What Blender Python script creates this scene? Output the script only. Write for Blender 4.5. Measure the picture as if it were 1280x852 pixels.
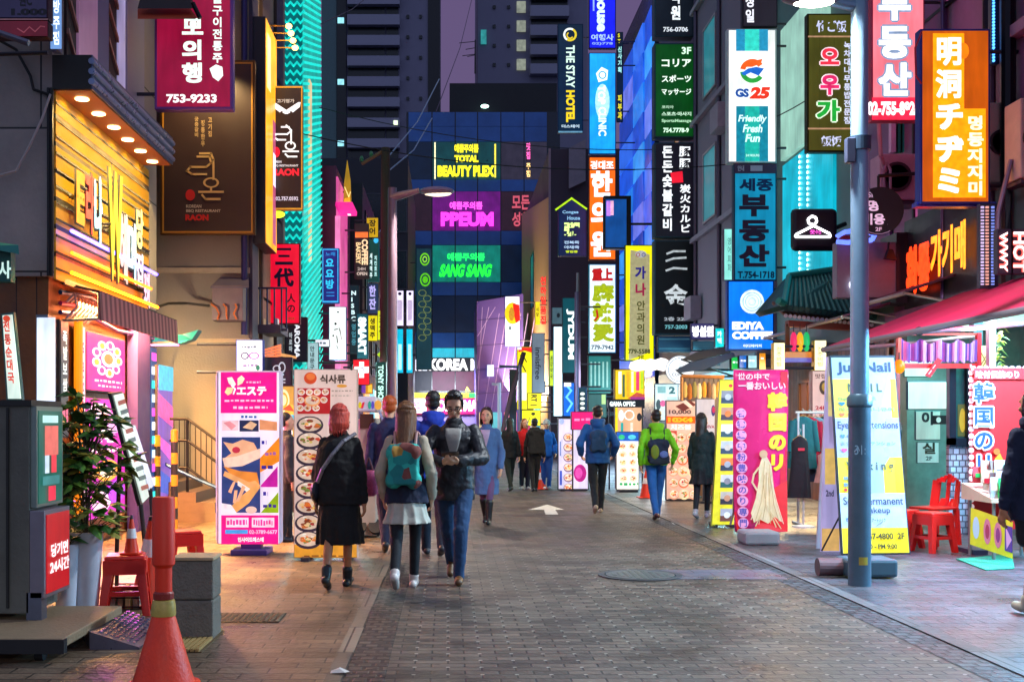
import bpy, math, random
from mathutils import Vector, Matrix
V = Vector
R = math.radians
random.seed(7)
S = bpy.context.scene
COL = S.collection
for o in list(bpy.data.objects):
    bpy.data.objects.remove(o)

# ---------------------------------------------------------------- camera, sky, exposure
F, CX, CY, EYE = 1422.0, 560.0, 530.0, 1.45      # pixels of a 1280 wide frame, level camera on a shift lens
cd = bpy.data.cameras.new('camera')
cd.sensor_width = 36
cd.lens = F / 1280 * 36
cd.shift_x = (640 - CX) / 1280
cd.shift_y = (CY - 426) / 1280
cd.clip_start = .1
cd.clip_end = 2000
cam = bpy.data.objects.new('camera', cd)
cam.location = (0, 0, EYE)
cam.rotation_euler = (R(90), 0, 0)
COL.objects.link(cam)
S.camera = cam
W = bpy.data.worlds.new('World')
S.world = W
W.use_nodes = True
nt = W.node_tree
nt.nodes.clear()
wo = nt.nodes.new('ShaderNodeOutputWorld')
bg = nt.nodes.new('ShaderNodeBackground')
sky = nt.nodes.new('ShaderNodeTexSky')
sky.sky_type = 'NISHITA'
sky.sun_disc = False
sky.sun_elevation = R(-4)
sky.sun_rotation = R(20)
cmb = nt.nodes.new('ShaderNodeMixRGB')
cmb.blend_type = 'ADD'
cmb.inputs[0].default_value = 1
# the city's glow in the night haze: violet over the street's end, blue green from the rest of the sky
gtc = nt.nodes.new('ShaderNodeTexCoord')
gsx = nt.nodes.new('ShaderNodeSeparateXYZ')
gmr = nt.nodes.new('ShaderNodeMapRange')
gmr.inputs['From Min'].default_value = .2
gmr.inputs['From Max'].default_value = .8
gmx = nt.nodes.new('ShaderNodeMixRGB')
gmx.inputs[1].default_value = (1.0, 1.2, 1.95, 1)
gmx.inputs[2].default_value = (.48, .31, .76, 1)
nt.links.new(gtc.outputs['Generated'], gsx.inputs[0])
nt.links.new(gsx.outputs[1], gmr.inputs['Value'])
nt.links.new(gmr.outputs[0], gmx.inputs[0])
nt.links.new(gmx.outputs[0], cmb.inputs[2])
bg.inputs[1].default_value = .2
nt.links.new(sky.outputs[0], cmb.inputs[1])
nt.links.new(cmb.outputs[0], bg.inputs[0])
nt.links.new(bg.outputs[0], wo.inputs[0])
S.view_settings.view_transform = 'Standard'
S.view_settings.look = 'None'
S.view_settings.gamma = 1
S.view_settings.exposure = .3
S.view_settings.use_curve_mapping = False
S.render.engine = 'CYCLES'
S.cycles.use_denoising = True
S.cycles.max_bounces = 5
S.cycles.diffuse_bounces = 3
S.cycles.glossy_bounces = 3
S.cycles.caustics_reflective = False
S.cycles.caustics_refractive = False
S.cycles.sample_clamp_indirect = 3
S.cycles.sample_clamp_direct = 12

def P(px, py, Y):
    return V(((px - CX) * Y / F, Y, EYE - (py - CY) * Y / F))
def gp(px, py):
    Y = F * EYE / (py - CY)
    return V(((px - CX) * Y / F, Y, 0))

# ---------------------------------------------------------------- materials
def lin(h):
    h = h.lstrip('#')
    if len(h) == 3:
        h = ''.join(c * 2 for c in h)
    c = [int(h[i:i + 2], 16) / 255 for i in (0, 2, 4)]
    return [x / 12.92 if x <= .04045 else ((x + .055) / 1.055) ** 2.4 for x in c]
_M = {}
def mat(h, r=.55, e=0., metal=0., n=.14, sc=5., bump=0., bs=40., samp=True, coat=0.):
    k = (h, r, e, metal, n, sc, bump, bs, samp, coat)
    if k in _M:
        return _M[k]
    m = bpy.data.materials.new('mat_' + h.strip('#'))
    m.use_nodes = True
    t = m.node_tree
    b = t.nodes['Principled BSDF']
    c = lin(h)
    L = t.links.new
    if e:
        # a lit surface: its light varies a little with the tubes behind it
        b.inputs['Base Color'].default_value = (c[0] * .5, c[1] * .5, c[2] * .5, 1)
        b.inputs['Roughness'].default_value = r
        b.inputs['Emission Color'].default_value = (*c, 1)
        b.inputs['Emission Strength'].default_value = e
        if samp:
            co = t.nodes.new('ShaderNodeTexCoord')
            no = t.nodes.new('ShaderNodeTexNoise')
            no.inputs['Scale'].default_value = 1.7
            mp = t.nodes.new('ShaderNodeMapping')
            mp.inputs['Scale'].default_value = (9, 9, 1.3)
            n2 = t.nodes.new('ShaderNodeTexNoise')       # grime streaks on the panel
            n2.inputs['Scale'].default_value = 1.5
            n2.inputs['Detail'].default_value = 6
            L(co.outputs['Object'], mp.inputs['Vector'])
            L(mp.outputs[0], n2.inputs['Vector'])
            ad = t.nodes.new('ShaderNodeMath')
            ad.operation = 'MULTIPLY_ADD'
            ad.inputs[1].default_value = .55
            L(n2.outputs['Fac'], ad.inputs[0])
            L(no.outputs['Fac'], ad.inputs[2])
            mr = t.nodes.new('ShaderNodeMapRange')
            mr.inputs['From Min'].default_value = .4
            mr.inputs['From Max'].default_value = 1.15
            mr.inputs['To Min'].default_value = e * .5
            mr.inputs['To Max'].default_value = e * 1.38
            L(co.outputs['Object'], no.inputs['Vector'])
            L(ad.outputs[0], mr.inputs['Value'])
            L(mr.outputs[0], b.inputs['Emission Strength'])
        else:
            m.cycles.emission_sampling = 'NONE'
            co = t.nodes.new('ShaderNodeTexCoord')
            no = t.nodes.new('ShaderNodeTexNoise')
            no.inputs['Scale'].default_value = 11
            no.inputs['Detail'].default_value = 4
            mr = t.nodes.new('ShaderNodeMapRange')
            mr.inputs['From Min'].default_value = .3
            mr.inputs['From Max'].default_value = .7
            mr.inputs['To Min'].default_value = e * .76
            mr.inputs['To Max'].default_value = e * 1.2
            L(co.outputs['Object'], no.inputs['Vector'])
            L(no.outputs['Fac'], mr.inputs['Value'])
            L(mr.outputs[0], b.inputs['Emission Strength'])
    else:
        co = t.nodes.new('ShaderNodeTexCoord')
        no = t.nodes.new('ShaderNodeTexNoise')
        no.inputs['Scale'].default_value = sc
        no.inputs['Detail'].default_value = 5
        no.inputs['Roughness'].default_value = .65
        mx = t.nodes.new('ShaderNodeMixRGB')
        mx.inputs[1].default_value = (*[x * (1 - 2 * n) for x in c], 1)
        mx.inputs[2].default_value = (*[min(1, x * (1 + 2 * n) + .004) for x in c], 1)
        L(co.outputs['Object'], no.inputs['Vector'])
        L(no.outputs['Fac'], mx.inputs[0])
        L(mx.outputs[0], b.inputs['Base Color'])
        mr = t.nodes.new('ShaderNodeMapRange')
        mr.inputs['To Min'].default_value = max(.05, r - .16)
        mr.inputs['To Max'].default_value = min(1, r + .16)
        L(no.outputs['Fac'], mr.inputs['Value'])
        L(mr.outputs[0], b.inputs['Roughness'])
        b.inputs['Metallic'].default_value = metal
        if coat:
            b.inputs['Coat Weight'].default_value = coat
        if bump:
            n2 = t.nodes.new('ShaderNodeTexNoise')
            n2.inputs['Scale'].default_value = bs
            n2.inputs['Detail'].default_value = 4
            bp = t.nodes.new('ShaderNodeBump')
            bp.inputs['Strength'].default_value = bump
            bp.inputs['Distance'].default_value = .02
            L(co.outputs['Object'], n2.inputs['Vector'])
            L(n2.outputs['Fac'], bp.inputs['Height'])
            L(bp.outputs[0], b.inputs['Normal'])
    _M[k] = m
    return m
def lit(h, e=1.):
    return mat(h, .35, e)
def ink(h, e=1.):
    return mat(h, .5, e, samp=False) if e else mat(h, .5, n=.05)
def cloth(h, bs=9., bump=.5):
    return mat(h, .85, n=.16, sc=7, bump=bump, bs=bs)
def patchmat(cols, scale=11):
    m = bpy.data.materials.new('patchwork')
    m.use_nodes = True
    t = m.node_tree
    b = t.nodes['Principled BSDF']
    b.inputs['Roughness'].default_value = .8
    L = t.links.new
    co = t.nodes.new('ShaderNodeTexCoord')
    vo = t.nodes.new('ShaderNodeTexVoronoi')
    vo.inputs['Scale'].default_value = scale
    sp = t.nodes.new('ShaderNodeSeparateColor')
    rp = t.nodes.new('ShaderNodeValToRGB')
    rp.color_ramp.interpolation = 'CONSTANT'
    el = rp.color_ramp.elements
    while len(el) < len(cols):
        el.new(.5)
    for i, c in enumerate(cols):
        el[i].position = i / len(cols)
        el[i].color = (*lin(c), 1)
    L(co.outputs['Object'], vo.inputs['Vector'])
    L(vo.outputs['Color'], sp.inputs[0])
    L(sp.outputs[0], rp.inputs[0])
    L(rp.outputs[0], b.inputs['Base Color'])
    return m
def hairmat(h):
    m = mat(h, .42, n=.0, sc=3, bump=.0).copy()
    t = m.node_tree
    b = t.nodes['Principled BSDF']
    c = lin(h)
    co = t.nodes.new('ShaderNodeTexCoord')
    mp = t.nodes.new('ShaderNodeMapping')
    mp.inputs['Scale'].default_value = (1, 1, .07)
    no = t.nodes.new('ShaderNodeTexNoise')
    no.inputs['Scale'].default_value = 130
    no.inputs['Detail'].default_value = 3
    rp = t.nodes.new('ShaderNodeMixRGB')
    rp.inputs[1].default_value = (*[x * .35 for x in c], 1)
    rp.inputs[2].default_value = (*[min(1, x * 1.9 + .004) for x in c], 1)
    bp = t.nodes.new('ShaderNodeBump')
    bp.inputs['Strength'].default_value = .5
    bp.inputs['Distance'].default_value = .01
    L = t.links.new
    L(co.outputs['Object'], mp.inputs['Vector'])
    L(mp.outputs[0], no.inputs['Vector'])
    L(no.outputs['Fac'], rp.inputs[0])
    L(rp.outputs[0], b.inputs['Base Color'])
    L(no.outputs['Fac'], bp.inputs['Height'])
    L(bp.outputs[0], b.inputs['Normal'])
    return m
def clearmat():
    m = bpy.data.materials.new('clear_lens')
    m.use_nodes = True
    t = m.node_tree
    o = t.nodes['Material Output']
    g = t.nodes['Principled BSDF']
    g.inputs['Base Color'].default_value = (.02, .02, .02, 1)
    g.inputs['Roughness'].default_value = .05
    tr = t.nodes.new('ShaderNodeBsdfTransparent')
    mx = t.nodes.new('ShaderNodeMixShader')
    mx.inputs[0].default_value = .1
    t.links.new(tr.outputs[0], mx.inputs[1])
    t.links.new(g.outputs[0], mx.inputs[2])
    t.links.new(mx.outputs[0], o.inputs['Surface'])
    return m
def metal(h, r=.4):
    return mat(h, r, metal=.6, n=.1, sc=9)
def tilemat(h, mortar, bw, rh, ms, r=.6, off=.5, plane='xy', var=.35, dots=None, bump=.5, blotch=.35):
    """brick / tile / plank pattern in metres on one plane of object space"""
    k = ('T', h, mortar, bw, rh, ms, r, off, plane, var, dots, bump, blotch)
    if k in _M:
        return _M[k]
    m = bpy.data.materials.new('tiles_' + h.strip('#'))
    m.use_nodes = True
    t = m.node_tree
    L = t.links.new
    N = t.nodes.new
    b = t.nodes['Principled BSDF']
    co = N('ShaderNodeTexCoord')
    sp = N('ShaderNodeSeparateXYZ')
    L(co.outputs['Object'], sp.inputs[0])
    cb = N('ShaderNodeCombineXYZ')
    ax = {'x': 0, 'y': 1, 'z': 2}
    L(sp.outputs[ax[plane[0]]], cb.inputs[0])
    L(sp.outputs[ax[plane[1]]], cb.inputs[1])
    br = N('ShaderNodeTexBrick')
    br.offset = off
    br.inputs['Scale'].default_value = 1
    br.inputs['Brick Width'].default_value = bw
    br.inputs['Row Height'].default_value = rh
    br.inputs['Mortar Size'].default_value = ms
    br.inputs['Mortar Smooth'].default_value = .3
    c = lin(h)
    br.inputs['Color1'].default_value = (*[x * (1 - var) for x in c], 1)
    br.inputs['Color2'].default_value = (*[x * (1 + var) for x in c], 1)
    br.inputs['Mortar'].default_value = (*lin(mortar), 1)
    L(cb.outputs[0], br.inputs['Vector'])
    no = N('ShaderNodeTexNoise')
    no.inputs['Scale'].default_value = .9
    no.inputs['Detail'].default_value = 7
    no.inputs['Roughness'].default_value = .7
    L(co.outputs['Object'], no.inputs['Vector'])
    mr = N('ShaderNodeMapRange')
    mr.inputs['From Min'].default_value = .3
    mr.inputs['From Max'].default_value = .7
    mr.inputs['To Min'].default_value = 1 - blotch
    mr.inputs['To Max'].default_value = 1 + blotch
    L(no.outputs['Fac'], mr.inputs['Value'])
    mu = N('ShaderNodeMixRGB')
    mu.blend_type = 'MULTIPLY'
    mu.inputs[0].default_value = 1
    L(br.outputs['Color'], mu.inputs[1])
    L(mr.outputs[0], mu.inputs[2])
    col = mu.outputs[0]
    if dots:
        px, py, rad, dc = dots
        def m2(op, a, bb):
            q = N('ShaderNodeMath')
            q.operation = op
            for i, x in enumerate((a, bb)):
                if isinstance(x, (int, float)):
                    q.inputs[i].default_value = x
                elif x is not None:
                    L(x, q.inputs[i])
            return q.outputs[0]
        fx = m2('SUBTRACT', m2('PINGPONG', sp.outputs[0], px / 2), 0)
        fy = m2('SUBTRACT', m2('PINGPONG', sp.outputs[1], py / 2), 0)
        d = m2('SQRT', m2('ADD', m2('MULTIPLY', fx, fx), m2('MULTIPLY', fy, fy)), None)
        n3 = N('ShaderNodeTexNoise')
        n3.inputs['Scale'].default_value = 2.3
        n3.inputs['Detail'].default_value = 6
        L(co.outputs['Object'], n3.inputs['Vector'])
        f = m2('MULTIPLY', m2('LESS_THAN', d, rad), m2('GREATER_THAN', n3.outputs['Fac'], .36))
        f = m2('MULTIPLY', f, .8)
        m3 = N('ShaderNodeMixRGB')
        L(f, m3.inputs[0])
        L(col, m3.inputs[1])
        m3.inputs[2].default_value = (*lin(dc), 1)
        col = m3.outputs[0]
    if dots or blotch > .42:
        n6 = N('ShaderNodeTexNoise')      # gum spots and drips
        n6.inputs['Scale'].default_value = 7
        n6.inputs['Detail'].default_value = 3
        L(co.outputs['Object'], n6.inputs['Vector'])
        r6 = N('ShaderNodeMapRange')
        r6.inputs['From Min'].default_value = .62
        r6.inputs['From Max'].default_value = .7
        r6.inputs['To Max'].default_value = .6
        L(n6.outputs['Fac'], r6.inputs['Value'])
        m6 = N('ShaderNodeMixRGB')
        L(r6.outputs[0], m6.inputs[0])
        L(col, m6.inputs[1])
        m6.inputs[2].default_value = (*[x * .28 for x in c], 1)
        col = m6.outputs[0]
    L(col, b.inputs['Base Color'])
    m4 = N('ShaderNodeMapRange')
    m4.inputs['From Min'].default_value = .3
    m4.inputs['From Max'].default_value = .7
    m4.inputs['To Min'].default_value = max(.1, r - .22)
    m4.inputs['To Max'].default_value = min(1, r + .22)
    L(no.outputs['Fac'], m4.inputs['Value'])
    L(m4.outputs[0], b.inputs['Roughness'])
    if bump:
        bp = N('ShaderNodeBump')
        bp.inputs['Strength'].default_value = bump
        bp.inputs['Distance'].default_value = .01
        ad = N('ShaderNodeMath')
        ad.operation = 'MULTIPLY_ADD'
        n5 = N('ShaderNodeTexNoise')
        n5.inputs['Scale'].default_value = 22
        n5.inputs['Detail'].default_value = 5
        L(co.outputs['Object'], n5.inputs['Vector'])
        L(br.outputs['Fac'], ad.inputs[0])
        ad.inputs[1].default_value = -.8
        L(n5.outputs['Fac'], ad.inputs[2])
        L(ad.outputs[0], bp.inputs['Height'])
        L(bp.outputs[0], b.inputs['Normal'])
    _M[k] = m
    return m

# ---------------------------------------------------------------- mesh collecting
WO = {}
_G = {}
def glyphs(s, b):
    # heavy strokes of dense characters are thickened by shifted copies, which never break their fill
    if b > .03 and any(ord(ch) > 0x2e80 for ch in s):
        vs, fs = glyphs(s, .018)
        d = b - .018
        n = 4 if d < .05 else 8
        V2, F2 = list(vs), list(fs)
        for i in range(n):
            a = 6.28319 * (i + .5) / n
            o_ = len(V2)
            V2 += [(x + d * math.cos(a), y + d * math.sin(a)) for x, y in vs]
            F2 += [tuple(q + o_ for q in f) for f in fs]
        return V2, F2
    if (s, b) not in _G:
        c = bpy.data.curves.new('t', 'FONT')
        c.body = s
        c.offset = b
        c.resolution_u = 3
        o = bpy.data.objects.new('t', c)
        m = bpy.data.meshes.new_from_object(o)
        vs = [(v.co.x, v.co.y) for v in m.vertices]
        fs = [tuple(p.vertices) for p in m.polygons]
        bpy.data.objects.remove(o)
        bpy.data.meshes.remove(m)
        bpy.data.curves.remove(c)
        _G[(s, b)] = (vs, fs)
    return _G[(s, b)]
class MB:
    def __init__(s):
        s.v, s.f, s.m, s.ms = [], [], [], []
    def mi(s, m):
        if m not in s.ms:
            s.ms.append(m)
        return s.ms.index(m)
    def add(s, vs, fs, m):
        n = len(s.v)
        s.v += [V(v) for v in vs]
        k = s.mi(m)
        for f in fs:
            s.f.append([i + n for i in f])
            s.m.append(k)
        return s
    def box(s, a, b, m):
        x0, x1 = sorted((a[0], b[0])); y0, y1 = sorted((a[1], b[1])); z0, z1 = sorted((a[2], b[2]))
        return s.add([(x0, y0, z0), (x1, y0, z0), (x1, y1, z0), (x0, y1, z0), (x0, y0, z1), (x1, y0, z1), (x1, y1, z1), (x0, y1, z1)],
                     [(3, 2, 1, 0), (4, 5, 6, 7), (0, 1, 5, 4), (1, 2, 6, 5), (2, 3, 7, 6), (3, 0, 4, 7)], m)
    def hexa(s, p, m):       # eight corners, bottom four then top four
        return s.add(p, [(3, 2, 1, 0), (4, 5, 6, 7), (0, 1, 5, 4), (1, 2, 6, 5), (2, 3, 7, 6), (3, 0, 4, 7)], m)
    def poly(s, pts, m):
        return s.add(pts, [tuple(range(len(pts)))], m)
    def slab(s, pts, off, m):   # polygon given thickness along off
        n = len(pts)
        o = V(off)
        vs = [V(p) for p in pts] + [V(p) + o for p in pts]
        return s.add(vs, [tuple(range(n)), tuple(range(2 * n - 1, n - 1, -1))] + [(i, (i + 1) % n + 0, (i + 1) % n + n, i + n) for i in range(n)], m)
    def cyl(s, a, b, r0, r1=None, m=None, seg=12):
        a, b = V(a), V(b)
        r1 = r0 if r1 is None else r1
        d = (b - a).normalized()
        u = d.orthogonal().normalized()
        w = d.cross(u)
        vs = []
        for p, r in ((a, r0), (b, r1)):
            vs += [p + (u * math.cos(6.28319 * i / seg) + w * math.sin(6.28319 * i / seg)) * r for i in range(seg)]
        return s.add(vs, [(i, (i + 1) % seg, (i + 1) % seg + seg, i + seg) for i in range(seg)] + [tuple(range(seg - 1, -1, -1)), tuple(range(seg, 2 * seg))], m)
    def tube(s, pts, r, m, seg=8):
        for a, b in zip(pts, pts[1:]):
            s.cyl(a, b, r, r, m, seg)
        return s
    def lathe(s, prof, c, m, seg=20, sx=1, sy=1):
        c = V(c)
        vs = []
        for r, z in prof:
            vs += [c + V((r * sx * math.cos(6.28319 * i / seg), r * sy * math.sin(6.28319 * i / seg), z)) for i in range(seg)]
        fs = []
        for k in range(len(prof) - 1):
            fs += [(k * seg + i, k * seg + (i + 1) % seg, (k + 1) * seg + (i + 1) % seg, (k + 1) * seg + i) for i in range(seg)]
        fs += [tuple(range(seg - 1, -1, -1)), tuple(range((len(prof) - 1) * seg, len(prof) * seg))]
        return s.add(vs, fs, m)
    def ell(s, c, r, m, seg=14, rings=8, rot=None):
        c = V(c)
        vs, fs = [], []
        for j in range(rings + 1):
            th = math.pi * j / rings
            for i in range(seg):
                ph = 6.28319 * i / seg
                p = V((r[0] * math.sin(th) * math.cos(ph), r[1] * math.sin(th) * math.sin(ph), r[2] * math.cos(th)))
                if rot:
                    p = rot @ p
                vs.append(c + p)
        for j in range(rings):
            for i in range(seg):
                fs.append((j * seg + i, (j + 1) * seg + i, (j + 1) * seg + (i + 1) % seg, j * seg + (i + 1) % seg))
        return s.add(vs, fs, m)
    def art(s, fr, items, e=0., h=.004, dh=.0009):
        """flat print on a board: fr(x, y, height) turns board coordinates into a point"""
        for k, it in enumerate(items):
            z = h + dh * k
            q = it[0]
            if q == 't':
                txt, (x0, y0, x1, y1), c = it[1:4]
                o = it[4] if len(it) > 4 else {}
                m = ink(c, o.get('e', e))
                b = o.get('b', .03)
                if o.get('v'):
                    n = len(txt)
                    ch = (y1 - y0) / n
                    for i, g in enumerate(txt):
                        vs, fs = glyphs(g, b)
                        if vs:
                            nb = len(glyphs(g, .018)[0]) if b > .03 and ord(g) > 0x2e80 else 10 ** 9
                            s.add([fr(x0 + (x1 - x0) * (.5 + (a - .5) * .92), y0 + ch * (i + .5 + (.36 - bb) * .9), z + dh * .09 * (k2 // nb)) for k2, (a, bb) in enumerate(vs)], fs, m)
                else:
                    vs, fs = glyphs(txt, b)
                    if not vs:
                        continue
                    ax = [a for a, _ in vs]; ay = [a for _, a in vs]
                    a0, a1, b0, b1 = min(ax), max(ax), min(ay), max(ay)
                    if txt in '一ー-':
                        b0, b1 = -.1, .9
                    out = []
                    nb = len(glyphs(txt, .018)[0]) if b > .03 and any(ord(ch) > 0x2e80 for ch in txt) else 10 ** 9
                    z0_ = z
                    for k2, (a, bb) in enumerate(vs):
                        z = z0_ + dh * .09 * (k2 // nb)
                        u, w = (a - a0) / max(a1 - a0, 1e-6), (bb - b0) / max(b1 - b0, 1e-6)
                        rt = o.get('rot', 0)
                        if rt == 90:
                            out.append(fr(x0 + w * (x1 - x0), y0 + u * (y1 - y0), z))
                        elif rt == 30:      # slanted italic
                            out.append(fr(x0 + (u + .0) * (x1 - x0) + (w - .5) * o.get('sk', .2) * (y1 - y0), y1 - w * (y1 - y0), z))
                        elif rt == 'rise':  # climbing baseline
                            out.append(fr(x0 + u * (x1 - x0), y1 - w * (y1 - y0) + (.5 - u) * o.get('dy', 0), z))
                        else:
                            out.append(fr(x0 + u * (x1 - x0), y1 - w * (y1 - y0), z))
                    s.add(out, fs, m)
            elif q == 'r':
                x0, y0, x1, y1 = it[1]
                s.add([fr(x0, y1, z), fr(x1, y1, z), fr(x1, y0, z), fr(x0, y0, z)], [(0, 1, 2, 3)], ink(it[2], it[3] if len(it) > 3 else e))
            elif q == 'e':
                x0, y0, x1, y1 = it[1]
                n = 20
                s.add([fr((x0 + x1) / 2 + (x1 - x0) / 2 * math.cos(6.2832 * i / n), (y0 + y1) / 2 - (y1 - y0) / 2 * math.sin(6.2832 * i / n), z) for i in range(n)], [tuple(range(n))], ink(it[2], it[3] if len(it) > 3 else e))
            elif q == 'o':       # ring or arc: bbox, colour, relative width, start, end (degrees)
                x0, y0, x1, y1 = it[1]
                wd = it[3]
                a0, a1 = (it[4], it[5]) if len(it) > 4 else (0, 360)
                n = 22
                vs = []
                for i in range(n + 1):
                    a = R(a0 + (a1 - a0) * i / n)
                    for f in (1, 1 - wd):
                        vs.append(fr((x0 + x1) / 2 + (x1 - x0) / 2 * f * math.cos(a), (y0 + y1) / 2 - (y1 - y0) / 2 * f * math.sin(a), z))
                s.add(vs, [(2 * i, 2 * i + 2, 2 * i + 3, 2 * i + 1) for i in range(n)], ink(it[2], e))
            elif q == 'p':
                s.add([fr(x, y, z) for x, y in it[1]], [tuple(range(len(it[1])))], ink(it[2], it[3] if len(it) > 3 else e))
            elif q == 'l':       # stroke: points, colour, width
                w = it[3] / 2
                for (xa, ya), (xb, yb) in zip(it[1], it[1][1:]):
                    d = math.hypot(xb - xa, yb - ya) or 1
                    nx, ny = -(yb - ya) / d * w, (xb - xa) / d * w
                    ex, ey = (xb - xa) / d * w * .8, (yb - ya) / d * w * .8
                    s.add([fr(xa + nx - ex, ya + ny - ey, z), fr(xa - nx - ex, ya - ny - ey, z), fr(xb - nx + ex, yb - ny + ey, z), fr(xb + nx + ex, yb + ny + ey, z)], [(0, 1, 2, 3)], ink(it[2], e))
        return s
    def build(s, name, parent=None, label=None, cat=None, group=None, kind=None, smooth=False, bev=0., local=False, loc=None, auto=35):
        me = bpy.data.meshes.new(name)
        if parent is not None:
            org = V((0, 0, 0)) if local else WO[parent.name]
        elif loc is not None:
            org = V(loc)
        elif kind == 'structure' or kind == 'stuff' or not s.v:
            org = V((0, 0, 0))
        else:
            lo = [min(v[i] for v in s.v) for i in range(3)]; hi = [max(v[i] for v in s.v) for i in range(3)]
            org = V(((lo[0] + hi[0]) / 2, (lo[1] + hi[1]) / 2, lo[2]))
        sub = V((0, 0, 0)) if (local and parent is None) else org
        me.from_pydata([v - sub for v in s.v], [], s.f)
        for m in s.ms:
            me.materials.append(m)
        me.polygons.foreach_set('material_index', s.m)
        o = bpy.data.objects.new(name, me)
        COL.objects.link(o)
        if smooth:
            me.polygons.foreach_set('use_smooth', [True] * len(me.polygons))
            try:
                me.set_sharp_from_angle(angle=R(auto))
            except Exception:
                pass
        if parent is not None:
            o.parent = parent
            WO[o.name] = WO[parent.name] if not local else V((0, 0, 0))
        else:
            o.location = org
            WO[o.name] = org.copy()
        if bev:
            b = o.modifiers.new('b', 'BEVEL')
            b.width = bev
            b.segments = 2
            b.limit_method = 'ANGLE'
        tag(o, label, cat, group, kind)
        return o
def tag(o, label=None, cat=None, group=None, kind=None):
    for k, v in (('label', label), ('category', cat), ('group', group), ('kind', kind)):
        if v:
            o[k] = v
def thing(name, label, cat, loc, rz=0, group=None):
    o = bpy.data.objects.new(name, None)
    o.empty_display_size = .1
    COL.objects.link(o)
    o.location = loc
    o.rotation_euler = (0, 0, rz)
    WO[o.name] = V(loc)
    tag(o, label, cat, group)
    return o
def copy_thing(o, loc, rz=None, label=None, parent=None):
    c = o.copy()
    COL.objects.link(c)
    if parent is None:
        c.location = loc
        if rz is not None:
            c.rotation_euler = (0, 0, rz)
        if label:
            c['label'] = label
    else:
        c.parent = parent
    for ch in o.children:
        copy_thing(ch, None, parent=c)
    return c
def front(Y):
    return lambda x, y, h=0.: P(x, y, Y) - V((0, h, 0))
def plane(O, U, Vd, N):
    O, U, Vd, N = V(O), V(U), V(Vd), V(N).normalized()
    return lambda x, y, h=0.: O + U * x + Vd * y + N * h
def T(s, x0, y0, x1, y1, c, **o):
    return ('t', s, (x0, y0, x1, y1), c, o)
def Bx(x0, y0, x1, y1, c):
    return ('r', (x0, y0, x1, y1), c)
def El(x0, y0, x1, y1, c):
    return ('e', (x0, y0, x1, y1), c)
def squiggle(x0, y0, x1, y1, c, n=8, seed=1):
    """rows of tiny unreadable print, as the photo shows it"""
    r = random.Random(seed)
    out = []
    x = x0
    while x < x1:
        w = (x1 - x0) / n * r.uniform(.5, 1)
        out.append(('r', (x, y0 + (y1 - y0) * r.uniform(0, .25), min(x + w, x1), y1 - (y1 - y0) * r.uniform(0, .25)), c))
        x += w + (x1 - x0) / n * .3
    return out
def food(x0, y0, x1, y1, seed, rim='#3a2a3a'):
    r = random.Random(seed)
    w, h = x1 - x0, y1 - y0
    out = [El(x0, y0, x1, y1, rim), El(x0 + w * .08, y0 + h * .07, x1 - w * .08, y1 - h * .16, '#e8c8b0')]
    for i in range(15):
        a, d = r.uniform(0, 6.28), r.uniform(.0, .33) ** .8 * .75
        cx, cy, q = x0 + w * (.5 + d * math.cos(a)), y0 + h * (.46 + d * .85 * math.sin(a)), r.uniform(.05, .15)
        pts = []
        for t_ in range(9):
            f = r.uniform(.55, 1.15)
            pts.append((cx + w * q * f * math.cos(-6.28 * t_ / 9), cy + h * q * f * math.sin(-6.28 * t_ / 9) * .8))
        out.append(('p', pts, r.choice(['#e8742a', '#d8452a', '#f0a848', '#d8c060', '#7a8a3a', '#f4e4d0', '#b03030', '#8a3a1c', '#c86a30', '#f0c890'])))
    out.append(El(x0 + w * .3, y0 + h * .14, x0 + w * .45, y0 + h * .2, '#fff4ec'))
    return out
def sign(label, rect, Y, face, items=(), t=.16, E=1., fr='#1b1c22', wall=None, name='hanging_sign', cat='sign', group=None, inset=.035, post=False, letters='lettering', le=None, bars=2):
    """a board facing down the street: housing, lit face, print and the brackets that carry it"""
    x0, y0, x1, y1 = rect
    a, b = P(x0, y1, Y), P(x1, y0, Y)
    ro = thing(name, label, cat, ((a.x + b.x) / 2, Y + t / 2, a.z), group=group)
    MB().box((a.x, Y, a.z), (b.x, Y + t, b.z), metal(fr, .5)).build('housing', ro, bev=.012)
    d = min(b.x - a.x, b.z - a.z) * inset
    fm = lit(face, E) if E else mat(face, .5, n=.1, sc=3)
    MB().box((a.x + d, Y - .008, a.z + d), (b.x - d, Y + .01, b.z - d), fm).build('face', ro)
    if E > .55 and wall is not None and t < .3:      # lightboxes over the street glow on both sides
        MB().box((a.x + d, Y + t - .01, a.z + d), (b.x - d, Y + t + .008, b.z - d), fm).build('rear_face', ro)
    if items:
        MB().art(front(Y - .008), items, (E * 1.1 if le is None else le)).build(letters, ro)
    if wall is not None:
        near = b.x if wall > b.x else a.x
        wall = max(near - .8, min(near + .8, wall))
        for k in range(bars):
            z = a.z + (b.z - a.z) * (.12 + .76 * k / max(1, bars - 1))
            MB().cyl((near, Y + t / 2, z), (wall, Y + t / 2, z), .025, .025, metal('#4a4850'), 8).build('bracket', ro)
    if post:
        q = MB()
        for x in (a.x + .04, b.x - .04):
            q.cyl((x, Y + t / 2, .008), (x, Y + t / 2, a.z + .01), .018, .018, metal('#4a4850'), 8)
        q.build('post', ro)
    return ro
def wallbox(name, label, x0, x1, y0, y1, z0, z1, m, extra=None):
    """a building volume with its root at the ground"""
    ro = thing(name, label, 'building', ((x0 + x1) / 2, (y0 + y1) / 2, 0))
    MB().box((x0, y0, z0), (x1, y1, z1), m).build('wall', ro)
    return ro
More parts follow.
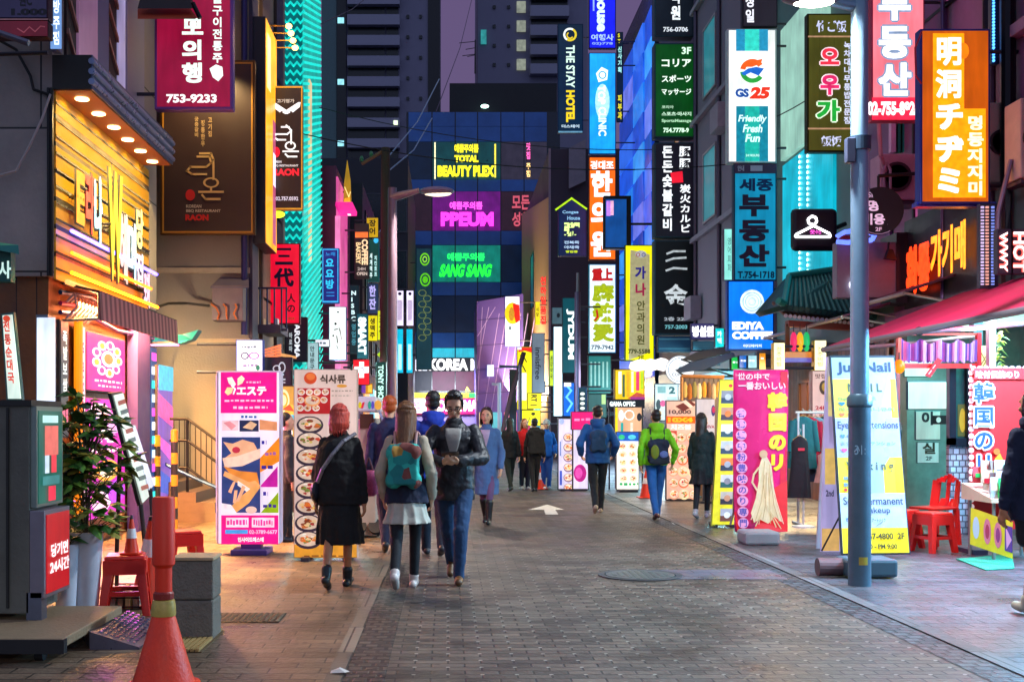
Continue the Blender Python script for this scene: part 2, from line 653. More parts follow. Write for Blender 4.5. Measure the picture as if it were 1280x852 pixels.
def lamp(kind, name, loc, power, color, parent=None, size=.2, rot=(0, 0, 0), spot=None, sy=None):
    l = bpy.data.lights.new(name, kind)
    l.energy = power
    l.color = color
    if kind == 'AREA':
        l.shape = 'RECTANGLE'
        l.size = size
        l.size_y = sy or size
    else:
        l.shadow_soft_size = size
    if spot:
        l.spot_size = R(spot)
        l.spot_blend = .6
    o = bpy.data.objects.new(name, l)
    COL.objects.link(o)
    o.location = V(loc) - (WO[parent.name] if parent else V((0, 0, 0)))
    if parent:
        o.parent = parent
    o.rotation_euler = rot
    return o
# ================================================================ ground
def sheet(name, x0, x1, y0, y1, z, m):
    MB().add([(x0, y0, z), (x1, y0, z), (x1, y1, z), (x0, y1, z)], [(0, 1, 2, 3)], m).build(name, kind='structure')
sheet('ground', -400, 400, -200, 700, -.03, mat('#3a3a3c', .8, bump=.3))
sheet('road', -.36, 3.06, -4, 70, .0, tilemat('#5a4e42', '#1e1812', .2, .1, .007, .5, dots=(.2, .2, .013, '#b8b0a2'), var=.45, blotch=.5, bump=.8))
sheet('gutter', -.6, -.36, -4, 66, .003, tilemat('#3f3a33', '#15120f', .1, .1, .016, .6, var=.6, bump=1.))
sheet('gutter', 3.06, 3.3, -4, 66, .003, tilemat('#434a4e', '#15181a', .12, .1, .016, .5, var=.6, bump=1.))
MB().box((3.3, -4, -.03), (3.42, 66, .012), tilemat('#6a6868', '#3a3838', .12, .9, .008, .55)).build('kerb', kind='structure')
MB().box((-.7, -4, -.03), (-.6, 66, .008), tilemat('#6b5f50', '#2c251e', .12, .9, .008, .55)).build('kerb', kind='structure')
sheet('pavement', -14, -.7, -4, 66, .006, tilemat('#685644', '#2c2318', .3, .15, .007, .42, var=.28, blotch=.5, bump=.9))
sheet('pavement', 3.42, 14, -4, 66, .008, tilemat('#504f54', '#252428', .3, .15, .007, .42, var=.28, blotch=.48, bump=.9))
g = gp(800, 719)
sheet('paving_patch', g.x + .05, g.x + 1.35, g.y - .28, g.y + .42, .004, tilemat('#5c5862', '#35323a', .3, .3, .008, .35, var=.08))
mc = thing('manhole_cover', 'round pale steel manhole cover set in the dark road bricks', 'manhole cover', (g.x, g.y, .004))
q = MB().lathe([(.33, 0), (.33, .008), (.0, .008)], (g.x, g.y, .004), metal('#6e736f', .4), 32)
for i in range(-4, 5):
    for j in range(-4, 5):
        if i * i + j * j < 18:
            q.box((g.x + i * .062 - .018, g.y + j * .062 - .018, .011), (g.x + i * .062 + .018, g.y + j * .062 + .018, .016), metal('#868c86', .35))
q.build('cover_plate', mc)
MB().lathe([(.4, 0), (.4, .006), (.34, .006), (.34, 0)], (g.x, g.y, .004), metal('#55585a', .5), 32).build('rim', mc)
# worn metal grate in the left pavement
g = gp(308, 773)
q = MB().box((g.x - .27, g.y - .2, .006), (g.x + .27, g.y + .2, .012), metal('#2a241c', .6))
for i in range(12):
    for j in range(6):
        x, y = g.x - .25 + i * .044, g.y - .17 + j * .062
        q.hexa([(x, y, .012), (x + .012, y, .012), (x + .034, y + .04, .012), (x + .022, y + .04, .012), (x, y, .018), (x + .012, y, .018), (x + .034, y + .04, .018), (x + .022, y + .04, .018)], metal('#7c6a50', .35))
q.build('drain_grate', label='rectangular steel drain grate with a slanted tread in the left pavement', cat='drain grate')
# painted arrow and curved edge line
m = mat('#d8d8d2', .5, n=.2, sc=20)
a = lambda x, y: gp(x, y) + V((0, 0, .005))
q = MB().poly([a(660, 637), a(684, 630.5), a(706, 637), a(694, 637), a(698, 643), a(682, 643), a(680, 637)], m)
q.build('road_marking', kind='structure')
q = MB()
pts = [(846, 655), (833, 645), (818, 635), (800, 626.5), (783, 621.5), (762, 617.5), (742, 615)]
for p, p2 in zip(pts, pts[1:]):
    A, B = a(*p), a(*p2)
    n = (B - A).normalized().cross(V((0, 0, 1))) * .05
    q.poly([A - n, B - n, B + n, A + n], m)
q.build('road_marking', kind='structure')

# ================================================================ helpers for the street fronts
def fy(px, X):
    return X * F / (px - CX)
def fz(py, Y):
    return EYE - (py - CY) * Y / F
def sideframe(X, Y0, z1, s):
    """board on a street front: x runs along the street from Y0, y runs down from z1, in metres; s = +1 faces right"""
    return plane((X, Y0, z1), (0, 1, 0), (0, 0, -1), (s, 0, 0))
def sideframe_r(X, Y1, z1):
    return plane((X, Y1, z1), (0, -1, 0), (0, 0, -1), (-1, 0, 0))
def window(ro, a, b, nrm, glass, frame, bars=(1, 1), t=.05):
    """framed window on an axis plane; a, b opposite corners, nrm the outward axis (+x -x -y)"""
    a, b = V(a), V(b)
    w = .05
    q = MB()
    ax = 1 if nrm[-1] == 'x' else 0
    sg = -1 if nrm[0] == '-' else 1
    def bar(u0, u1, z0, z1, d, m, qq):
        if ax == 1:
            qq.box((a.x, u0, z0), (a.x + sg * d, u1, z1), m)
        else:
            qq.box((u0, a.y, z0), (u1, a.y - d, z1), m)
    u0, u1 = sorted((a[ax], b[ax])); z0, z1 = sorted((a.z, b.z))
    bar(u0, u1, z0, z0 + w, t, frame, q); bar(u0, u1, z1 - w, z1, t, frame, q)
    bar(u0, u0 + w, z0 + w, z1 - w, t, frame, q); bar(u1 - w, u1, z0 + w, z1 - w, t, frame, q)
    for i in range(1, bars[0] + 1):
        c = u0 + (u1 - u0) * i / (bars[0] + 1)
        bar(c - .02, c + .02, z0 + w, z1 - w, t * .7, frame, q)
    wo_ = q.build('window', ro)
    p = MB()
    bar(u0 + w * .5, u1 - w * .5, z0 + w * .5, z1 - w * .5, t * .35, glass, p)
    p.build('pane', wo_)
dglass = mat('#141a26', .12, n=.3, sc=1.5)
bglass = mat('#1a2c4a', .1, n=.3, sc=1.2)

# ================================================================ left: yellow restaurant building
L1X = -4.28
stone = tilemat('#9a918c', '#2d2a2a', 2.6, 1.55, .012, .6, plane='xz', var=.08, blotch=.25, bump=.35)
ro = thing('restaurant_building', 'grey stone corner building with a yellow tiled front and lit canopy', 'building', (-7, 14.4, 0))
MB().box((-11, 12.3, 3.05), (L1X, 16.7, 13), stone).build('wall', ro)
MB().box((-11, 12.36, 0), (L1X - .06, 16.64, 3.05), tilemat('#7a4a26', '#24120a', .22, 3.2, .008, .5, plane='xz', var=.2, bump=.5)).build('wooden_wall', ro)
yel = tilemat('#f0b428', '#140c02', 9, .3, .03, .4, plane='yz', var=.06, bump=.3, blotch=.12)
q = MB().box((L1X, 12.36, 3.02), (L1X + .02, 16.2, 5.06), yel)
for k in range(11):
    q.box((L1X + .02, 12.36, 3.13 + k * .18), (L1X + .026, 16.2, 3.155 + k * .18), mat('#120a02', .8))
q.build('tiled_front', ro)
# canopy
can = MB().box((L1X, 12.3, 5.07), (-3.86, 15.9, 5.44), mat('#2b2a28', .6))
co = can.build('canopy', ro)
q = MB()
for k in range(3):
    q.cyl((-3.85, 12.28, 5.15 + k * .11), (-3.85, 15.92, 5.15 + k * .11), .035, .035, metal('#8a96b8', .3), 10)
q.box((-3.862, 12.3, 5.07), (-3.845, 15.9, 5.44), metal('#4a5672', .35)).build('fascia', co)
MB().box((L1X + .01, 12.32, 5.058), (-3.87, 15.88, 5.068), mat('#b86a20', .5)).build('soffit', co)
for k in range(6):
    y = 12.62 + k * .6
    d = MB().lathe([(.075, 0), (.075, .012), (.05, .012)], (-4.06, y, 5.045), lit('#ffd890', 9), 14).build('downlight', co)
    lamp('SPOT', 'downlight_bulb', (-4.07, y, 5.03), 800, (1, .68, .22), co, .03, (0, R(24), 0), 130)
# upper front: lilac wall strips, two with emission added for brightness, lattice columns
up = MB()
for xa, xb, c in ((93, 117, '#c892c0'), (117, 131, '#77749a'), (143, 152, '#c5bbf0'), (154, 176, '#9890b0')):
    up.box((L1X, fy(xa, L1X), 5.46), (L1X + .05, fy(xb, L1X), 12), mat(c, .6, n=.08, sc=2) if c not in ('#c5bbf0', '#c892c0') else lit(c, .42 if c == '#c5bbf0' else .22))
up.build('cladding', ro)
for xa, xb in ((80, 92), (131, 143)):
    y0, y1 = fy(xa, L1X), fy(xb, L1X)
    q = MB().box((L1X, y0, 5.46), (L1X + .03, y1, 12), mat('#2a0c14', .6))
    k = 5.5
    while k < 11.5:
        q.slab([(L1X + .03, y0, k + .3), (L1X + .03, y0, k + .36), (L1X + .03, y1, k + .06), (L1X + .03, y1, k)], (.03, 0, 0), mat('#b0786c', .5))
        k += .42
    q.build('lattice_column', ro)
q = MB()
for x in (60.5, 64.5):
    q.tube([P(x, 110, 12.27), P(x + .4, 300, 12.27), P(x, 345, 12.27)], .018, mat('#15151a', .6))
q.build('conduit', ro)
# lit awning lamps of the shop below it, warm light on the pavement
lamp('AREA', 'shopfront_light', (-4.1, 14.2, 2.85), 1400, (1, .45, .13), ro, .3, (0, R(-38), 0), sy=3)
lamp('AREA', 'added_magenta_light', (-4.0, 14.0, 1.6), 70, (1, .15, .8), ro, .5, (0, R(-80), 0), sy=2)  # magenta lamp added to strengthen the glow before the posters
q = MB()
for k, (z, c) in enumerate(((2.68, '#30206a'), (2.78, '#8a1a5a'), (2.9, '#1a3a6a'))):
    q.tube([(L1X + .02, 12.5, z), (L1X + .06, 13.4, z + .05), (L1X + .03, 14.6, z - .03), (L1X + .06, 16.3, z)], .025, metal(c, .4), 8)
for k in range(7):
    y = 12.6 + k * .12
    q.tube([(L1X + .05, y, 2.62), (L1X + .16, y + .03, 2.75), (L1X + .12, y + .08, 2.9), (L1X + .03, y + .05, 2.8)], .014, metal('#a8a0b0'), 6)
q.build('cable_bundle', ro)
# yellow front letters and neon tubes
sg = thing('shop_sign', 'jumble of fat coloured letters over three neon tubes on the yellow front', 'sign', (L1X + .02, 14.2, 3.1))
fr = sideframe(L1X + .16, 12.36, 5.06, 1)
def put(txt, a0, z0, a1, z1, cols, off=.0):
    f2 = sideframe(L1X + .1 + off, 12.36, 5.06, 1)
    q = MB()
    q.art(f2, [T(txt, a0 - .02, z0 - .015, a1 + .02, z1 + .02, '#16121c', b=.09, e=0), T(txt, a0, z0, a1, z1, cols[0], b=.05, e=.95)], h=0, dh=.02)
    q.build('letter', sg)
    q = MB()
    for k in range(3):
        q.cyl((L1X + .02, 12.36 + a0 + (a1 - a0) * (k + .5) / 3, 5.06 - (z0 + z1) / 2), (L1X + .12 + off, 12.36 + a0 + (a1 - a0) * (k + .5) / 3, 5.06 - (z0 + z1) / 2), .02, .02, metal('#333333'), 6)
    q.build('stand_off', sg)
put('E', .38, .75, .68, 1.35, ['#f0a030'])
put('라', .7, .68, 1.0, 1.4, ['#f05a4a'])
put('나', 1.02, .65, 1.32, 1.5, ['#c8f4ff'])
put('W', 1.38, .5, 1.98, 1.85, ['#ffe03a'], .06)
put('해', 2.02, .9, 2.4, 1.8, ['#ffd8c8'])
put('미', 2.42, .95, 2.8, 1.75, ['#e0f8ff'])
put('당', 2.82, .7, 3.15, 1.25, ['#fff0a0'])
put('집', 2.82, 1.3, 3.15, 1.75, ['#ffe8f0'])
put('포차', 3.2, 1.5, 3.5, 2.0, ['#ffd0e0'])
for dz, c, e, y1 in ((1.42, '#5a50ff', 9, 16.2), (1.66, '#ff5a10', 8, 15.9), (1.88, '#ff8a10', 8, 16.25)):
    MB().tube([(L1X + .13, 12.55, 5.0 - dz), (L1X + .13, y1, 5.0 - dz)], .022, lit(c, e)).build('neon_tube', sg)
MB().tube([(L1X + .13, 12.4, 3.0), (L1X + .13, 16.5, 3.0)], .03, lit('#ffb060', 1.5)).build('neon_tube', sg)
# brown ribbed valance under it
aw = thing('awning', 'brown pleated valance awning hanging under the yellow front', 'awning', (-4.0, 14.3, 2.55))
q = MB()
m1, m2 = mat('#b87a7c', .7), mat('#7a4a50', .7)
n = 40
for i in range(n):
    y0, y1 = 12.6 + 3.6 * i / n, 12.6 + 3.6 * (i + 1) / n
    q.hexa([(-3.86, y0, 2.6), (-3.84, y0, 2.6), (-3.84, y1, 2.6), (-3.86, y1, 2.6), (-3.88, y0, 2.92), (-3.86, y0, 2.92), (-3.86, y1, 2.92), (-3.88, y1, 2.92)], m1 if i % 2 else m2)
q.build('valance', aw)
MB().hexa([(-4.28, 12.6, 3.0), (-3.86, 12.6, 2.9), (-3.86, 16.2, 2.9), (-4.28, 16.2, 3.0), (-4.28, 12.6, 3.03), (-3.86, 12.6, 2.93), (-3.86, 16.2, 2.93), (-4.28, 16.2, 3.03)], mat('#3a2228', .7)).build('cover', aw)
for y in (12.62, 16.18):
    MB().tube([(-4.28, y, 2.6), (-3.87, y, 2.62), (-3.87, y, 2.9)], .016, metal('#888888')).build('arm', aw)

# shopfront below: lit posters on the street front
def sideboard(label, name, cat, X, xa, xb, z0, z1, face, items, s=1, E=1., t=.05, fr='#22202a', ww=100., hh=100., group=None):
    y0, y1 = sorted((fy(xa, X), fy(xb, X)))
    ro = thing(name, label, cat, (X, (y0 + y1) / 2, z0), group=group)
    MB().box((X, y0, z0), (X + s * t, y1, z1), mat(fr, .5)).build('backing', ro)
    MB().box((X + s * t, y0 + .02, z0 + .02), (X + s * (t + .008), y1 - .02, z1 - .02), lit(face, E) if E else mat(face, .5)).build('face', ro)
    base = sideframe(X + s * (t + .008), y0, z1, 1) if s > 0 else sideframe_r(X + s * (t + .008), y1, z1)
    f2 = lambda x, y, h=0.: base(x * (y1 - y0) / ww, y * (z1 - z0) / hh, h)
    if items:
        MB().art(f2, items, E).build('lettering', ro)
    return ro
it = []
for k in range(9):
    a = 6.283 * k / 9
    cx, cy = 50 + 30 * math.cos(a), 42 + 24 * math.sin(a)
    it += [El(cx - 11, cy - 8, cx + 11, cy + 8, '#fff0f4'), El(cx - 6, cy - 5, cx + 6, cy + 5, '#e83a9a' if k % 2 else '#f0a848')]
it += [El(32, 28, 68, 56, '#ffffff'), El(38, 33, 62, 51, '#f07848')] + squiggle(15, 78, 85, 83, '#ffd8f0', 7, 2) + squiggle(22, 87, 80, 91, '#ffd8f0', 6, 3)
sideboard('magenta lit poster with a ring of white dishes on the shopfront', 'poster', 'poster', L1X - .02, 102, 151, 1.84, 2.56, '#e0108c', it)
it = [El(5, 5, 60, 22, '#f6e0ff'), El(40, 12, 95, 30, '#d8a0f0'), T('花', 30, 26, 70, 38, '#ffffff')] + squiggle(12, 42, 88, 46, '#fff0ff', 6, 4) + [El(20, 52, 80, 70, '#ffb040'), El(30, 55, 70, 67, '#fff0d0'), El(10, 74, 60, 95, '#f8d0f8'), El(50, 70, 96, 90, '#a040e0')]
sideboard('tall purple and magenta poster with pale flowers behind the potted plant', 'poster', 'poster', L1X - .02, 101, 151, .3, 1.78, '#b818b0', it)
sideboard('narrow dark panel with stacked white Korean letters beside the lit box', 'notice_panel', 'sign', L1X - .02, 69, 80, 1.3, 2.6, '#26343c', [T('족발보쌈', 20, 8, 80, 62, '#e8ffff', v=1)] + squiggle(15, 70, 85, 90, '#f06a90', 2, 2), E=.8)
sideboard('narrow pink panel between the orange post and the magenta poster', 'notice_panel', 'sign', L1X - .02, 92, 101, .4, 2.6, '#f0c8e8', [T('주문포장', 20, 8, 80, 50, '#b83a7a', v=1)], E=.8)
MB().cyl((L1X + .05, 13.02, 0), (L1X + .05, 13.02, 2.9), .05, .05, lit('#ff8a10', .8), 10).build('lit_post', label='slim glowing orange post on the restaurant shopfront', cat='post')
MB().box((L1X - .02, fy(161, L1X), 0), (L1X + .12, fy(177, L1X), 2.75), mat('#3a2a78', .5)).build('column', label='violet blue column at the end of the restaurant shopfront', cat='column')
it = []
for k in range(11):
    it.append(Bx(15, 4 + k * 8.7, 85, 9 + k * 8.7, ['#ff50d0', '#c8f0ff', '#28e8d8', '#f8ffff'][(k * 7) % 4]))
sideboard('slim strip of glowing square pixels by the alley', 'led_strip', 'sign', L1X, 178.5, 187, .3, 2.55, '#0c3a70', it, E=1.2, t=.1)
it = [('p', [(0, 20), (100, 30), (100, 45), (0, 36)], '#ff60b0'), ('p', [(0, 50), (100, 60), (100, 72), (0, 58)], '#e868d0'), ('p', [(0, 74), (100, 84), (100, 96), (0, 90)], '#4a68d0'), Bx(0, 0, 100, 18, '#58c8e8')]
sideboard('pink and blue video panel at the mouth of the alley', 'video_panel', 'screen', L1X + .05, 188, 207, .3, 2.3, '#7858c0', it, E=.9, t=.1)

# ================================================================ left: cream building with the stair
L2X = -3.24
cream = mat('#8a7d70', .75, n=.12, sc=.8, bump=.25, bs=30)
ro = thing('cream_building', 'cream rendered building behind the stair with a dark street front', 'building', (-5, 20, 0))
MB().box((-10, 18.5, 0), (L2X, 22.6, 14), cream).build('wall', ro)
q = MB()
for z in (3.9, 2.75):
    q.box((-10, 18.46, z), (L2X + .02, 18.5, z + .09), mat('#b8a488', .7))
q.box((-5.05, 18.44, 0), (-4.75, 18.5, 14), mat('#8a7860', .7))
q.build('moulding', ro)
MB().cyl((-3.3, 18.42, 2.9), (-3.3, 18.42, 14), .05, .05, metal('#3a3468', .4), 10).build('drain_pipe', ro)
q = MB()
for xa, xb, c in ((311, 318, '#2a2440'), (324, 334, '#6a5648'), (342, 350, '#241c20')):
    q.box((L2X, fy(xa, L2X), 0), (L2X + .06, min(22.6, fy(xb, L2X)), 13), mat(c, .5))
q.build('cladding', ro)
for z in (3.6, 6.2):
    window(ro, (L2X + .01, 19.6, z), (L2X + .01, 21.8, z + 1.7), '+x', mat('#5a4a30', .2), metal('#20202a'), (2, 0))
# gold light box on its street front
sideboard('tall glowing gold sign box on the cream building street front', 'light_box', 'sign', L2X + .06, 316.5, 331, 4.4, 8.1, '#f0a020', [Bx(60, 40, 90, 97, '#a04868'), Bx(64, 55, 86, 70, '#e8e0ff'), Bx(10, 6, 40, 30, '#fff0a0')], E=1.3, t=.2)
lb = thing('wall_lamp_bar', 'four gold gooseneck lamp arms reaching over the small dark sign', 'lamp', (L2X, 20, 7.3))
for k in range(4):
    a, b = P(320, 31 + k * 9.5, 19.2 + k * .2), P(361 + k * 2.6, 33 + k * 9, 19.2 + k * .2)
    MB().tube([a, b], .012, metal('#c89848', .3)).build('arm', lb)
    h = MB().ell(b, (.055, .055, .045), lit('#ffc860', 7)).build('lamp_head', lb, smooth=True)
lamp('POINT', 'lamp_bulb', P(372, 55, 19.3), 40, (1, .7, .3), lb, .05)
for k, (x, y) in enumerate(((235, 62), (195, 150), (300, 60))):
    pass
l2 = thing('wall_lamp', 'small warm wall lamp shining down on the brown board', 'lamp', P(262, 66, 18.1))
MB().tube([P(262, 60, 18.5), P(262, 62, 18.0)], .015, metal('#c89848')).build('arm', l2)
MB().lathe([(.1, 0), (.04, .09)], P(262, 68, 17.95), lit('#ffc850', 6), 14).build('shade', l2)
lamp('SPOT', 'lamp_bulb', P(262, 69, 17.7), 130, (1, .72, .3), l2, .05, (R(18), 0, 0), 120)
# utility box and cables on the cream wall
ub = thing('utility_box', 'grey steel box on the cream wall with glowing orange cables', 'box', P(287, 400, 18.3))
MB().box(P(265, 400, 18.12), P(309, 360, 18.5), mat('#7c6a6c', .6)).build('casing', ub, bev=.01)
MB().slab([P(263, 360, 18.1), P(275, 348, 18.5), P(311, 348, 18.5), P(311, 360, 18.1)], (0, 0, .02), mat('#6c6070', .6)).build('lid', ub)
q = MB()
for s in (0, 1, 2):
    q.tube([P(264 + s * 15, 380, 18.09), P(270 + s * 13, 384, 18.07), P(274 + s * 9, 392, 18.07), P(272 + s * 12, 399, 18.09)], .014, mat('#d8702a', .4))
q.build('cable', ub)
MB().tube([P(187, 393, 16.9), P(196, 384, 17.2), P(210, 379, 17.6), P(235, 379, 18.2), P(262, 382, 18.3)], .022, mat('#201c18', .5)).build('cable', label='black cable drooping from the awning to the grey utility box', cat='cable')
# blue topped lamp arm by the alley
bl = thing('alley_lamp', 'turquoise tipped lamp arm glowing pink over the alley mouth', 'lamp', P(215, 428, 16.7))
MB().slab([P(178, 420, 16.68), P(228, 418, 16.5), P(248, 412, 16.5), P(240, 424, 16.5), P(226, 429, 16.5), P(178, 430, 16.68)], (0, .25, 0), mat('#1c8a9a', .4)).build('shade', bl)
MB().box(P(180, 431, 16.55), P(224, 428.5, 16.75), lit('#ff90d0', 3)).build('tube_light', bl)

lamp('AREA', 'lamp_bulb', (-4.3, 16.9, 2.75), 40, (1, .8, .56), bl, .3, (R(62), 0, R(-12)), sy=.3)
# stair, rails and striped bollards in the alley
st = thing('stair', 'short stone stair rising to the left below the cream wall', 'stair', (-4.0, 17.3, 0))
q = MB()
for k in range(5):
    q.box((-6.5, 16.75, .0 + k * .15), (-3.15 - k * .28, 18.46, .15 + k * .15 - .002), mat('#6b5848', .7, bump=.3))
q.build('steps', st)
rl = thing('stair_railing', 'black iron railing stepping down along the stair', 'railing', (-3.9, 16.85, 0))
q = MB()
iron = metal('#17161c', .45)
path = [(-4.75, 1.55), (-3.86, 1.55), (-3.25, 1.1), (-2.95, .95)]
path = [(a, b - .02) for a, b in path]
for dz in (0, -.32, -.72):
    q.tube([(a, 16.85, b + dz) for a, b in path], .02, iron)
rail = q.build('rail', rl)
q = MB()
for k in range(22):
    x = -4.7 + k * .08
    z = 1.53 if x < -3.86 else 1.53 - (x + 3.86) * .72
    q.cyl((x, 16.85, z - .72), (x, 16.85, z), .008, .008, iron, 6)
q.build('baluster', rl)
for x, z in ((-4.72, 1.53), (-3.86, 1.53), (-2.97, .93)):
    MB().cyl((x, 16.85, 0), (x, 16.85, z), .022, .022, iron, 8).build('post', rl)
MB().tube([(-2.95, 16.6, .35), (-3.6, 16.6, .62), (-4.3, 16.6, .95)], .025, metal('#3a5a8a', .3)).build('handrail', label='blue grey pipe handrail sloping beside the stair foot', cat='handrail')
for x, yt, yb, Y, lb_ in ((196.5, 545, 640, 16.2, 'yellow and black striped bollard partly behind the potted plant'), (218, 538, 650, 15.6, 'taller yellow and black striped bollard in front of the iron railing')):
    b = thing('striped_bollard', lb_, 'bollard', P(x, 0, Y) * V((1, 1, 0)) if False else V((P(x, 0, Y).x, Y, 0)), group='striped bollards by the stair')
    X = P(x, 0, Y).x
    z1 = fz(yt, Y)
    q = MB()
    n = 9
    for k in range(n):
        q.cyl((X, Y, z1 * k / n), (X, Y, z1 * (k + 1) / n), .047, .047, mat('#e09818', .4) if k % 2 == 0 else mat('#15151c', .4), 14)
    q.build('post', b)
    MB().ell((X, Y, z1), (.047, .047, .025), mat('#e09818', .4)).build('cap', b, smooth=True)

# ================================================================ left: turquoise, magenta and dark buildings
teal = lit('#00b4a6', .62)  # emission put into the wall panels for their bright lit turquoise
ro = thing('turquoise_building', 'turquoise lit building with a chevron pattern on its front', 'building', (-4.5, 29, 0))
MB().box((-9, 27.02, 0), (-3.48, 30.9, 15), mat('#0a4a4c', .5)).build('wall', ro)
A, B = P(340, 0, 27).x, P(378, 0, 27).x
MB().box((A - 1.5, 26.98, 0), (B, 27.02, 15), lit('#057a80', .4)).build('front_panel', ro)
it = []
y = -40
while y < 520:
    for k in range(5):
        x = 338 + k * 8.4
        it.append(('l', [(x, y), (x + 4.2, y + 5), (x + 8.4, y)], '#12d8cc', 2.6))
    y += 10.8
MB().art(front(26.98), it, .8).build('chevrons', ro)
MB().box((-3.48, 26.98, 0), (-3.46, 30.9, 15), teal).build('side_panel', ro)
f2 = sideframe(-3.46, 27, 15, 1)
it = [('l', [(.0, .2 + k * .17), (3.8, -.9 + k * .17)], '#18f0dc', .06) for k in range(94) if .2 + k * .17 < 15]
MB().art(f2, it, .8).build('stripes', ro)
MB().box((-3.46, 28.2, 5.5), (-3.42, 28.6, 10), lit('#f0d8a0', .7)).build('strip_light', ro)
lamp('AREA', 'shop_light', (-3.3, 29, 2.8), 400, (.5, 1, .95), ro, .6, (0, R(-40), 0), sy=3)

ro = thing('magenta_building', 'magenta walled building with a pink lit edge', 'building', (-5, 33.5, 0))
MB().box((-9, 31.5, 0), (-3.1, 36, 8.6), mat('#7a1048', .55)).build('wall', ro)
MB().box((-3.1, 31.5, 2.6), (-3.05, 34.5, 8.3), lit('#e0509a', .75)).build('side_panel', ro)
MB().box((-3.12, 31.42, 2.6), (-2.98, 31.5, 7.2), lit('#f07ab8', .9)).build('strip_light', ro)
q = MB().slab([P(419, 257, 31), P(440, 257, 31), P(446, 270, 30.2), P(425, 270, 30.2)], (0, .1, .12), lit('#f0208a', 1))
q.slab([P(429, 256.5, 30.98), P(433, 256.5, 30.98), P(439, 269.5, 30.18), P(435, 269.5, 30.18)], (0, -.02, .01), lit('#ffe0f0', 1))
q.build('canopy', ro)
lamp('AREA', 'shop_light', (-2.9, 33.5, 2.6), 450, (1, .55, .85), ro, .6, (0, R(-40), 0), sy=3)

ro = thing('dark_shop_building', 'narrow dark building behind the coloured vertical signs', 'building', (-5, 41, 0))
MB().box((-8, 36.6, 0), (-2.75, 48, 9.2), mat('#18242e', .5)).build('wall', ro)
for z in (3.2, 5.2, 7.2):
    for y in (37.5, 40.5, 43.5):
        window(ro, (-2.75, y, z), (-2.75, y + 2, z + 1.3), '+x', lit('#1a5a64', .35), metal('#0e141a'), (1, 0))
for k, (y0, y1, c) in enumerate(((37, 39.2, '#f0a050'), (39.6, 42, '#50c0d0'), (42.4, 44.8, '#f0e0c0'), (45.2, 47.6, '#d850a0'))):
    MB().box((-2.75, y0, .3), (-2.7, y1, 2.7), lit(c, .8)).build('shop_window', ro)
ro = thing('grey_office_building', 'dim grey office block rising behind the brown utility pole', 'building', (-3, 55, 0))
MB().box((-8, 52, 0), (-1.83, 64, 13.6), mat('#2c2c34', .7)).build('wall', ro)
for z in (5, 7.6, 10.2):
    for x in (-3.9, -2.75):
        window(ro, (x, 52, z), (x + .9, 52, z + 1.8), '-y', dglass, metal('#4a4a52'), (0, 0))

lamp('AREA', 'shop_light', (-2.6, 40, 2.9), 260, (.7, .9, 1), ro, .6, (0, R(-40), 0), sy=6)
# ================================================================ the blue glass building at the end
ro = thing('glass_building', 'dark blue glass clinic building closing the end of the street', 'building', (2, 75, 0))
Yb = 70
MB().box((P(508, 0, Yb).x, Yb, 0), (P(700, 0, Yb).x, Yb + 14, fz(140, Yb)), mat('#0b1830', .2)).build('wall', ro)
MB().box((P(562, 0, Yb).x, Yb + 2, fz(140, Yb)), (P(700, 0, Yb).x, Yb + 10, fz(92, Yb)), mat('#12121a', .6)).build('roof_house', ro)
MB().ell(P(606, 133, Yb + 1), (.25, .1, .12), lit('#c0fff0', 5)).build('roof_lamp', ro)
blue = mat('#2a62b0', .2, n=.3, sc=.4)
dk = lit('#0a2040', .3)  # unlit windows given faint emission to brighten the glass front
cols = [510, 540, 569, 597, 626, 655, 684]
rows = [(141, 158, blue), (159, 177, blue), (178, 224, dk), (225, 239, blue), (240, 288, dk), (289, 306, blue), (307, 352, dk), (353, 369, blue), (370, 415, dk), (416, 434, blue), (435, 447, dk), (464, 488, dk)]
for (ya, yb, m) in rows:
    for xa, xb in zip(cols, cols[1:]):
        mm = m
        e = None
        if m is dk:
            if ya == 178 and xa in (540, 569, 597):
                mm = lit('#0f4a50', .5)
            elif ya == 178 and xa in (626, 655):
                mm = lit('#3a3448', .45)
            elif ya == 240 and xa in (540, 569, 597):
                mm = lit('#6a0f7a', .7)
            elif ya == 240:
                mm = lit('#301828', .5)
            elif ya == 307 and xa in (540, 569, 597):
                mm = lit('#0c8a7a', .55)
            elif ya == 435 and xa > 539:
                mm = lit('#18b8d0', .8)
            elif ya == 464 and xa > 539:
                mm = lit('#78305a', .7)
        MB().box(P(xa + .7, yb, Yb - .12), P(xb - .7, ya, Yb), mm).build('window_panel' if m is dk else 'spandrel', ro)
def letters(label, Y, items, name='neon_sign', z=None, e=1.6, cat='sign', standoff=.1, group=None):
    """free standing lit letters fixed on short pegs"""
    xs = [i[2][0] for i in items if i[0] == 't'] + [i[2][2] for i in items if i[0] == 't']
    ys = [i[2][1] for i in items if i[0] == 't'] + [i[2][3] for i in items if i[0] == 't']
    a, b = P(min(xs), max(ys), Y), P(max(xs), min(ys), Y)
    ro = thing(name, label, cat, ((a.x + b.x) / 2, Y, a.z), group=group)
    MB().art(front(Y), items, e, h=0, dh=.003).build('lettering', ro)
    q = MB()
    for k in range(4):
        x = a.x + (b.x - a.x) * (k + .5) / 4
        q.box((x - .03, Y, (a.z + b.z) / 2 - .03), (x + .03, Y + standoff, (a.z + b.z) / 2 + .03), metal('#333333'))
    q.build('peg', ro)
    return ro
Yn = Yb - .25
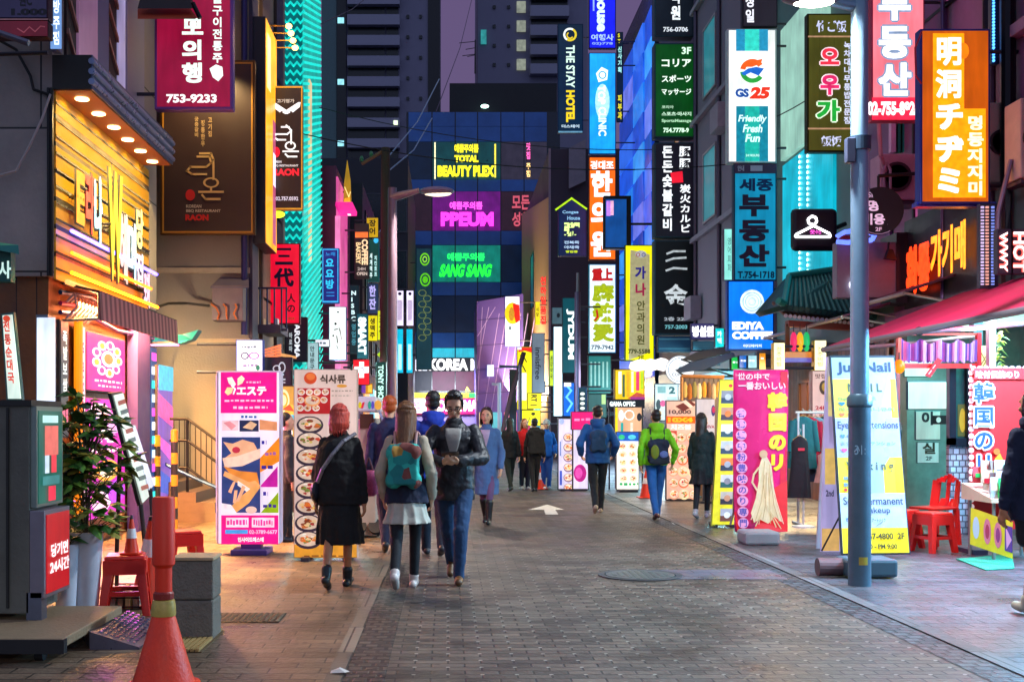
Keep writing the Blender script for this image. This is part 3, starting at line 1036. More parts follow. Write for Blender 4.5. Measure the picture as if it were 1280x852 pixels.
letters('yellow neon reading TOTAL BEAUTY PLEX in a top window', Yn, [Bx(543, 178, 544.5, 224, '#e8e0b0'), Bx(618, 180, 620, 222, '#d8c840'), T('예쁨주의쁨', 568, 180, 598, 191, '#f0e020', b=.05), T('TOTAL', 568, 194, 598, 203, '#f0e020', b=.06), T('BEAUTY PLEX', 547, 207, 618, 221, '#f4e820', b=.06)])
letters('magenta neon reading PPEUM in the middle window', Yn, [T('예쁨주의쁨', 562, 252, 603, 262, '#ff50e0', b=.04), T('PPEUM', 551, 265, 617, 283, '#ff3ae0', b=.06)])
letters('green neon reading SANG SANG below the magenta neon', Yn, [T('예쁨주의쁨', 559, 316, 606, 326, '#20f060', b=.04), T('SANG SANG', 550, 330, 614, 346, '#20f83a', b=.05, rot=30)])
letters('big white KOREA MART letters on the canopy of the glass building', Yn - .3, [Bx(515, 449, 521, 463, '#f0f0ff'), Bx(523, 449, 527, 463, '#f0f0ff'), Bx(528, 449, 534, 463, '#e0e8ff'), T('KOREA MART', 536, 448, 628, 463, '#ffffff', b=.05)], name='shop_letters')
MB().box(P(514, 464, Yn - .2), P(640, 447, Yn), mat('#1a1a26', .5)).build('canopy_board', ro)
letters('small pink letters glowing in the right top window', Yn, [T('맛집', 657.5, 178, 664, 200, '#ff60b0', v=1), T('주점', 657.5, 203, 664, 222, '#ffd080', v=1)])
letters('dim red letters behind the right middle window', Yn, [T('모든', 640, 244, 662, 262, '#a04050', b=.03), T('성형', 640, 265, 662, 283, '#a04050', b=.03)])
sg = thing('shop_board', 'pink supermarket board with a green and yellow top strip', 'sign', P(556, 517, 62))
MB().box(P(512, 517, 62), P(604, 497, 62.3), lit('#e8206a', 1)).build('face', sg)
MB().box(P(512, 496.8, 61.95), P(604, 491, 62.3), lit('#d8e020', 1)).build('strip', sg)
MB().box(P(586, 496.7, 61.9), P(600, 491, 62.0), lit('#20c838', 1)).build('strip', sg)
MB().art(front(61.98), [Bx(514, 498, 533, 516, '#f4f4ff'), T('코리아', 516, 502, 531, 513, '#d82868'), T('KOREA MA', 540, 500, 597, 514, '#ffffff', b=.06), ('p', [(581, 489), (584, 483), (588, 489)], '#f0e020')], 1.1).build('lettering', sg)
MB().box(P(512, 560, 62.1), P(604, 517, 62.3), mat('#8a7aa0', .5)).build('shop_wall', sg)
# supermarket light at the end of the street
lamp('AREA', 'shop_light', (-.6, 61, 4), 700, (.8, .85, 1), ro, 4, (R(40), 0, 0), sy=1)

# purple tiled building
ro = thing('purple_building', 'violet tile clad building with diagonal seams', 'building', (2.6, 61, 0))
Yp = 58
X0, X1 = P(596, 0, Yp).x, P(654, 0, Yp).x
MB().hexa([(X0, Yp, 0), (X1, Yp, 0), (X1, Yp + 6, 0), (X0, Yp + 6, 0), (X0, Yp, fz(377, Yp)), (X1, Yp, fz(367, Yp)), (X1, Yp + 6, fz(367, Yp)), (X0, Yp + 6, fz(377, Yp))], mat('#6450b0', .5, n=.12, sc=1)).build('wall', ro)
lamp('AREA', 'added_flood_light', ((X0 + X1) / 2, Yp - 4, .6), 18, (.6, .5, 1), ro, 2.2, (R(115), 0, 0), sy=.5)  # lamp with no visible source, added to light the violet front
it = []
for k in range(9):
    it.append(('l', [(597 + k * 9 - 20, 520), (597 + k * 9, 372 + 20)], '#c0a8ea', .9) if k > 2 else ('l', [(597, 500 - k * 40), (597 + k * 8 + 6, 384)], '#c0a8ea', .9))
for y in (400, 432, 462, 492):
    it.append(('l', [(597, y), (652, y - 4)], '#3a2c78', .8))
MB().art(front(Yp), it, 0).build('seams', ro)
for k, (xa, xb, c) in enumerate(((599, 611, '#f0d8a0'), (614, 627, '#60c8d8'), (630, 646, '#f08aa8'))):
    MB().box(P(xa, 558, Yp - .06), P(xb, 515, Yp), lit(c, .7)).build('shop_window', ro)
MB().box(P(609, 470, Yp - .2), P(617, 456, Yp), lit('#e8f0ff', 1)).build('light_box', ro)

# ================================================================ far towers
def tower(label, x0, x1, Y, ztop, side, seed):
    ro = thing('apartment_tower', label, 'apartment tower', ((P(x0, 0, Y).x + P(x1, 0, Y).x) / 2, Y + 8, 0))
    A, B = P(x0, 0, Y).x, P(x1, 0, Y).x
    w = mat('#77748c', .7, n=.06, sc=.3)
    MB().box((A, Y, 0), (B, Y + 16, ztop), w).build('wall', ro)
    r = random.Random(seed)
    return ro, A, B, r
band = mat('#8c8aa0', .7, n=.05)
night = mat('#0a1018', .2)
ro, A, B, r = tower('grey apartment tower with pale balcony bands above the magenta building', 402, 550, 150, 68, 1, 1)
MB().box(P(402, 230, 149.6), P(421, -60, 150), mat('#4a686c', .5)).build('stair_wall', ro)
MB().box(P(421, 230, 149.4), P(433, -60, 150), mat('#0c1018', .4)).build('recess', ro)
for k in range(10):
    y = 210 - k * 25.6
    MB().box(P(434, y, 148.6), P(500, y - 8, 150), band).build('balcony', ro)
    f = MB().box(P(435, y - 8.5, 149.7), P(481, y - 25, 150), night).build('window', ro)
    MB().box(P(483, y - 9.5, 149.7), P(498, y - 24, 150), night).build('window', ro)
    for x in (508, 524):
        MB().box(P(x, y - 8, 149.8), P(x + 3.5, y - 11.5, 150), night).build('window', ro)
    if k % 3 == 1:
        MB().box(P(422, y - 2, 149.2), P(430, y - 8, 149.4), lit('#9ae8f8', 1)).build('lamp', ro)
MB().box(P(535, 200, 149.8), P(550, -60, 150), mat('#10101a', .5)).build('recess', ro)
MB().box(P(492, 156, 148.5), P(497, 151, 148.6), lit('#e8ffd0', 1.5)).build('lamp', ro)
ro, A, B, r = tower('dark apartment tower with lit stairwell windows on the right', 597, 735, 160, 75, -1, 2)
for k in range(8):
    y = 92 - k * 24
    MB().box(P(663, y, 158.4), P(710, y - 8, 160), band).build('balcony', ro)
    MB().box(P(664, y - 8.5, 159.7), P(709, y - 23, 160), night).build('window', ro)
    MB().box(P(646, y - 5, 159.6), P(657, y - 17, 160), lit('#8a9080', .8) if k < 5 else night).build('window', ro)
    for x in (616, 634):
        MB().box(P(x, y - 9, 159.8), P(x + 3.5, y - 12.5, 160), night).build('window', ro)
MB().box(P(601, 55, 159.5), P(608, 38, 159.7), lit('#2a8a8a', .8)).build('lamp', ro)
an = thing('roof_antenna', 'thin television antenna on the roof of the glass building', 'antenna', P(594, 95, 73))
MB().cyl(P(594, 92, 73), P(594, 50, 73), .06, .04, mat('#16161c'), 6).build('mast', an)
q = MB()
for y, w in ((52, 20), (60, 12), (68, 16), (69, 10)):
    q.cyl(P(594 - w, y + 2, 73), P(594, y, 73), .025, .025, mat('#16161c'), 5)
q.build('rod', an)

# ================================================================ right side street fronts
RX = 6.9
# R1: burgundy corner shop
ro = thing('burgundy_building', 'dark burgundy building with a mint lit shop at street level', 'building', (8, 13.5, 0))
MB().box((RX, 8, 2.95), (13, 17.6, 13), mat('#8a5a80', .6, n=.25, sc=1.5)).build('wall', ro)
MB().box((8.6, 8, 0), (13, 17.6, 2.95), mat('#6a9a94', .6, n=.25)).build('shop_back_wall', ro)
MB().box((RX, 17.1, 0), (8.6, 17.6, 2.95), mat('#6a9a94', .6, n=.25)).build('shop_side_wall', ro)
for y in (13.1, 15.0):
    MB().box((RX, y - .07, 0), (RX + .12, y + .07, 2.95), metal('#24404c', .4)).build('shop_post', ro)
for k, (y0, y1) in enumerate(((8.5, 12), (12.6, 16.6))):
    MB().box((7.2, y0, 2.88), (8.4, y1, 2.94), lit('#c8fff0', 1.2)).build('ceiling_light', ro)
lamp('AREA', 'shop_light', (7.0, 14.8, 2.8), 110, (.6, 1, .95), ro, .8, (0, R(35), 0), sy=3)
lamp('AREA', 'shop_light', (6.8, 10.4, 2.8), 640, (.26, .66, 1), ro, .8, (0, R(40), 0), sy=3)
q = MB()
for xa, c in ((1165, '#6a3a72'), (1100, '#7a4a80')):
    y0 = fy(xa, RX)
    q.box((RX - .04, y0 - .5, 3.3), (RX, y0 + .4, 12), mat(c, .5))
q.build('cladding', ro)
# pipes and cables that climb the front
for xa, c, rr in ((1236, '#241c30', .06), (1243, '#3c3450', .035), (1262, '#17121c', .09), (1180, '#5a4a70', .03)):
    y = fy(xa, RX - .1)
    MB().cyl((RX - .12, y, 3.1), (RX - .12, y, 12), rr, rr, metal(c, .4), 10).build('pipe', ro)
for z in (4.4, 7.2):
    for y in (9, 15.4):
        window(ro, (RX, y, z), (RX, y + 1.4, z + 1.8), '-x', lit('#b0508a', .6), metal('#2a1c2c'), (1, 0))
for z in (3.0, 6.1, 9.2):
    MB().box((RX - .14, 8, z), (RX, 17.6, z + .14), mat('#8a6a88', .6, n=.2)).build('ledge', ro)
# R2: hanok tiled shop
R2X = 7.0
ro = thing('tiled_roof_shop', 'wooden shop with turquoise lit upper floor', 'building', (8, 21, 0))
MB().box((R2X, 17.7, 2.9), (13, 24.2, 13), mat('#5a7a78', .5, n=.25, sc=1.5)).build('wall', ro)
MB().box((R2X + .02, 17.7, 0), (13, 24.2, 2.9), tilemat('#6a3d1c', '#1c0e06', .2, 3.2, .012, .5, plane='yz', var=.35)).build('wooden_front', ro)
MB().box((R2X - .06, 20.5, 4.2), (R2X, 23.6, 6.8), lit('#08b4cc', .8)).build('light_panel', ro)
q = MB()
for k in range(24):
    for y in (21.9, 22.4):
        q.ell((R2X - .08, y, 4.3 + k * .105), (.02, .035, .035), lit('#b0ffff', 3), 8, 4)
q.build('led_strip', ro)
MB().box((R2X - .05, 17.9, 4.1), (R2X, 19.4, 6.4), mat('#2a5a64', .4, n=.3, sc=20)).build('mosaic_panel', ro)
MB().box((R2X - .1, 20.8, 6.9), (R2X, 23.6, 9.6), lit('#a8dcc8', .6)).build('light_panel', ro)
MB().box((R2X - .02, 18, .0), (R2X, 18.1, 2.9), metal('#8a6a40')).build('door_post', ro)
for y in (18.9, 20.2, 21.6):
    window(ro, (R2X, y, .6), (R2X, y + 1.0, 2.3), '-x', lit('#6a3410', .5), mat('#3a1c0a'), (1, 0))
lamp('AREA', 'shop_light', (R2X - .4, 20.6, 2.6), 300, (1, .66, .3), ro, .5, (0, R(30), 0), sy=3)
# R3 grey, R4 brown, R5 blue glass, R6 brown
ro = thing('grey_building', 'plain lilac grey building behind the convenience store sign', 'building', (9, 27, 0))
MB().box((6.62, 24.4, 0), (13, 30.6, 15), mat('#7a6f80', .7, n=.08, sc=.7, bump=.2)).build('wall', ro)
for z in (6.6, 9.8):
    window(ro, (6.62, 28.0, z), (6.62, 29.4, z + 1.8), '-x', lit('#2a8a98', .5), metal('#b0a0a8'), (0, 0))
MB().box((6.6, 24.5, 0), (6.62, 30.5, 3), lit('#3a6a80', .4)).build('shop_front', ro)
lamp('AREA', 'shop_light', (6.4, 27.5, 2.9), 420, (.3, .9, 1), ro, .6, (0, R(40), 0), sy=5)
for z in (3.3, 6.3, 9.4, 12.4):
    MB().box((6.5, 24.4, z), (6.62, 30.6, z + .12), mat('#8a8090', .6, n=.2)).build('ledge', ro)
for y, z in ((25.4, 5.2), (26.6, 8.4), (29.6, 4.2)):
    MB().box((6.3, y, z), (6.6, y + .8, z + .6), mat('#9a8a98', .5, n=.2)).build('condenser', ro, bev=.02)
q = MB()
for y in (25.0, 27.6, 30.2):
    q.cyl((6.57, y, 3.2), (6.57, y, 14.5), .05, .05, metal('#5a5060'), 8)
q.build('drain_pipe', ro)
ro = thing('brown_building', 'dark brown narrow building carrying the stack of black signs', 'building', (9, 33, 0))
MB().box((6.75, 31, 0), (13, 36.4, 15), mat('#54484e', .6, n=.2)).build('wall', ro)
for z in (4, 6.8, 9.6):
    window(ro, (6.75, 31.5, z), (6.75, 33.8, z + 1.6), '-x', lit('#c08a50', .4), metal('#4a4048'), (1, 0))
MB().box((6.72, 31.1, 0), (6.75, 36.3, 3), lit('#205a70', .5)).build('shop_front', ro)
lamp('AREA', 'shop_light', (6.4, 33.5, 2.9), 220, (.9, .95, 1), ro, .6, (0, R(40), 0), sy=4)
ro = thing('blue_lit_building', 'bright blue lit building front with slanted glass panels', 'building', (9, 40, 0))
MB().box((6.66, 36.6, 0), (13, 44, 16), mat('#0c1a3c', .3)).build('wall', ro)
cs = ['#1858e0', '#2080f0', '#1048c8', '#3898f8', '#1450d0', '#6878e8', '#0c3cb0', '#2a6ae8']
k = 0
for z in range(3, 15):
    for y0, y1 in ((36.7, 38.2), (38.3, 40.6), (40.7, 43.8)):
        k += 1
        MB().hexa([(6.6, y0, z), (6.66, y0, z), (6.66, y1, z), (6.6, y1, z), (6.55 if k % 3 else 6.62, y0, z + .95), (6.66, y0, z + .95), (6.66, y1, z + .95), (6.6, y1, z + .95)], lit(cs[(k * 5) % 8], .75)).build('glass_panel', ro)
lamp('AREA', 'facade_light', (5.4, 40, 3), 300, (.5, .75, 1), ro, 2, (0, R(20), 0))
ro = thing('tan_building', 'tan building with a dark brown front wall', 'building', (7, 58, 0))
Y0 = 49.8
MB().hexa([(4.45, Y0, 0), (13, Y0, 0), (13, 68, 0), (4.45, 68, 0), (4.45, Y0, 13.5), (13, Y0, 13.5), (13, 68, 13.5), (4.45, 68, 13.5)], mat('#40323c', .6, n=.08, sc=1)).build('wall', ro)
MB().hexa([(4.41, Y0 + .02, 3.4), (4.45, Y0 + .02, 3.4), (4.45, 68, 3.4), (4.41, 68, 3.4), (4.41, Y0 + .02, 11.4), (4.45, Y0 + .02, 11.4), (4.45, 68, 14), (4.41, 68, 14)], mat('#b89060', .6, n=.08, sc=1)).build('side_wall', ro)
lamp('AREA', 'added_flood_light', (3.2, 57, 3), 2400, (1, .78, .5), ro, 1.2, (0, R(-125), 0), sy=10)  # unseen lamp added to brighten the tan side wall
MB().box((4.4, Y0 - .05, 0), (4.5, Y0, 13.5), mat('#9a8288', .5)).build('corner_strip', ro)
window(ro, (4.41, 58.3, 7.5), (4.41, 60.3, 10.3), '-x', lit('#18607a', .5), metal('#24404a'), (1, 0))
MB().hexa([P(711, 236, Y0 - .3), P(732, 226, Y0 - .3), P(732, 226, Y0), P(711, 236, Y0), P(711, 185, Y0 - .3), P(732, 174, Y0 - .3), P(732, 174, Y0), P(711, 185, Y0)], mat('#8a8088', .5)).build('vent_hood', ro)
for k, (y0, y1, c) in enumerate(((50.4, 53.6, '#f0c070'), (54, 57, '#40b8c8'), (57.4, 60.4, '#e8e8d8'), (60.8, 64, '#e05080'), (64.4, 67.6, '#f0a040'))):
    MB().box((4.36, y0, .3), (4.41, y1, 2.7), lit(c, .7)).build('shop_window', ro)
MB().box((4.35, 52, 2.9), (4.45, 66, 3.4), mat('#8a7a90', .5)).build('ledge', ro)
# ================================================================ left: projecting signs
dish = '#ffffff'
sign('large crimson sign with white brush writing and a phone number', (193, -40, 291, 137), 15.4, '#96103a', [
    T('모의행', 226, 20, 258, 106, '#e8fff4', v=1, b=.05), El(237, 26, 246, 34, '#e8fff4'),
    T('가마솥구이전통주', 265, -38, 280, 80, '#e8fff4', v=1, b=.03), ('p', [(262, 86), (270, 81), (278, 84), (279, 95), (273, 102), (266, 97)], '#f0fff8'),
    T('753-9233', 208, 118, 271, 129, '#ffffff', b=.04)], E=.75, fr='#8a5aa8', wall=L1X, le=1)
q = thing('awning', 'orange and black striped awning stub above the crimson sign', 'awning', P(210, 24, 15))
MB().slab([P(172, 12, 15.2), P(235, 12, 15.2), P(244, 24, 14.8), P(172, 24, 14.8)], (0, .1, .06), mat('#b84818', .6)).build('cover', q)
MB().slab([P(176, -6, 15.1), P(234, -8, 15.1), P(242, 11, 14.9), P(172, 11, 14.9)], (0, .1, .06), mat('#2a2420', .6)).build('frame', q)
MB().tube([P(241, 4, 14.8), P(250, 23, 14.8)], .03, metal('#16161c')).build('arm', q)
vs = thing('hanging_sign', 'narrow pale blue sign edge with white script above the canopy', 'sign', P(71, 62, 12.2))
MB().box(P(62, 62, 12.1), P(78, -40, 12.25), mat('#4a5a80', .4)).build('housing', vs)
MB().box(P(63, 61, 12.09), P(77, -40, 12.1), lit('#7aa8e8', .7)).build('face', vs)
MB().art(front(12.09), [T('노래방주점', 66, -40, 76, 58, '#f4ffff', v=1, rot=0)], 1).build('lettering', vs)
sign('dark navy sign corner ending in three big zeros', (-30, -30, 60, 24), 11.6, '#38325c', [T('1,000', 14, 11, 59, 21, '#1a1424', b=.06, e=0), T('원C', 24, -8, 40, 8, '#15101c', e=0), Bx(-30, 24, 60, 25, '#c090a0')], E=.22, fr='#3a2030', wall=-6.5)
sign('dim red sign with thin wavy line below the navy sign', (-30, 26, 60, 46), 11.6, '#7a1830', [('l', [(22, 36), (30, 41), (37, 34), (44, 40), (51, 33), (56, 34)], '#c06070', 1.2)], E=.25, fr='#2a1018', wall=-6.5)
q = MB()
q.tube([P(-5, 40, 10.5), P(36, 54, 10.5)], .03, metal('#6c6878'))
q.tube([P(-5, 68, 10.4), P(60, 66, 10.4)], .02, metal('#2c2830'))
q.build('bracket_arm', label='grey steel bracket arms crossing the stone wall corner', cat='bracket')
q = MB()
q.tube([P(-2, 50, 12.2), P(20, 62, 12.25), P(38, 95, 12.25), P(42, 112, 12.25), P(60, 118, 12.25)], .016, mat('#141418'))
q.tube([P(63, 118, 12.24), P(52, 150, 12.2), P(38, 180, 12.2), P(20, 214, 12.2), P(-4, 220, 12.2)], .014, mat('#b0a8a8'))
q.build('cable', label='black and white cables sagging across the grey stone wall', cat='cable')
gs = thing('hanging_sign', 'small green hanging sign with a white roof edge at the stone wall', 'sign', P(6, 352, 11.6))
MB().box(P(-25, 352, 11.6), P(19, 312, 11.72), mat('#0d5a50', .5)).build('housing', gs)
MB().hexa([P(-25, 308, 11.5), P(24, 318, 11.5), P(24, 318, 11.8), P(-25, 308, 11.8), P(-25, 300, 11.55), P(23, 306, 11.55), P(23, 306, 11.78), P(-25, 300, 11.78)], mat('#1a7a70', .4)).build('roof_edge', gs)
MB().art(front(11.6), [T('사', -2, 326, 14, 348, '#d8fff4', b=.03)], .7).build('lettering', gs)
MB().cyl(P(-20, 330, 11.66), P(-20, 330, 12.3), .02, .02, metal('#333333')).build('bracket', gs)
ls = thing('standing_sign', 'slim leaning white menu strip with red print on the wooden wall', 'sign', P(17, 498, 11.5))
MB().slab([P(8, 500, 11.6), P(28, 500, 11.6), P(17, 390, 11.75), P(1, 392, 11.75)], (0, .06, 0), mat('#2a5a58', .5)).build('frame', ls)
MB().slab([P(10, 498, 11.58), P(26, 498, 11.58), P(15, 393, 11.73), P(3, 394, 11.73)], (0, .015, 0), lit('#e8fff0', .8)).build('face', ls)
MB().art(lambda x, y, h=0.: P(x - (y - 390) * -.085, y, 11.74 - (y - 390) * .0016 - h), [T('전통순대국', 2, 400, 12, 480, '#d83828', v=1, b=.04), El(3, 394, 12, 402, '#e04828')], 0.8, h=.03).build('lettering', ls)
wl = thing('light_box', 'glowing white sign box standing at the corner of the shopfront', 'sign', P(58, 500, 11.9))
MB().box(P(45, 560, 11.9), P(70, 396, 12.15), mat('#5a6a80', .4)).build('housing', wl)
MB().box(P(46, 559, 11.885), P(69, 397, 11.9), lit('#dceaff', 1.1)).build('face', wl)

fr_ = '#c88a28'
sign('large brown restaurant board with gold brush emblem and ornate gold frame', (200, 75, 319, 293), 18.28, '#3a2522', [
    Bx(203, 78, 316, 80, fr_), Bx(203, 289, 316, 291, fr_), Bx(203, 78, 205, 291, fr_), Bx(314, 78, 316, 291, fr_),
    T('궁중갈비', 243, 146, 249, 172, '#c0a070', v=1), T('정통한우', 251, 150, 257, 184, '#c0a070', v=1), T('고기집', 260, 146, 266, 172, '#c0a070', v=1),
    ('l', [(247, 196), (262, 196), (264, 204), (258, 209), (238, 209), (234, 214), (240, 218), (258, 218)], '#d8b070', 2.6), ('l', [(250, 192), (264, 192), (267, 200), (267, 224)], '#d8b070', 2.6),
    ('o', (254, 222, 274, 235), '#d8b070', .28), ('l', [(249, 240), (279, 240)], '#d8b070', 2.6), ('l', [(253, 244), (257, 249), (275, 249)], '#d8b070', 2.6), ('l', [(264, 235), (264, 240)], '#d8b070', 2.6),
    El(232, 237, 244, 251, '#c81c1c'), T('KOREAN', 233, 256, 252, 260, '#c8b8a0'), T('BBQ RESTAURANT', 233, 262, 276, 266, '#c8b8a0'), T('RAON', 232, 268, 261, 276, '#d02018', b=.06)], E=0, fr='#6a4a28', t=.1, le=0)
sign('tall narrow dark sign with crossed white cleavers and a red dot', (337, 108, 378, 262), 19.6, '#3a2a26', [
    Bx(337, 108, 378, 110, fr_), Bx(337, 260, 378, 262, fr_), Bx(337, 108, 338.5, 262, fr_), Bx(376.5, 108, 378, 262, fr_),
    T('고기명가', 346, 124, 368, 129, '#b8b0a8'), ('p', [(340, 128), (343, 128), (363, 141), (359, 143), (352, 139), (350, 141), (341, 134)], '#f8f8ff'), ('p', [(376, 128), (373, 128), (353, 141), (357, 143), (364, 139), (366, 141), (375, 134)], '#f8f8ff'),
    ('l', [(352, 159), (361, 159), (364, 164), (359, 168), (345, 168), (343, 172), (347, 175), (357, 175)], '#ffffff', 2), ('l', [(358, 157), (364, 163), (364, 180)], '#ffffff', 2), ('o', (356, 177, 370, 188), '#ffffff', .3), ('l', [(354, 189.5), (373, 189.5)], '#ffffff', 2), ('l', [(357, 193), (360, 196), (371, 196)], '#ffffff', 2),
    El(341, 184, 350, 197, '#f01830'), T('KOREAN', 341, 201, 352, 204, '#d8d0d0'), T('BBQ RESTAURANT', 341, 206, 373, 209, '#d8d0d0'), T('RAON', 341, 211, 374, 220, '#e02030', b=.06), T('T.02.757.0592', 340, 246, 373, 251, '#d0c8d8')], E=.35, fr='#c08830', wall=L2X, le=.9)
sign('red hanging sign with navy brush characters for three generations', (335, 304, 375, 405), 20.6, '#e00c30', [
    Bx(346, 310, 364, 313, '#14123c'), Bx(348, 318.5, 362, 321.5, '#14123c'), Bx(344, 327, 366, 331, '#14123c'), T('代', 342, 334, 368, 360, '#14123c', b=.05, v=1),
    T('人の', 358, 366, 370, 392, '#4a1828', v=1), T('홍대', 360, 396, 368, 400, '#f06a30')], E=.95, fr='#6a0a1c', wall=L2X, le=.2)
# balcony rail over the lower red sign
br = thing('balcony_railing', 'dark iron balcony cage in front of the red sign', 'railing', P(335, 410, 19.4))
q = MB()
for x in (316, 325, 334, 343, 352, 358):
    q.tube([P(x, 412, 19.4), P(x, 360, 19.4)], .014, metal('#3c4668'))
q.tube([P(313, 360, 19.4), P(359, 360, 19.4)], .018, metal('#3c4668'))
q.tube([P(313, 412, 19.4), P(359, 412, 19.4)], .025, metal('#3c4668'))
q.build('rail', br)
MB().box(P(313, 416, 19.3), P(360, 411, 20.2), mat('#4a4258', .5)).build('floor_plate', br)
for k, x in enumerate((318, 327, 344)):
    MB().box(P(x, 411, 19.6), P(x + 5, 399, 19.8), mat(['#c8b898', '#b8a878', '#d8d0e0'][k], .6)).build('stored_box', br)
sp = thing('spotlight', 'green glowing spotlight on a dark arm above the red sign', 'lamp', P(345, 272, 20.2))
MB().tube([P(335, 290, 20.3), P(340, 272, 20.2), P(352, 268, 20.1)], .03, metal('#15151c')).build('arm', sp)
MB().ell(P(347, 268, 20.1), (.13, .08, .06), lit('#b8ff20', 3)).build('lamp_head', sp, smooth=True)
sign('white lightbox with violet curls and a blue frame by the cream wall', (295, 424, 329, 470), 17.6, '#f4f4ff', [('o', (301, 440, 311, 449), '#3a2870', .3), ('o', (311, 440, 324, 449), '#c060c8', .25)] + squiggle(302, 432, 322, 435, '#8a98a8', 5, 1) + squiggle(304, 455, 322, 458, '#a080c0', 4, 2) + [El(320, 456, 325, 463, '#2a8a70')], E=1, fr='#1840a8', wall=-3.9, le=.5)
sign('charcoal square sign with a pale curly dog emblem', (330, 446, 365, 482), 17.9, '#1c1e2a', [('o', (341, 456, 351, 465), '#b0c0c8', .3), ('o', (348, 452, 357, 466), '#b0c0c8', .3), ('l', [(350, 464), (354, 468), (347, 474), (356, 474)], '#b0c0c8', 2)] + squiggle(343, 477, 357, 479, '#a0a8b0', 3, 2), E=.3, fr='#0c0c12', wall=L2X, le=.8)
ar = thing('arrow_sign', 'orange lit arrow sign of fanned strips under the balcony', 'sign', P(342, 448, 18.6))
q = MB()
for k in range(4):
    q.slab([P(331, 436 + k * 3.3, 18.6 - k * .02), P(351, 430 + k * 4, 18.6 - k * .02), P(351, 433 + k * 4, 18.6 - k * .02), P(331, 438 + k * 3.3, 18.6 - k * .02)], (0, .05, 0), lit('#f07848', 1))
q.build('strip', ar)
MB().slab([P(351, 441, 18.5), P(370, 445, 18.5), P(370, 448, 18.5), P(351, 445, 18.5)], (0, .05, 0), lit('#e0a060', .8)).build('pointer', ar)
sign('dark navy sign with sideways white letters under the red sign', (356, 396, 384, 452), 22.4, '#101828', [T('AROMA', 368, 404, 375, 448, '#d8e0e8', rot=90, b=.04), T('아로마', 361, 415, 366, 440, '#a8b8c0', v=1)], E=.4, fr='#0a0c14', wall=L2X, le=.9)
sign('pale teal board of small print behind the dark navy sign', (384, 428, 398, 470), 25.5, '#a8d0d8', [T('안내문구', 387, 432, 394, 462, '#4a7078', v=1)], E=.7, fr='#2a5058', wall=-3.46, le=.2)
sign('tilted small white sign at the foot of the turquoise building', (394, 424, 412, 433), 26, '#e8e8f4', squiggle(396, 427, 409, 430, '#7090a0', 3, 1), E=.9, fr='#303a50', wall=-3.46, le=.2)
sign('white vertical sign with sparse black brush calligraphy', (411, 383, 433, 450), 29, '#f6f4f2', [El(421, 389, 424, 391, '#808088'), El(418, 403, 421, 406, '#202028'), ('l', [(418, 412), (422, 411)], '#303038', 1), ('l', [(424, 410), (426, 418)], '#505058', .8), El(415.5, 418, 417.5, 421, '#282830'), ('l', [(421, 420), (422, 428)], '#202028', 1.2), ('l', [(425, 412), (427, 424)], '#c89090', .8), ('l', [(421, 432), (423, 437)], '#a0a0a8', .8)], E=1.05, fr='#2060a0', wall=-3.3, le=.1)
sign('blue and violet neon framed sign with ring shaped letters', (402, 310, 424, 379), 29.4, '#281878', [Bx(403, 311, 423, 312.5, '#3a9ad8'), Bx(403, 376, 423, 378, '#3a9ad8'), Bx(403, 311, 404.2, 378, '#3a9ad8'), Bx(421.8, 311, 423, 378, '#3a9ad8'), T('요요방', 406, 322, 419, 362, '#30b8e8', v=1, b=.04), T('노래', 407, 315, 419, 320, '#2a7ac0'), Bx(408, 365, 418, 366.2, '#2a7ac0'), Bx(408, 369, 418, 370.2, '#2a7ac0')], E=.7, fr='#2a4aa0', wall=-3.1, le=1)
fl = thing('pennant_sign', 'gold pointed pennant sign above the pink canopy', 'sign', P(434, 255, 33))
MB().slab([P(429, 254, 33), P(439, 254, 33), P(438, 225, 33), P(434, 200, 33), P(430, 230, 33)], (0, .08, 0), lit('#c8981c', .55)).build('face', fl)
MB().art(front(33), [('p', [(430, 253), (438, 253), (437, 247), (431, 248)], '#f8a020'), ('l', [(431, 234), (436, 246), (438, 240)], '#f0d880', 1.2)], 1).build('emblem', fl)
MB().cyl(P(432, 240, 33.05), P(420, 240, 33.05), .03, .03, metal('#333333')).build('bracket', fl)
sign('brown hanging sign with slanted cream script and an orange header', (443, 279, 461, 348), 33, '#2e2220', [Bx(444, 290, 460, 297, '#f07030'), T('COFFEE', 452, 299, 460, 331, '#f0d0a0', rot=90, b=.05), T('BAKERY', 445, 303, 451, 330, '#e8c890', rot=90, b=.04), T('24H', 447, 334, 457, 338, '#a89a90'), T('OPEN', 446, 340, 459, 344, '#c8b8a8')], E=.4, fr='#3a3030', wall=-3.0, le=1)
sign('yellow curled sign above the teal vertical sign', (458, 272, 473, 297), 35.2, '#c8a010', [T('장어', 461, 274, 471, 294, '#3a2a08', v=1, b=.04, e=0)], E=.8, fr='#4a3a10', wall=-2.9)
sign('teal vertical sign with two columns of small white letters', (460, 299, 474, 352), 35.6, '#0c5048', [T('세계맥주', 462, 316, 466, 348, '#d8f4f0', v=1), T('치킨호프', 467.5, 319, 472, 346, '#b8ece8', v=1), El(467, 297, 473, 304, '#3ab8f0')], E=.5, fr='#18a8b0', wall=-2.8, le=1)
sign('black sign of stacked white capital letters on the left side', (437, 356, 449, 441), 32, '#0e2430', [T('NISBC', 438.5, 362, 447.5, 402, '#d0f0f0', v=1, b=.04), T('영업중', 439, 404, 446, 432, '#3a7a88', v=1)], E=.4, fr='#0a141c', wall=-3.0, le=1)
sign('teal store sign reading MART in sideways white letters', (446, 392, 460, 448), 31.2, '#0a5060', [T('8MART', 447.5, 396, 458, 443, '#f4ffff', rot=90, b=.06)], E=.6, fr='#0a2a34', wall=-3.0, le=1.1)
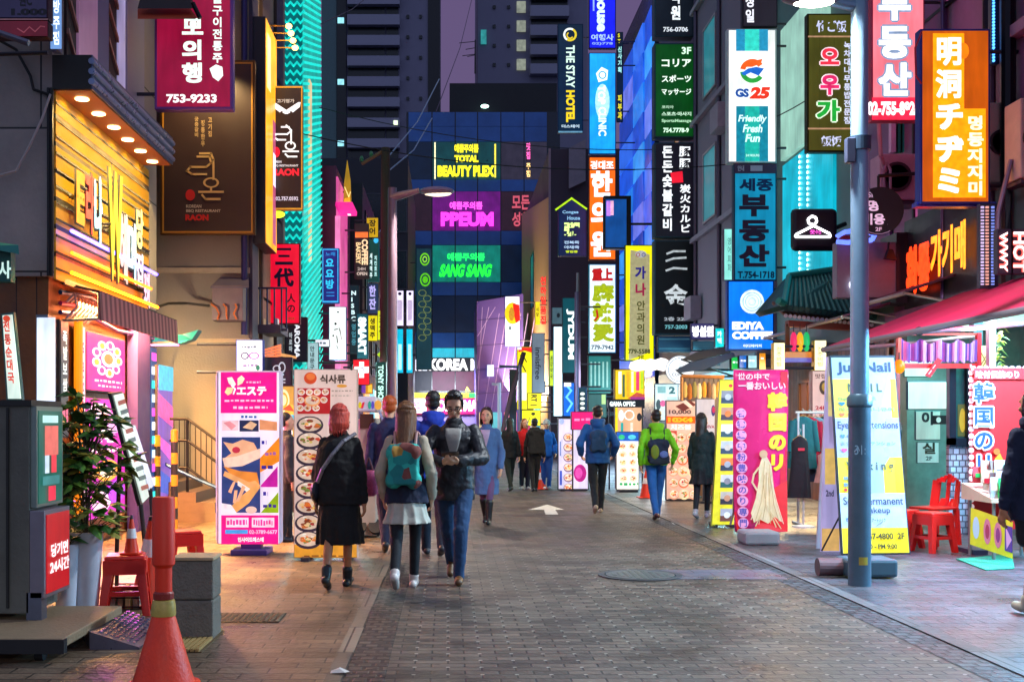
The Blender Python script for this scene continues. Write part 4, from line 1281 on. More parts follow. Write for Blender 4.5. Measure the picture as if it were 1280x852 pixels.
sign('violet letters strip above the yellow signs', (459, 354, 473, 392), 36.5, '#2a4468', [T('한잔', 461, 356, 471, 388, '#b8b0f0', v=1, b=.05)], E=.5, fr='#183048', wall=-2.75, le=.9)
sign('yellow sign with dark olive writing left of the brown pole', (460, 394, 472, 426), 34.4, '#e0d810', [T('생맥주', 462, 397, 470, 423, '#4a4808', v=1, b=.04, e=0)], E=.9, fr='#4a4410', wall=-2.75)
sign('staggered lime yellow sign nearest the brown pole', (472, 388, 482, 425), 36, '#dcea20', [T('포차', 473.5, 392, 480.5, 418, '#6a7010', v=1, b=.03, e=0)], E=.9, fr='#3a4410', wall=-2.7)
gb = thing('round_sign', 'round lime green lamp sign below the yellow signs', 'sign', P(476, 449, 33.5))
MB().lathe([(.0, -.11), (.11, 0), (.0, .11)], P(476, 443, 33.5), lit('#a8e010', 1), 16).build('globe', gb, smooth=True)
MB().cyl(P(476, 443, 33.5), P(466, 443, 33.6), .02, .02, metal('#333333')).build('bracket', gb)
sign('red sign with a white medical cross', (441, 449, 462, 481), 26.4, '#e01828', [('p', [(449, 452), (455, 452), (455, 458), (461, 458), (461, 466), (455, 466), (455, 472), (449, 472), (449, 466), (443, 466), (443, 458), (449, 458)], '#ffffff'), ('o', (449.5, 459, 455, 465), '#7a60a8', .3)], E=1, fr='#6a0a14', wall=-3.4, le=1.1)
sign('green vertical sign with sideways white letters beside the lamp post', (470, 452, 482, 508), 27.5, '#0a4a44', [T('TONY SHOP', 472.5, 456, 479.5, 503, '#c8fff0', rot=90, b=.04)], E=.5, fr='#082a28', wall=-3.4, le=1)
sign('narrow white light column right of the green sign', (483, 452, 489, 510), 28, '#f0f8f8', (), E=1, fr='#70787a', wall=-3.4)
sign('small orange and violet sign below the red cross', (452, 479, 466, 492), 27.2, '#c88a20', [Bx(452, 480, 457, 491, '#6a38a0'), Bx(460, 481, 465, 490, '#f0c040')], E=.8, fr='#301a40', wall=-3.4)
# pair of white banners, cyan window columns, green ornate pillar near the glass building
for k, (xa, xb) in enumerate(((495, 504.5), (508, 517))):
    sign('white lit banner with a dark round top mark, ' + ('nearer the lamp post' if k == 0 else 'nearer the green pillar'), (xa, 363, xb, 407), 48, '#f0e4fc', [El(xa + 2.5, 365, xb - 2.5, 369, '#2a1c3a'), Bx(xa + 2, 375, xb - 2, 400, '#e8d0f4')], E=1, fr='#6a30a8', wall=-2.75, le=.6, group='white banners by the lamp post')
for k, (xa, xb) in enumerate(((496, 504), (508, 516))):
    sign('cyan glowing light column below the white banner ' + ('nearer the lamp post' if k == 0 else 'nearer the green pillar'), (xa, 411, xb, 466), 48.2, '#08b8d8', [Bx(xa + 2, 430, xb - 2, 462, '#a8fff8')], E=1, fr='#083a60', wall=-2.75, le=1.2, group='cyan light columns')
sign('tall ornate pillar sign with green neon rings on dark scrollwork', (520, 310, 540, 462), 55, '#1c4a58', [('o', (525, 316, 537, 332), '#70d818', .25), ('o', (525, 341, 538, 358), '#60d018', .25), ('o', (528, 320, 534, 328), '#a0f040', .4), El(528, 345, 535, 354, '#58c818')] + [('o', (523 + (k % 2) * 6, 362 + k * 7, 533 + (k % 2) * 6, 370 + k * 7), '#7a8a48', .15) for k in range(9)], E=.4, fr='#10303a', wall=-2.4, le=.8)

# utility pole and brown pole
up_ = thing('utility_pole', 'tall brown utility pole with tilted crossarm left of the street lamp', 'utility pole', (P(481, 0, 33).x, 33, 0))
MB().cyl((P(481, 0, 33).x, 33, 0), P(482, 185, 33), .17, .13, mat('#4a3220', .75, bump=.4), 14).build('pole', up_)
MB().cyl(P(452, 205, 33), P(482, 187, 33), .05, .05, mat('#8a5a3a', .6), 8).build('crossarm', up_)
for x, y in ((452, 202), (464, 196)):
    MB().lathe([(.05, 0), (.07, .08), (.03, .16)], P(x, y, 33), mat('#3a7a4a', .3), 10).build('insulator', up_)
for a, b, l_ in (((482, 200), (549, 99), 'pale overhead cable rising steeply to the right of the brown pole'), ((484, 215), (540, 148), 'second pale overhead cable below the steep one'), ((474, 290), (484, 258), 'short pale cable crossing the brown pole')):
    A, B = P(*a, 33), P(*b, 48)
    m = (A + B) / 2 + V((0, 0, -.35))
    MB().tube([A, A * .6 + m * .4, m, B * .6 + m * .4, B], .022, mat('#90a8b0', .5), 6).build('overhead_cable', label=l_, cat='cable')
MB().tube([P(545, 140, 50), P(575, 60, 70), P(592, -10, 90)], .02, mat('#2a2438', .5), 6).build('overhead_cable', label='thin dark cable against the violet sky gap', cat='cable')
MB().tube([P(380, 40, 30), P(440, 12, 40), P(480, -20, 50)], .015, mat('#202630', .5), 6).build('overhead_cable', label='thin dark cable crossing the tower balconies', cat='cable')

for pts, l_ in (((( -3.2, 24, 7.6), (1.5, 25, 6.7), (6.6, 26, 7.4)), 'thin black overhead cable strung across the street between the fronts'), (((-3.4, 30, 9.8), (1.6, 31, 8.7), (6.7, 32, 9.2)), 'second black overhead cable farther along the street'), (((6.62, 24.6, 7.9), (6.9, 20, 7.2), (6.9, 14, 7.6)), 'black cable sagging along the right shop fronts')):
    a, b, c = map(V, pts)
    MB().tube([a * (1 - t) ** 2 + b * 2 * t * (1 - t) + c * t * t for t in [k / 12 for k in range(13)]], .012, mat('#0c0c10', .6), 5).build('overhead_cable', label=l_, cat='cable')
# left street lamp
sl = thing('street_lamp', 'lilac grey street lamp with one arm behind the walking man', 'street lamp', (P(490, 0, 22).x, 22, 0))
pole = mat('#8a7890', .35, metal=.3)
MB().cyl((P(490, 0, 22).x, 22, 0), P(490.5, 235, 22), .115, .085, pole, 16).build('pole', sl, smooth=True)
MB().cyl(P(490, 247, 22), P(524, 238, 21.8), .09, .05, pole, 10).build('arm', sl, smooth=True)
h = MB().ell(P(546, 239, 21.7), (.34, .2, .085), mat('#8d7c9c', .3), 18, 8).build('lamp_head', sl, smooth=True)
MB().ell(P(547, 242, 21.7), (.27, .15, .05), lit('#ffe8c8', 1.6), 16, 6).build('lens', h, smooth=True)
lamp('SPOT', 'lamp_bulb', P(547, 247, 21.7), 900, (1, .84, .66), sl, .12, (0, 0, 0), 150)

# ================================================================ centre and right projecting signs
sign('white vertical sign with a red and yellow ball on the purple building', (631, 370, 650, 433), 55, '#f0f4ff', [El(631, 378, 650, 405, '#f0d010'), ('p', [(641, 379), (649, 381), (650, 400), (645, 404), (642, 392)], '#e81c10'), El(636, 384, 643, 401, '#b88a20'), Bx(636, 408, 639, 412, '#5a7080'), Bx(634, 424, 647, 431, '#c0d0dc')], E=1, fr='#2048b8', wall=4.4, le=.7)
sign('yellow curved sign with a red top and black brush strokes', (646, 433, 667, 512), 46, '#f0e410', [('p', [(648, 434), (666, 434), (666, 441), (656, 438), (648, 440)], '#e82818'), Bx(646.5, 433.5, 652, 437, '#f4f0f0'), ('l', [(650, 444), (655, 446), (658, 452)], '#3a3408', 1.4), ('l', [(650, 455), (654, 458), (657, 464)], '#3a3408', 1.4), Bx(646.5, 466, 658, 500, '#f4f8ff')], E=1, fr='#4a4a10', wall=4.4, le=.9)
sign('grey vertical sign with sideways dark letters', (665, 416, 681, 491), 42, '#7c8c98', [T('innisfree', 669, 434, 676, 474, '#2a3440', rot=90, b=.02, e=0)], E=.5, fr='#50606a', wall=4.5)
sign('lower yellow sign with sideways letters RT below the grey sign', (659, 491, 677, 511), 43.5, '#f0e010', [T('RT', 664, 493, 671, 502, '#4a4408', rot=90, b=.04, e=0), Bx(663, 505, 671, 507, '#807808')], E=1, fr='#3a3a10', wall=4.5)
sign('square yellow sign with faint drawing above the crowd', (652, 512, 676, 532), 40, '#ece818', [('l', [(657, 524), (660, 528), (662, 522)], '#6a6810', .8), El(664, 515, 669, 519, '#4a4408'), ('l', [(666, 528), (670, 521)], '#8a8818', .8)], E=1, fr='#3a3a10', wall=4.6, le=0)
sign('slim yellow sign on the tan wall', (669, 377, 675, 406), 50.5, '#f0e020', [T('식당', 670, 384, 674, 396, '#6a6010', v=1, e=0)], E=1, fr='#4a4a10', wall=4.4)
letters('stacked red characters on the tan wall corner', 49.6, [T('천하일품집', 675, 345, 684, 406, '#f03028', v=1, b=.05)], e=1.2)
sign('slender lime and green sign behind the white column', (687, 438, 692, 482), 38, '#c8e020', [T('건강약국', 687.6, 444, 691.4, 474, '#2a6a18', v=1, e=0)], E=.8, fr='#2a4a40', wall=5.2)
sign('tall glowing white column sign beside the teal sign', (692, 408, 703, 520), 36.8, '#e8f6fa', (), E=1.05, fr='#20a0b0', wall=5.6)
sign('small blue grey square sign with a tiny dark mark', (690, 384, 703, 405), 39, '#50707c', [El(696, 391, 700, 397, '#203038')], E=.5, fr='#283840', wall=5.5, le=0)
sign('deep teal sign with sideways white letters JYDUM', (703, 372, 719, 466), 35.4, '#06505c', [T('JYDUM', 708, 386, 717.5, 449, '#f4ffff', rot=90, b=.05)], E=.6, fr='#0a2a34', wall=6.6, le=1.1)
sp_ = thing('sign_post', 'thin pale pipe post in front of the teal sign', 'post', (P(722, 0, 34).x, 34, 0))
MB().cyl((P(722, 0, 34).x, 34, 0), P(722, 365, 34), .09, .09, metal('#6a5a78', .4), 12).build('pole', sp_)
MB().cyl(P(722, 365, 34), P(722, 341, 34), .045, .045, metal('#8a8490', .4), 10).build('mast', sp_)
sign('navy hotel sign with sideways THE STAY HOTEL and a gold swirl', (697, 30, 729, 166), 44, '#0a2840', [('o', (704, 35, 721, 52), '#e8f0e8', .3, 60, 240), ('o', (704, 35, 721, 52), '#d8c020', .3, 240, 420), ('o', (708, 40, 717, 49), '#e8c820', .35, 120, 330), T('THE STAY', 707.5, 57, 718.5, 110, '#d8f8e0', rot=90, b=.03), T('HOTEL', 707.5, 113, 718.5, 153, '#f0d010', rot=90, b=.05), T('더스테이', 702, 156, 724, 160, '#c8e0e8'), Bx(698, 164, 728, 166, '#5a8aa0')], E=.5, fr='#10304a', wall=6.2, le=1)
hs = thing('house_shaped_sign', 'navy house shaped sign with lime roof outline and porridge character', 'sign', P(715, 321, 42))
MB().slab([P(698, 320, 42), P(733, 320, 42), P(733, 262, 42), P(715, 248, 42), P(698, 262, 42)], (0, .2, 0), mat('#123068', .4)).build('housing', hs)
MB().slab([P(699, 319, 41.98), P(732, 319, 41.98), P(732, 263, 41.98), P(715, 250, 41.98), P(699, 263, 41.98)], (0, .015, 0), lit('#0c2a5a', .5)).build('face', hs)
MB().art(front(41.97), [('l', [(695, 262), (714.5, 248), (733, 261)], '#a8d818', 2.2), T('Congee', 703, 263, 723, 268, '#78a8c8'), T('House', 709, 270, 725, 275, '#78a8c8'), T('粥', 704, 277, 726, 297, '#d8f890', v=1, b=.04), T('전복죽', 705, 301, 724, 305, '#a0c0d8'), T('야채죽', 705, 307, 724, 311, '#a0c0d8'), T('영업중', 707, 313, 722, 316, '#c8e010')], 1.1).build('lettering', hs)
MB().cyl(P(733, 290, 42.1), P(760, 290, 42.1), .04, .04, metal('#333333')).build('bracket', hs)
BW = 6.62
sign('royal blue sign with sideways white letters house', (736, -20, 770, 61), 40, '#1018e0', [T('house', 746, -8, 760, 40, '#d8f4ff', rot=90, b=.05), T('여행사', 739, 43, 767, 51, '#a8c8ff'), T('02)778', 740, 53, 766, 57, '#8aa8ff'), Bx(741, -15, 743, 14, '#90b0ff')], E=1, fr='#0a0c50', wall=BW, le=1)
sign('sky blue clinic sign with sideways white letters and a ring emblem', (736, 66, 770, 193), 40, '#18a0f0', [El(744, 105, 762, 150, '#a8e0f8'), ('p', [(752, 84), (760, 88), (759, 100), (748, 103), (745, 92)], '#f8ffff'), ('o', (748, 89, 758, 99), '#20a0f0', .3), T('TOP', 747, 107, 757, 131, '#f0faff', rot=90, b=.05), T('CLINIC', 748, 134, 758, 170, '#f0faff', rot=90, b=.03)], E=1, fr='#0a3a80', wall=BW, le=1.1)
sign('orange sign of big white characters for oriental clinic', (736, 196, 770, 325), 40, '#ff6a08', [T('경대조', 738, 201, 767, 212, '#ffffff', b=.04), T('한의원', 737, 212, 769, 324, '#ffffff', v=1, b=.05)], E=1, fr='#8a3a08', wall=BW, le=1.1)
sign('white sign of lime brush characters for spicy hotpot', (736, 330, 770, 441), 40, '#e8f8fc', [T('麻', 740, 354, 768, 378, '#a8b808', v=1, b=.07, e=.8), T('辣', 740, 378, 768, 404, '#b0c008', v=1, b=.07, e=.8), T('烫', 740, 404, 768, 428, '#a8b808', v=1, b=.07, e=.8), T('重上', 740, 335, 766, 351, '#e81c18', b=.07), ('l', [(746, 388), (747, 396), (744, 400)], '#e83018', 2.5), T('779-7942', 739, 431, 767, 437, '#3a5a70')], E=1, fr='#38b8d0', wall=BW, le=.5)
sign('narrow dark sign with yellow and cyan characters behind the blue clinic sign', (771, 40, 779, 152), 41.5, '#0c2034', [T('ST', 772, 41, 778, 55, '#e8e020', v=1), T('신사기획', 772, 58, 778, 92, '#a8f4e8', v=1), T('피부과', 772, 118, 778, 150, '#e8d818', v=1, b=.04)], E=.4, fr='#0a141c', wall=BW, le=1)
bb = thing('display_board', 'tilted dark framed blue display board behind the yellow sign', 'sign', P(771, 311, 36.2))
MB().box(P(755, 311, 36.2), P(787, 247, 36.5), mat('#101820', .4)).build('frame', bb)
MB().box(P(757, 309, 36.19), P(783, 249, 36.2), lit('#1050a0', .7)).build('face', bb)
MB().art(front(36.18), [Bx(758, 251, 763, 270, '#c080f0'), Bx(763, 251, 767, 269, '#f0b0d8')], .9).build('picture', bb)
MB().cyl(P(787, 280, 36.3), P(822, 280, 36.3), .04, .04, metal('#333333')).build('bracket', bb)
sign('yellow eye clinic sign with stacked Korean characters', (781, 306, 818, 451), 34.5, '#f4ee08', [('p', [(788, 312), (812, 318), (812, 440), (786, 450)], '#f8ecb0'), El(794, 313, 808, 322, '#ffffff'), ('o', (795, 316, 800, 321), '#e82018', .3), ('o', (802, 316, 807, 321), '#2848c8', .3), T('가', 793, 332, 809, 350, '#3a30b8', v=1, b=.05), T('나', 793, 353, 809, 371, '#e02868', v=1, b=.05), T('안과의원', 795, 375, 808, 432, '#6a6a28', v=1, b=.02), T('779-5588', 785, 436, 813, 442, '#4a5a18'), T('2F', 797, 444, 805, 450, '#4a5a18')], E=1, fr='#3a6a30', wall=6.75, le=.3)
BB = 6.75
side_ = '#3a5660'
sign('black academy sign with white Korean characters above the green sign', (818, -20, 867, 46), 31, '#1c2634', [T('학원', 838, -14, 853, 27, '#e8f0f4', v=1, b=.05), T('756-0706', 829, 34, 860, 40, '#d0d8e0')], E=.3, fr=side_, wall=BB, le=1, t=.4)
sign('dark green massage sign with white Japanese characters', (818, 54, 868, 172), 31, '#064a16', [T('3F', 852, 59, 864, 68, '#d8ffe0'), T('コリア', 827, 74, 864, 84, '#ecfff0', b=.03), T('スポーツ', 827, 94, 864, 103, '#ecfff0', b=.03), T('マッサージ', 827, 111, 864, 119, '#ecfff0', b=.03), T('코리아', 827, 132, 842, 136, '#a8d0b0'), T('스포츠·마사지', 827, 140, 864, 145, '#c8f0d0'), T('SportsMassage', 827, 149, 864, 154, '#a8d8b0'), T('754.7778-9', 829, 160, 861, 166, '#d8ffe0', b=.04)], E=.7, fr=side_, wall=BB, le=1, t=.4)
sign('dark grey barbecue sign in two white columns with a red seal', (818, 178, 868, 297), 31, '#201c2c', [T('돈돈숯불갈비', 827, 181, 843, 290, '#f0f4f8', v=1, b=.04), T('豚豚', 848, 182, 864, 212, '#f0f4f8', v=1, b=.03), ('p', [(838, 216), (853, 214), (854, 228), (840, 229)], '#e01830'), T('炭火カルビ', 849, 230, 864, 292, '#f0f4f8', v=1, b=.03)], E=.3, fr=side_, wall=BB, le=1, t=.4)
sign('black sign with three grey brush bars over the character gold', (818, 300, 868, 418), 31, '#14181c', [('l', [(834, 317), (842, 314), (856, 314)], '#a8b0b4', 2.6), ('l', [(833, 326), (842, 323), (857, 322)], '#a8b0b4', 2.6), ('l', [(833, 338), (842, 335), (858, 336)], '#a8b0b4', 2.6), T('金', 829, 354, 860, 386, '#c0c8cc', v=1, b=.03), T('2층 222', 830, 396, 860, 401, '#a0a8b0'), T('757-2003', 831, 406, 859, 411, '#68b0b8')], E=.2, fr=side_, wall=BB, le=.9, t=.4)
q = MB()
q.tube([P(873, -10, 31.2), P(873, 400, 31.2)], .09, metal('#40566a', .4), 10)
q.build('sign_mast', label='blue grey mast running down beside the black signs', cat='mast')
sign('white lit letters sign on a violet awning board', (864, 404, 893, 424), 27.5, '#585090', [T('빙설원', 865, 407, 892, 421, '#ffffff', b=.07)], E=.4, fr='#302a60', wall=6.6, le=1.2)
sign('small turquoise lit sign next to the blue coffee sign', (894, 410, 905, 434), 25.5, '#18d0d0', [T('카페', 896, 413, 903, 430, '#e8ffff', v=1)], E=1, fr='#303040', wall=6.6, le=1.2)
sign('pale turquoise lit window sign behind the property sign', (905, 286, 919, 350), 25, '#90e8d8', [T('영어회화', 909, 296, 915, 340, '#50a8a0', v=1, b=.01)], E=.9, fr='#5a4a60', wall=6.6, le=.4)
GW = 6.62
sign('tall white convenience store sign with turquoise bands and a swirl', (909, 36, 971, 204), 22.2, '#f2f6f2', [Bx(920, 37, 931, 64, '#2088b0'), Bx(931, 37, 949, 64, '#30c8b8'), Bx(949, 37, 960, 64, '#2088b0'),
    ('o', (925, 74, 956, 104), '#e85a18', .42, 35, 170), ('p', [(935, 78), (953, 74), (951, 80), (940, 84), (930, 84)], '#e85a18'), ('o', (925, 74, 956, 104), '#28983a', .38, 185, 325), ('p', [(926, 92), (935, 86), (945, 84), (955, 86), (948, 95), (938, 91), (930, 95)], '#1a60c0'),
    T('GS', 919, 111, 936, 122, '#184a9a', b=.06), T('25', 938, 109, 962, 124, '#e03018', b=.07, rot=30), Bx(920, 133, 931, 202, '#0e7c94'), Bx(931, 133, 949, 202, '#18a89a'), Bx(949, 133, 960, 202, '#0e7c94'),
    T('Friendly', 923, 144, 958, 155, '#d8fff8', rot=30), T('Fresh', 929, 156, 953, 166, '#d8fff8', rot=30), T('Fun', 932, 168, 950, 178, '#d8fff8', rot=30), T('24 HOURS', 932, 193, 949, 196, '#c0f0e8')], E=1, fr='#c8d0d0', wall=GW, le=1)
sign('small dark sign above the convenience store sign', (928, -12, 972, 34), 22.2, '#3a3442', [T('정일', 931, -8, 945, 30, '#e8e8f0', v=1, b=.04)], E=.3, fr='#2a2430', wall=GW, le=1)
sign('blue property agency sign with dark red stacked characters', (917, 205, 971, 351), 22.2, '#1088b0', [Bx(918, 205, 970, 217, '#503a5a'), T('안내', 922, 207, 930, 214, '#d0c8d8'), Bx(938, 207, 953, 214, '#c8c0d0'), T('세종', 924, 223, 966, 239, '#14306a', b=.05), T('부동산', 922, 241, 966, 336, '#3c1038', v=1, b=.06), T('T.754-1718', 922, 339, 968, 348, '#103058', b=.04)], E=.75, fr='#2a4a60', wall=GW, le=.0)
sign('bright blue coffee shop sign with a round white emblem', (909, 350, 968, 438), 22.0, '#0a78f0', [El(925, 362, 955, 392, '#d8ecf4'), ('o', (928, 365, 952, 389), '#90b8c8', .1), ('o', (931, 368, 949, 386), '#a8c8d4', .15), ('o', (935, 372, 945, 382), '#b8d4dc', .3), T('EDIYA', 915, 402, 955, 412, '#ffffff', b=.07), T('COFFEE', 915, 414, 966, 424, '#ffffff', b=.07), T('이디야커피', 929, 430, 952, 434, '#e0f0ff')], E=1, fr='#0a3a90', wall=GW, le=1.1)
sign('olive bamboo style sign with red and green brush characters', (1009, 17, 1069, 190), 18.4, '#4c4e18', [Bx(1010, 45, 1068, 47, '#b08a68'), Bx(1010, 160, 1068, 162, '#b08a68'), Bx(1024, 48, 1025, 160, '#3e4012'), Bx(1042, 48, 1043, 160, '#3e4012'), T('竹ご飯', 1020, 26, 1058, 41, '#c8d0f0', b=.03),
    T('오', 1024, 58, 1052, 86, '#ffe0e8', v=1, b=.11), T('오', 1024, 58, 1052, 86, '#e83048', v=1, b=.055), T('우', 1024, 92, 1052, 121, '#ffe0e8', v=1, b=.11), T('우', 1024, 92, 1052, 121, '#e02868', v=1, b=.055), T('가', 1019, 124, 1053, 154, '#e8ffe0', v=1, b=.11), T('가', 1019, 124, 1053, 154, '#18a838', v=1, b=.055),
    T('녹차대나무통밥전문점', 1054, 52, 1064, 156, '#d8e0f8', v=1, b=.03), T('飯饭', 1026, 170, 1052, 184, '#c8d0f0', b=.03)], E=.7, fr='#34380f', wall=R2X, le=.9)
sign('pink property sign with white outlined Korean characters and a phone number', (1089, -20, 1156, 151), 15.6, '#f07a88', [Bx(1090, 122, 1155, 150, '#e02848'), T('부동산', 1096, -18, 1144, 124, '#7a90b0', v=1, b=.1), T('부동산', 1096, -18, 1144, 124, '#ffffff', v=1, b=.055), T('02-755-8924', 1084, 127, 1150, 145, '#ffffff', b=.06)], E=1, fr='#c84868', wall=RX, le=1.1)
og = sign('orange lit sign with white Japanese characters and a side column', (1150, 36, 1238, 255), 13.7, '#c05408', [('p', [(1166, 42), (1205, 42), (1205, 136), (1232, 136), (1232, 247), (1166, 247)], '#ff9a08'), El(1197, 54, 1211, 74, '#f07a08'), T('明洞', 1168, 44, 1204, 126, '#fffaf0', v=1, b=.042), T('チヂミ', 1167, 126, 1206, 246, '#fffaf0', v=1, b=.065), T('명동지지미', 1208, 144, 1232, 246, '#fff4d0', v=1, b=.05)], E=.9, fr='#38409a', wall=RX, le=1.15)
MB().box(P(1146, 258, 13.75), P(1238, 255, 13.9), metal('#4a58c0', .3)).build('rim', og)
hg = thing('hanger_sign', 'black rounded sign with a white neon clothes hanger', 'sign', P(1021, 313, 18.6))
MB().box(P(990, 313, 18.6), P(1044, 262, 18.75), mat('#15131e', .4)).build('housing', hg, bev=.1)
f = front(18.585)
MB().tube([f(1017, 281), f(1011, 279), f(1010, 274), f(1015, 270), f(1020, 272), f(1021, 277), f(1017, 282), f(995, 293), f(994, 296), f(1038, 296), f(1037, 292), f(1017, 282)], .02, lit('#ffffff', 3)).build('neon_tube', hg)
MB().art(f, [T('옷', 1012, 287, 1019, 293, '#e050c0'), T('수선', 1019, 287, 1026, 293, '#e050c0')], 1.4, h=.01).build('lettering', hg)
MB().tube([P(1044, 285, 18.7), P(1056, 280, 18.9)], .04, metal('#222228')).build('bracket', hg)
rs = thing('round_sign', 'round black salon sign with pale pink Korean characters', 'sign', P(1098, 294, 16))
MB().cyl(P(1098, 264, 16), P(1098, 264, 16.15), .335, .335, mat('#120e16', .4), 36).build('housing', rs)
MB().cyl(P(1098, 264, 15.985), P(1098, 264, 16.0), .325, .325, mat('#1a1420', .5), 36).build('face', rs)
MB().art(front(15.98), [('o', (1069, 235, 1127, 293), '#8a6a88', .03), T('SINCE', 1084, 240, 1112, 247, '#a88aa8'), T('명장', 1084, 250, 1116, 264, '#e0b8d8', b=.05), T('미용실', 1078, 267, 1120, 281, '#e0b8d8', b=.05), T('2F', 1094, 284, 1102, 289, '#d0a8c8')], .8).build('lettering', rs)
MB().cyl(P(1098, 236, 16.08), P(1098, 220, 16.08), .02, .02, metal('#333333')).build('bracket', rs)
MB().cyl(P(1098, 220, 16.08), P(1190, 214, 16.08), .025, .025, metal('#333333')).build('bracket', rs)
gbx = thing('projecting_sign', 'grey projecting box sign with a hooked hanger mark and small lamp', 'sign', P(1085, 378, 16.8))
MB().box(P(1046, 372, 16.8), P(1120, 305, 17.0), mat('#7c7484', .5)).build('housing', gbx, bev=.01)
MB().box(P(1120.5, 378, 16.78), P(1136, 299, 17.4), mat('#221c2a', .5)).build('end_panel', gbx)
MB().tube([P(1068, 345, 16.76), P(1063, 356, 16.76), P(1067, 365, 16.76), P(1080, 366, 16.76)], .025, lit('#f0f0ff', 2)).build('neon_tube', gbx)
MB().slab([P(1104, 324, 16.7), P(1118, 326, 16.7), P(1113, 313, 16.7), P(1108, 312, 16.7)], (0, -.1, 0), mat('#15121a', .4)).build('lamp_shade', gbx)
MB().tube([P(1110, 313, 16.7), P(1111, 303, 16.75)], .015, metal('#222222')).build('lamp_arm', gbx)
bs = thing('neon_sign', 'blue and violet neon tube curl over the grey box sign', 'sign', P(1068, 300, 16.6))
MB().tube([P(1046, 296, 16.6), P(1056, 290, 16.6), P(1070, 288, 16.6), P(1094, 292, 16.6), P(1090, 300, 16.6), P(1060, 303, 16.6), P(1046, 302, 16.6)], .035, lit('#5068e0', 2.5)).build('neon_tube', bs)
MB().ell(P(1056, 297, 16.62), (.13, .05, .05), mat('#7a1838', .4)).build('core', bs)
MB().cyl(P(1068, 296, 16.6), P(1068, 306, 16.85), .02, .02, metal('#333333')).build('bracket', bs)
# dark board with orange script on the burgundy front
ob = thing('shop_sign', 'dark shop board with glowing orange brush script on the burgundy front', 'sign', (RX - .1, 15.2, 3.2))
MB().box((RX - .12, 13.2, 3.15), (RX, 16.9, 4.45), mat('#1c1622', .5)).build('board', ob)
f2 = sideframe_r(RX - .2, 16.75, 4.3)
fx = lambda x, y, h=0.: f2(x, y, h)
MB().art(fx, [T('화통', .12, .28, .95, .98, '#ff3a10', b=.08), T('가기매', .98, .2, 2.05, .84, '#ff8a18', b=.05)], 2.2, h=0, dh=.01).build('lettering', ob)
q = MB()
for y in (16.4, 15.8, 15.1):
    q.cyl((RX - .2, y, 3.7), (RX - .12, y, 3.7), .02, .02, metal('#333333'), 6)
q.build('peg', ob)
ht = thing('neon_sign', 'two white and red zigzag neon words on dark panels at the frame edge', 'sign', P(1265, 340, 13))
for x0, x1, t_, c in ((1247, 1261, 'WWY', '#f06060'), (1264, 1284, 'HOT', '#f08080')):
    MB().box(P(x0, 342, 13.05), P(x1, 288, 13.15), mat('#241a2c', .5)).build('panel', ht)
    MB().art(front(13.04), [T(t_, x0 + 2, 290, x1 - 2, 340, '#ff5a50', b=.08, rot=90), T(t_, x0 + 2, 290, x1 - 2, 340, '#ffe8e8', b=.02, rot=90)], 1.8, dh=.01).build('lettering', ht)
MB().cyl(P(1265, 300, 13.1), P(1290, 300, 13.5), .02, .02, metal('#333333')).build('bracket', ht)
for pts in ([(1264, 200), (1248, 265), (1246, 300)],):
    MB().tube([P(x, y, 13.4) for x, y in pts], .03, metal('#8a6a80')).build('pipe', label='slanting pinkish pipe beside the orange sign', cat='pipe')
# rope light column
q = thing('rope_light', 'vertical column of pink white rope lights on the dark wall', 'lamp', P(1236, 360, 13.5))
for k, (x, c) in enumerate(((1228, '#e8d0ff'), (1234, '#ffb0a0'), (1241, '#8aa0ff'))):
    MB().tube([P(x, 258, 13.5), P(x, 356, 13.5)], .02, lit(c, .8)).build('tube', q)
MB().box(P(1225, 360, 13.52), P(1244, 256, 13.6), mat('#2c2438', .5)).build('backing', q)
q2 = MB()
for k in range(24):
    q2.box(P(1226, 262 + k * 4, 13.46), P(1243, 261 + k * 4, 13.48), mat('#1c1626'))
q2.build('clip', q)
q = thing('rope_light', 'vertical strip of blue dots at the top right of the orange sign', 'lamp', P(1242, 80, 13.9))
MB().box(P(1239, 80, 13.92), P(1245, -20, 14.0), mat('#14203c', .5)).build('backing', q)
m_ = MB()
for k in range(24):
    m_.ell(P(1242, -16 + k * 4, 13.9), (.018, .018, .018), lit('#4a9cff', 3), 8, 4)
m_.build('bulb_row', q)
# condensers
def condenser(label, x0, y0, x1, y1, Y, c, glow=None):
    a, b = P(x0, y1, Y), P(x1, y0, Y)
    ro = thing('air_conditioner', label, 'air conditioner', ((a.x + b.x) / 2, Y + .2, a.z), group='air conditioner condensers on the right fronts')
    MB().box((a.x, Y, a.z), (b.x, Y + .4, b.z), mat(c, .5)).build('casing', ro, bev=.02)
    cx, cz, r = a.x + (b.x - a.x) * .45, (a.z + b.z) / 2, min(b.x - a.x, b.z - a.z) * .4
    q = MB().cyl((cx, Y - .015, cz), (cx, Y + .01, cz), r, r, mat('#1c1420', .4), 24)
    q.build('fan_opening', ro)
    q = MB()
    for k in range(5):
        q.lathe([(r * (k + 1) / 5 - .008, 0), (r * (k + 1) / 5, .0), (r * (k + 1) / 5, .012), (r * (k + 1) / 5 - .008, .012)], (0, 0, 0), metal('#4a3a44'), 24)
    n = len(q.v)
    q.v = [V((v.x + cx, Y - .03 + v.z, cz + v.y)) for v in q.v]
    for k in range(3):
        a_ = 2.094 * k
        q.box((cx - .01, Y - .02, cz - r * .05), (cx + .01, Y - .016, cz + r * .05), metal('#888888'))
    q.build('fan_guard', ro)
    MB().box((a.x, Y, a.z - .06), (RX + .2, Y + .4, a.z - .02), metal('#5a4a58')).build('bracket', ro)
    return ro
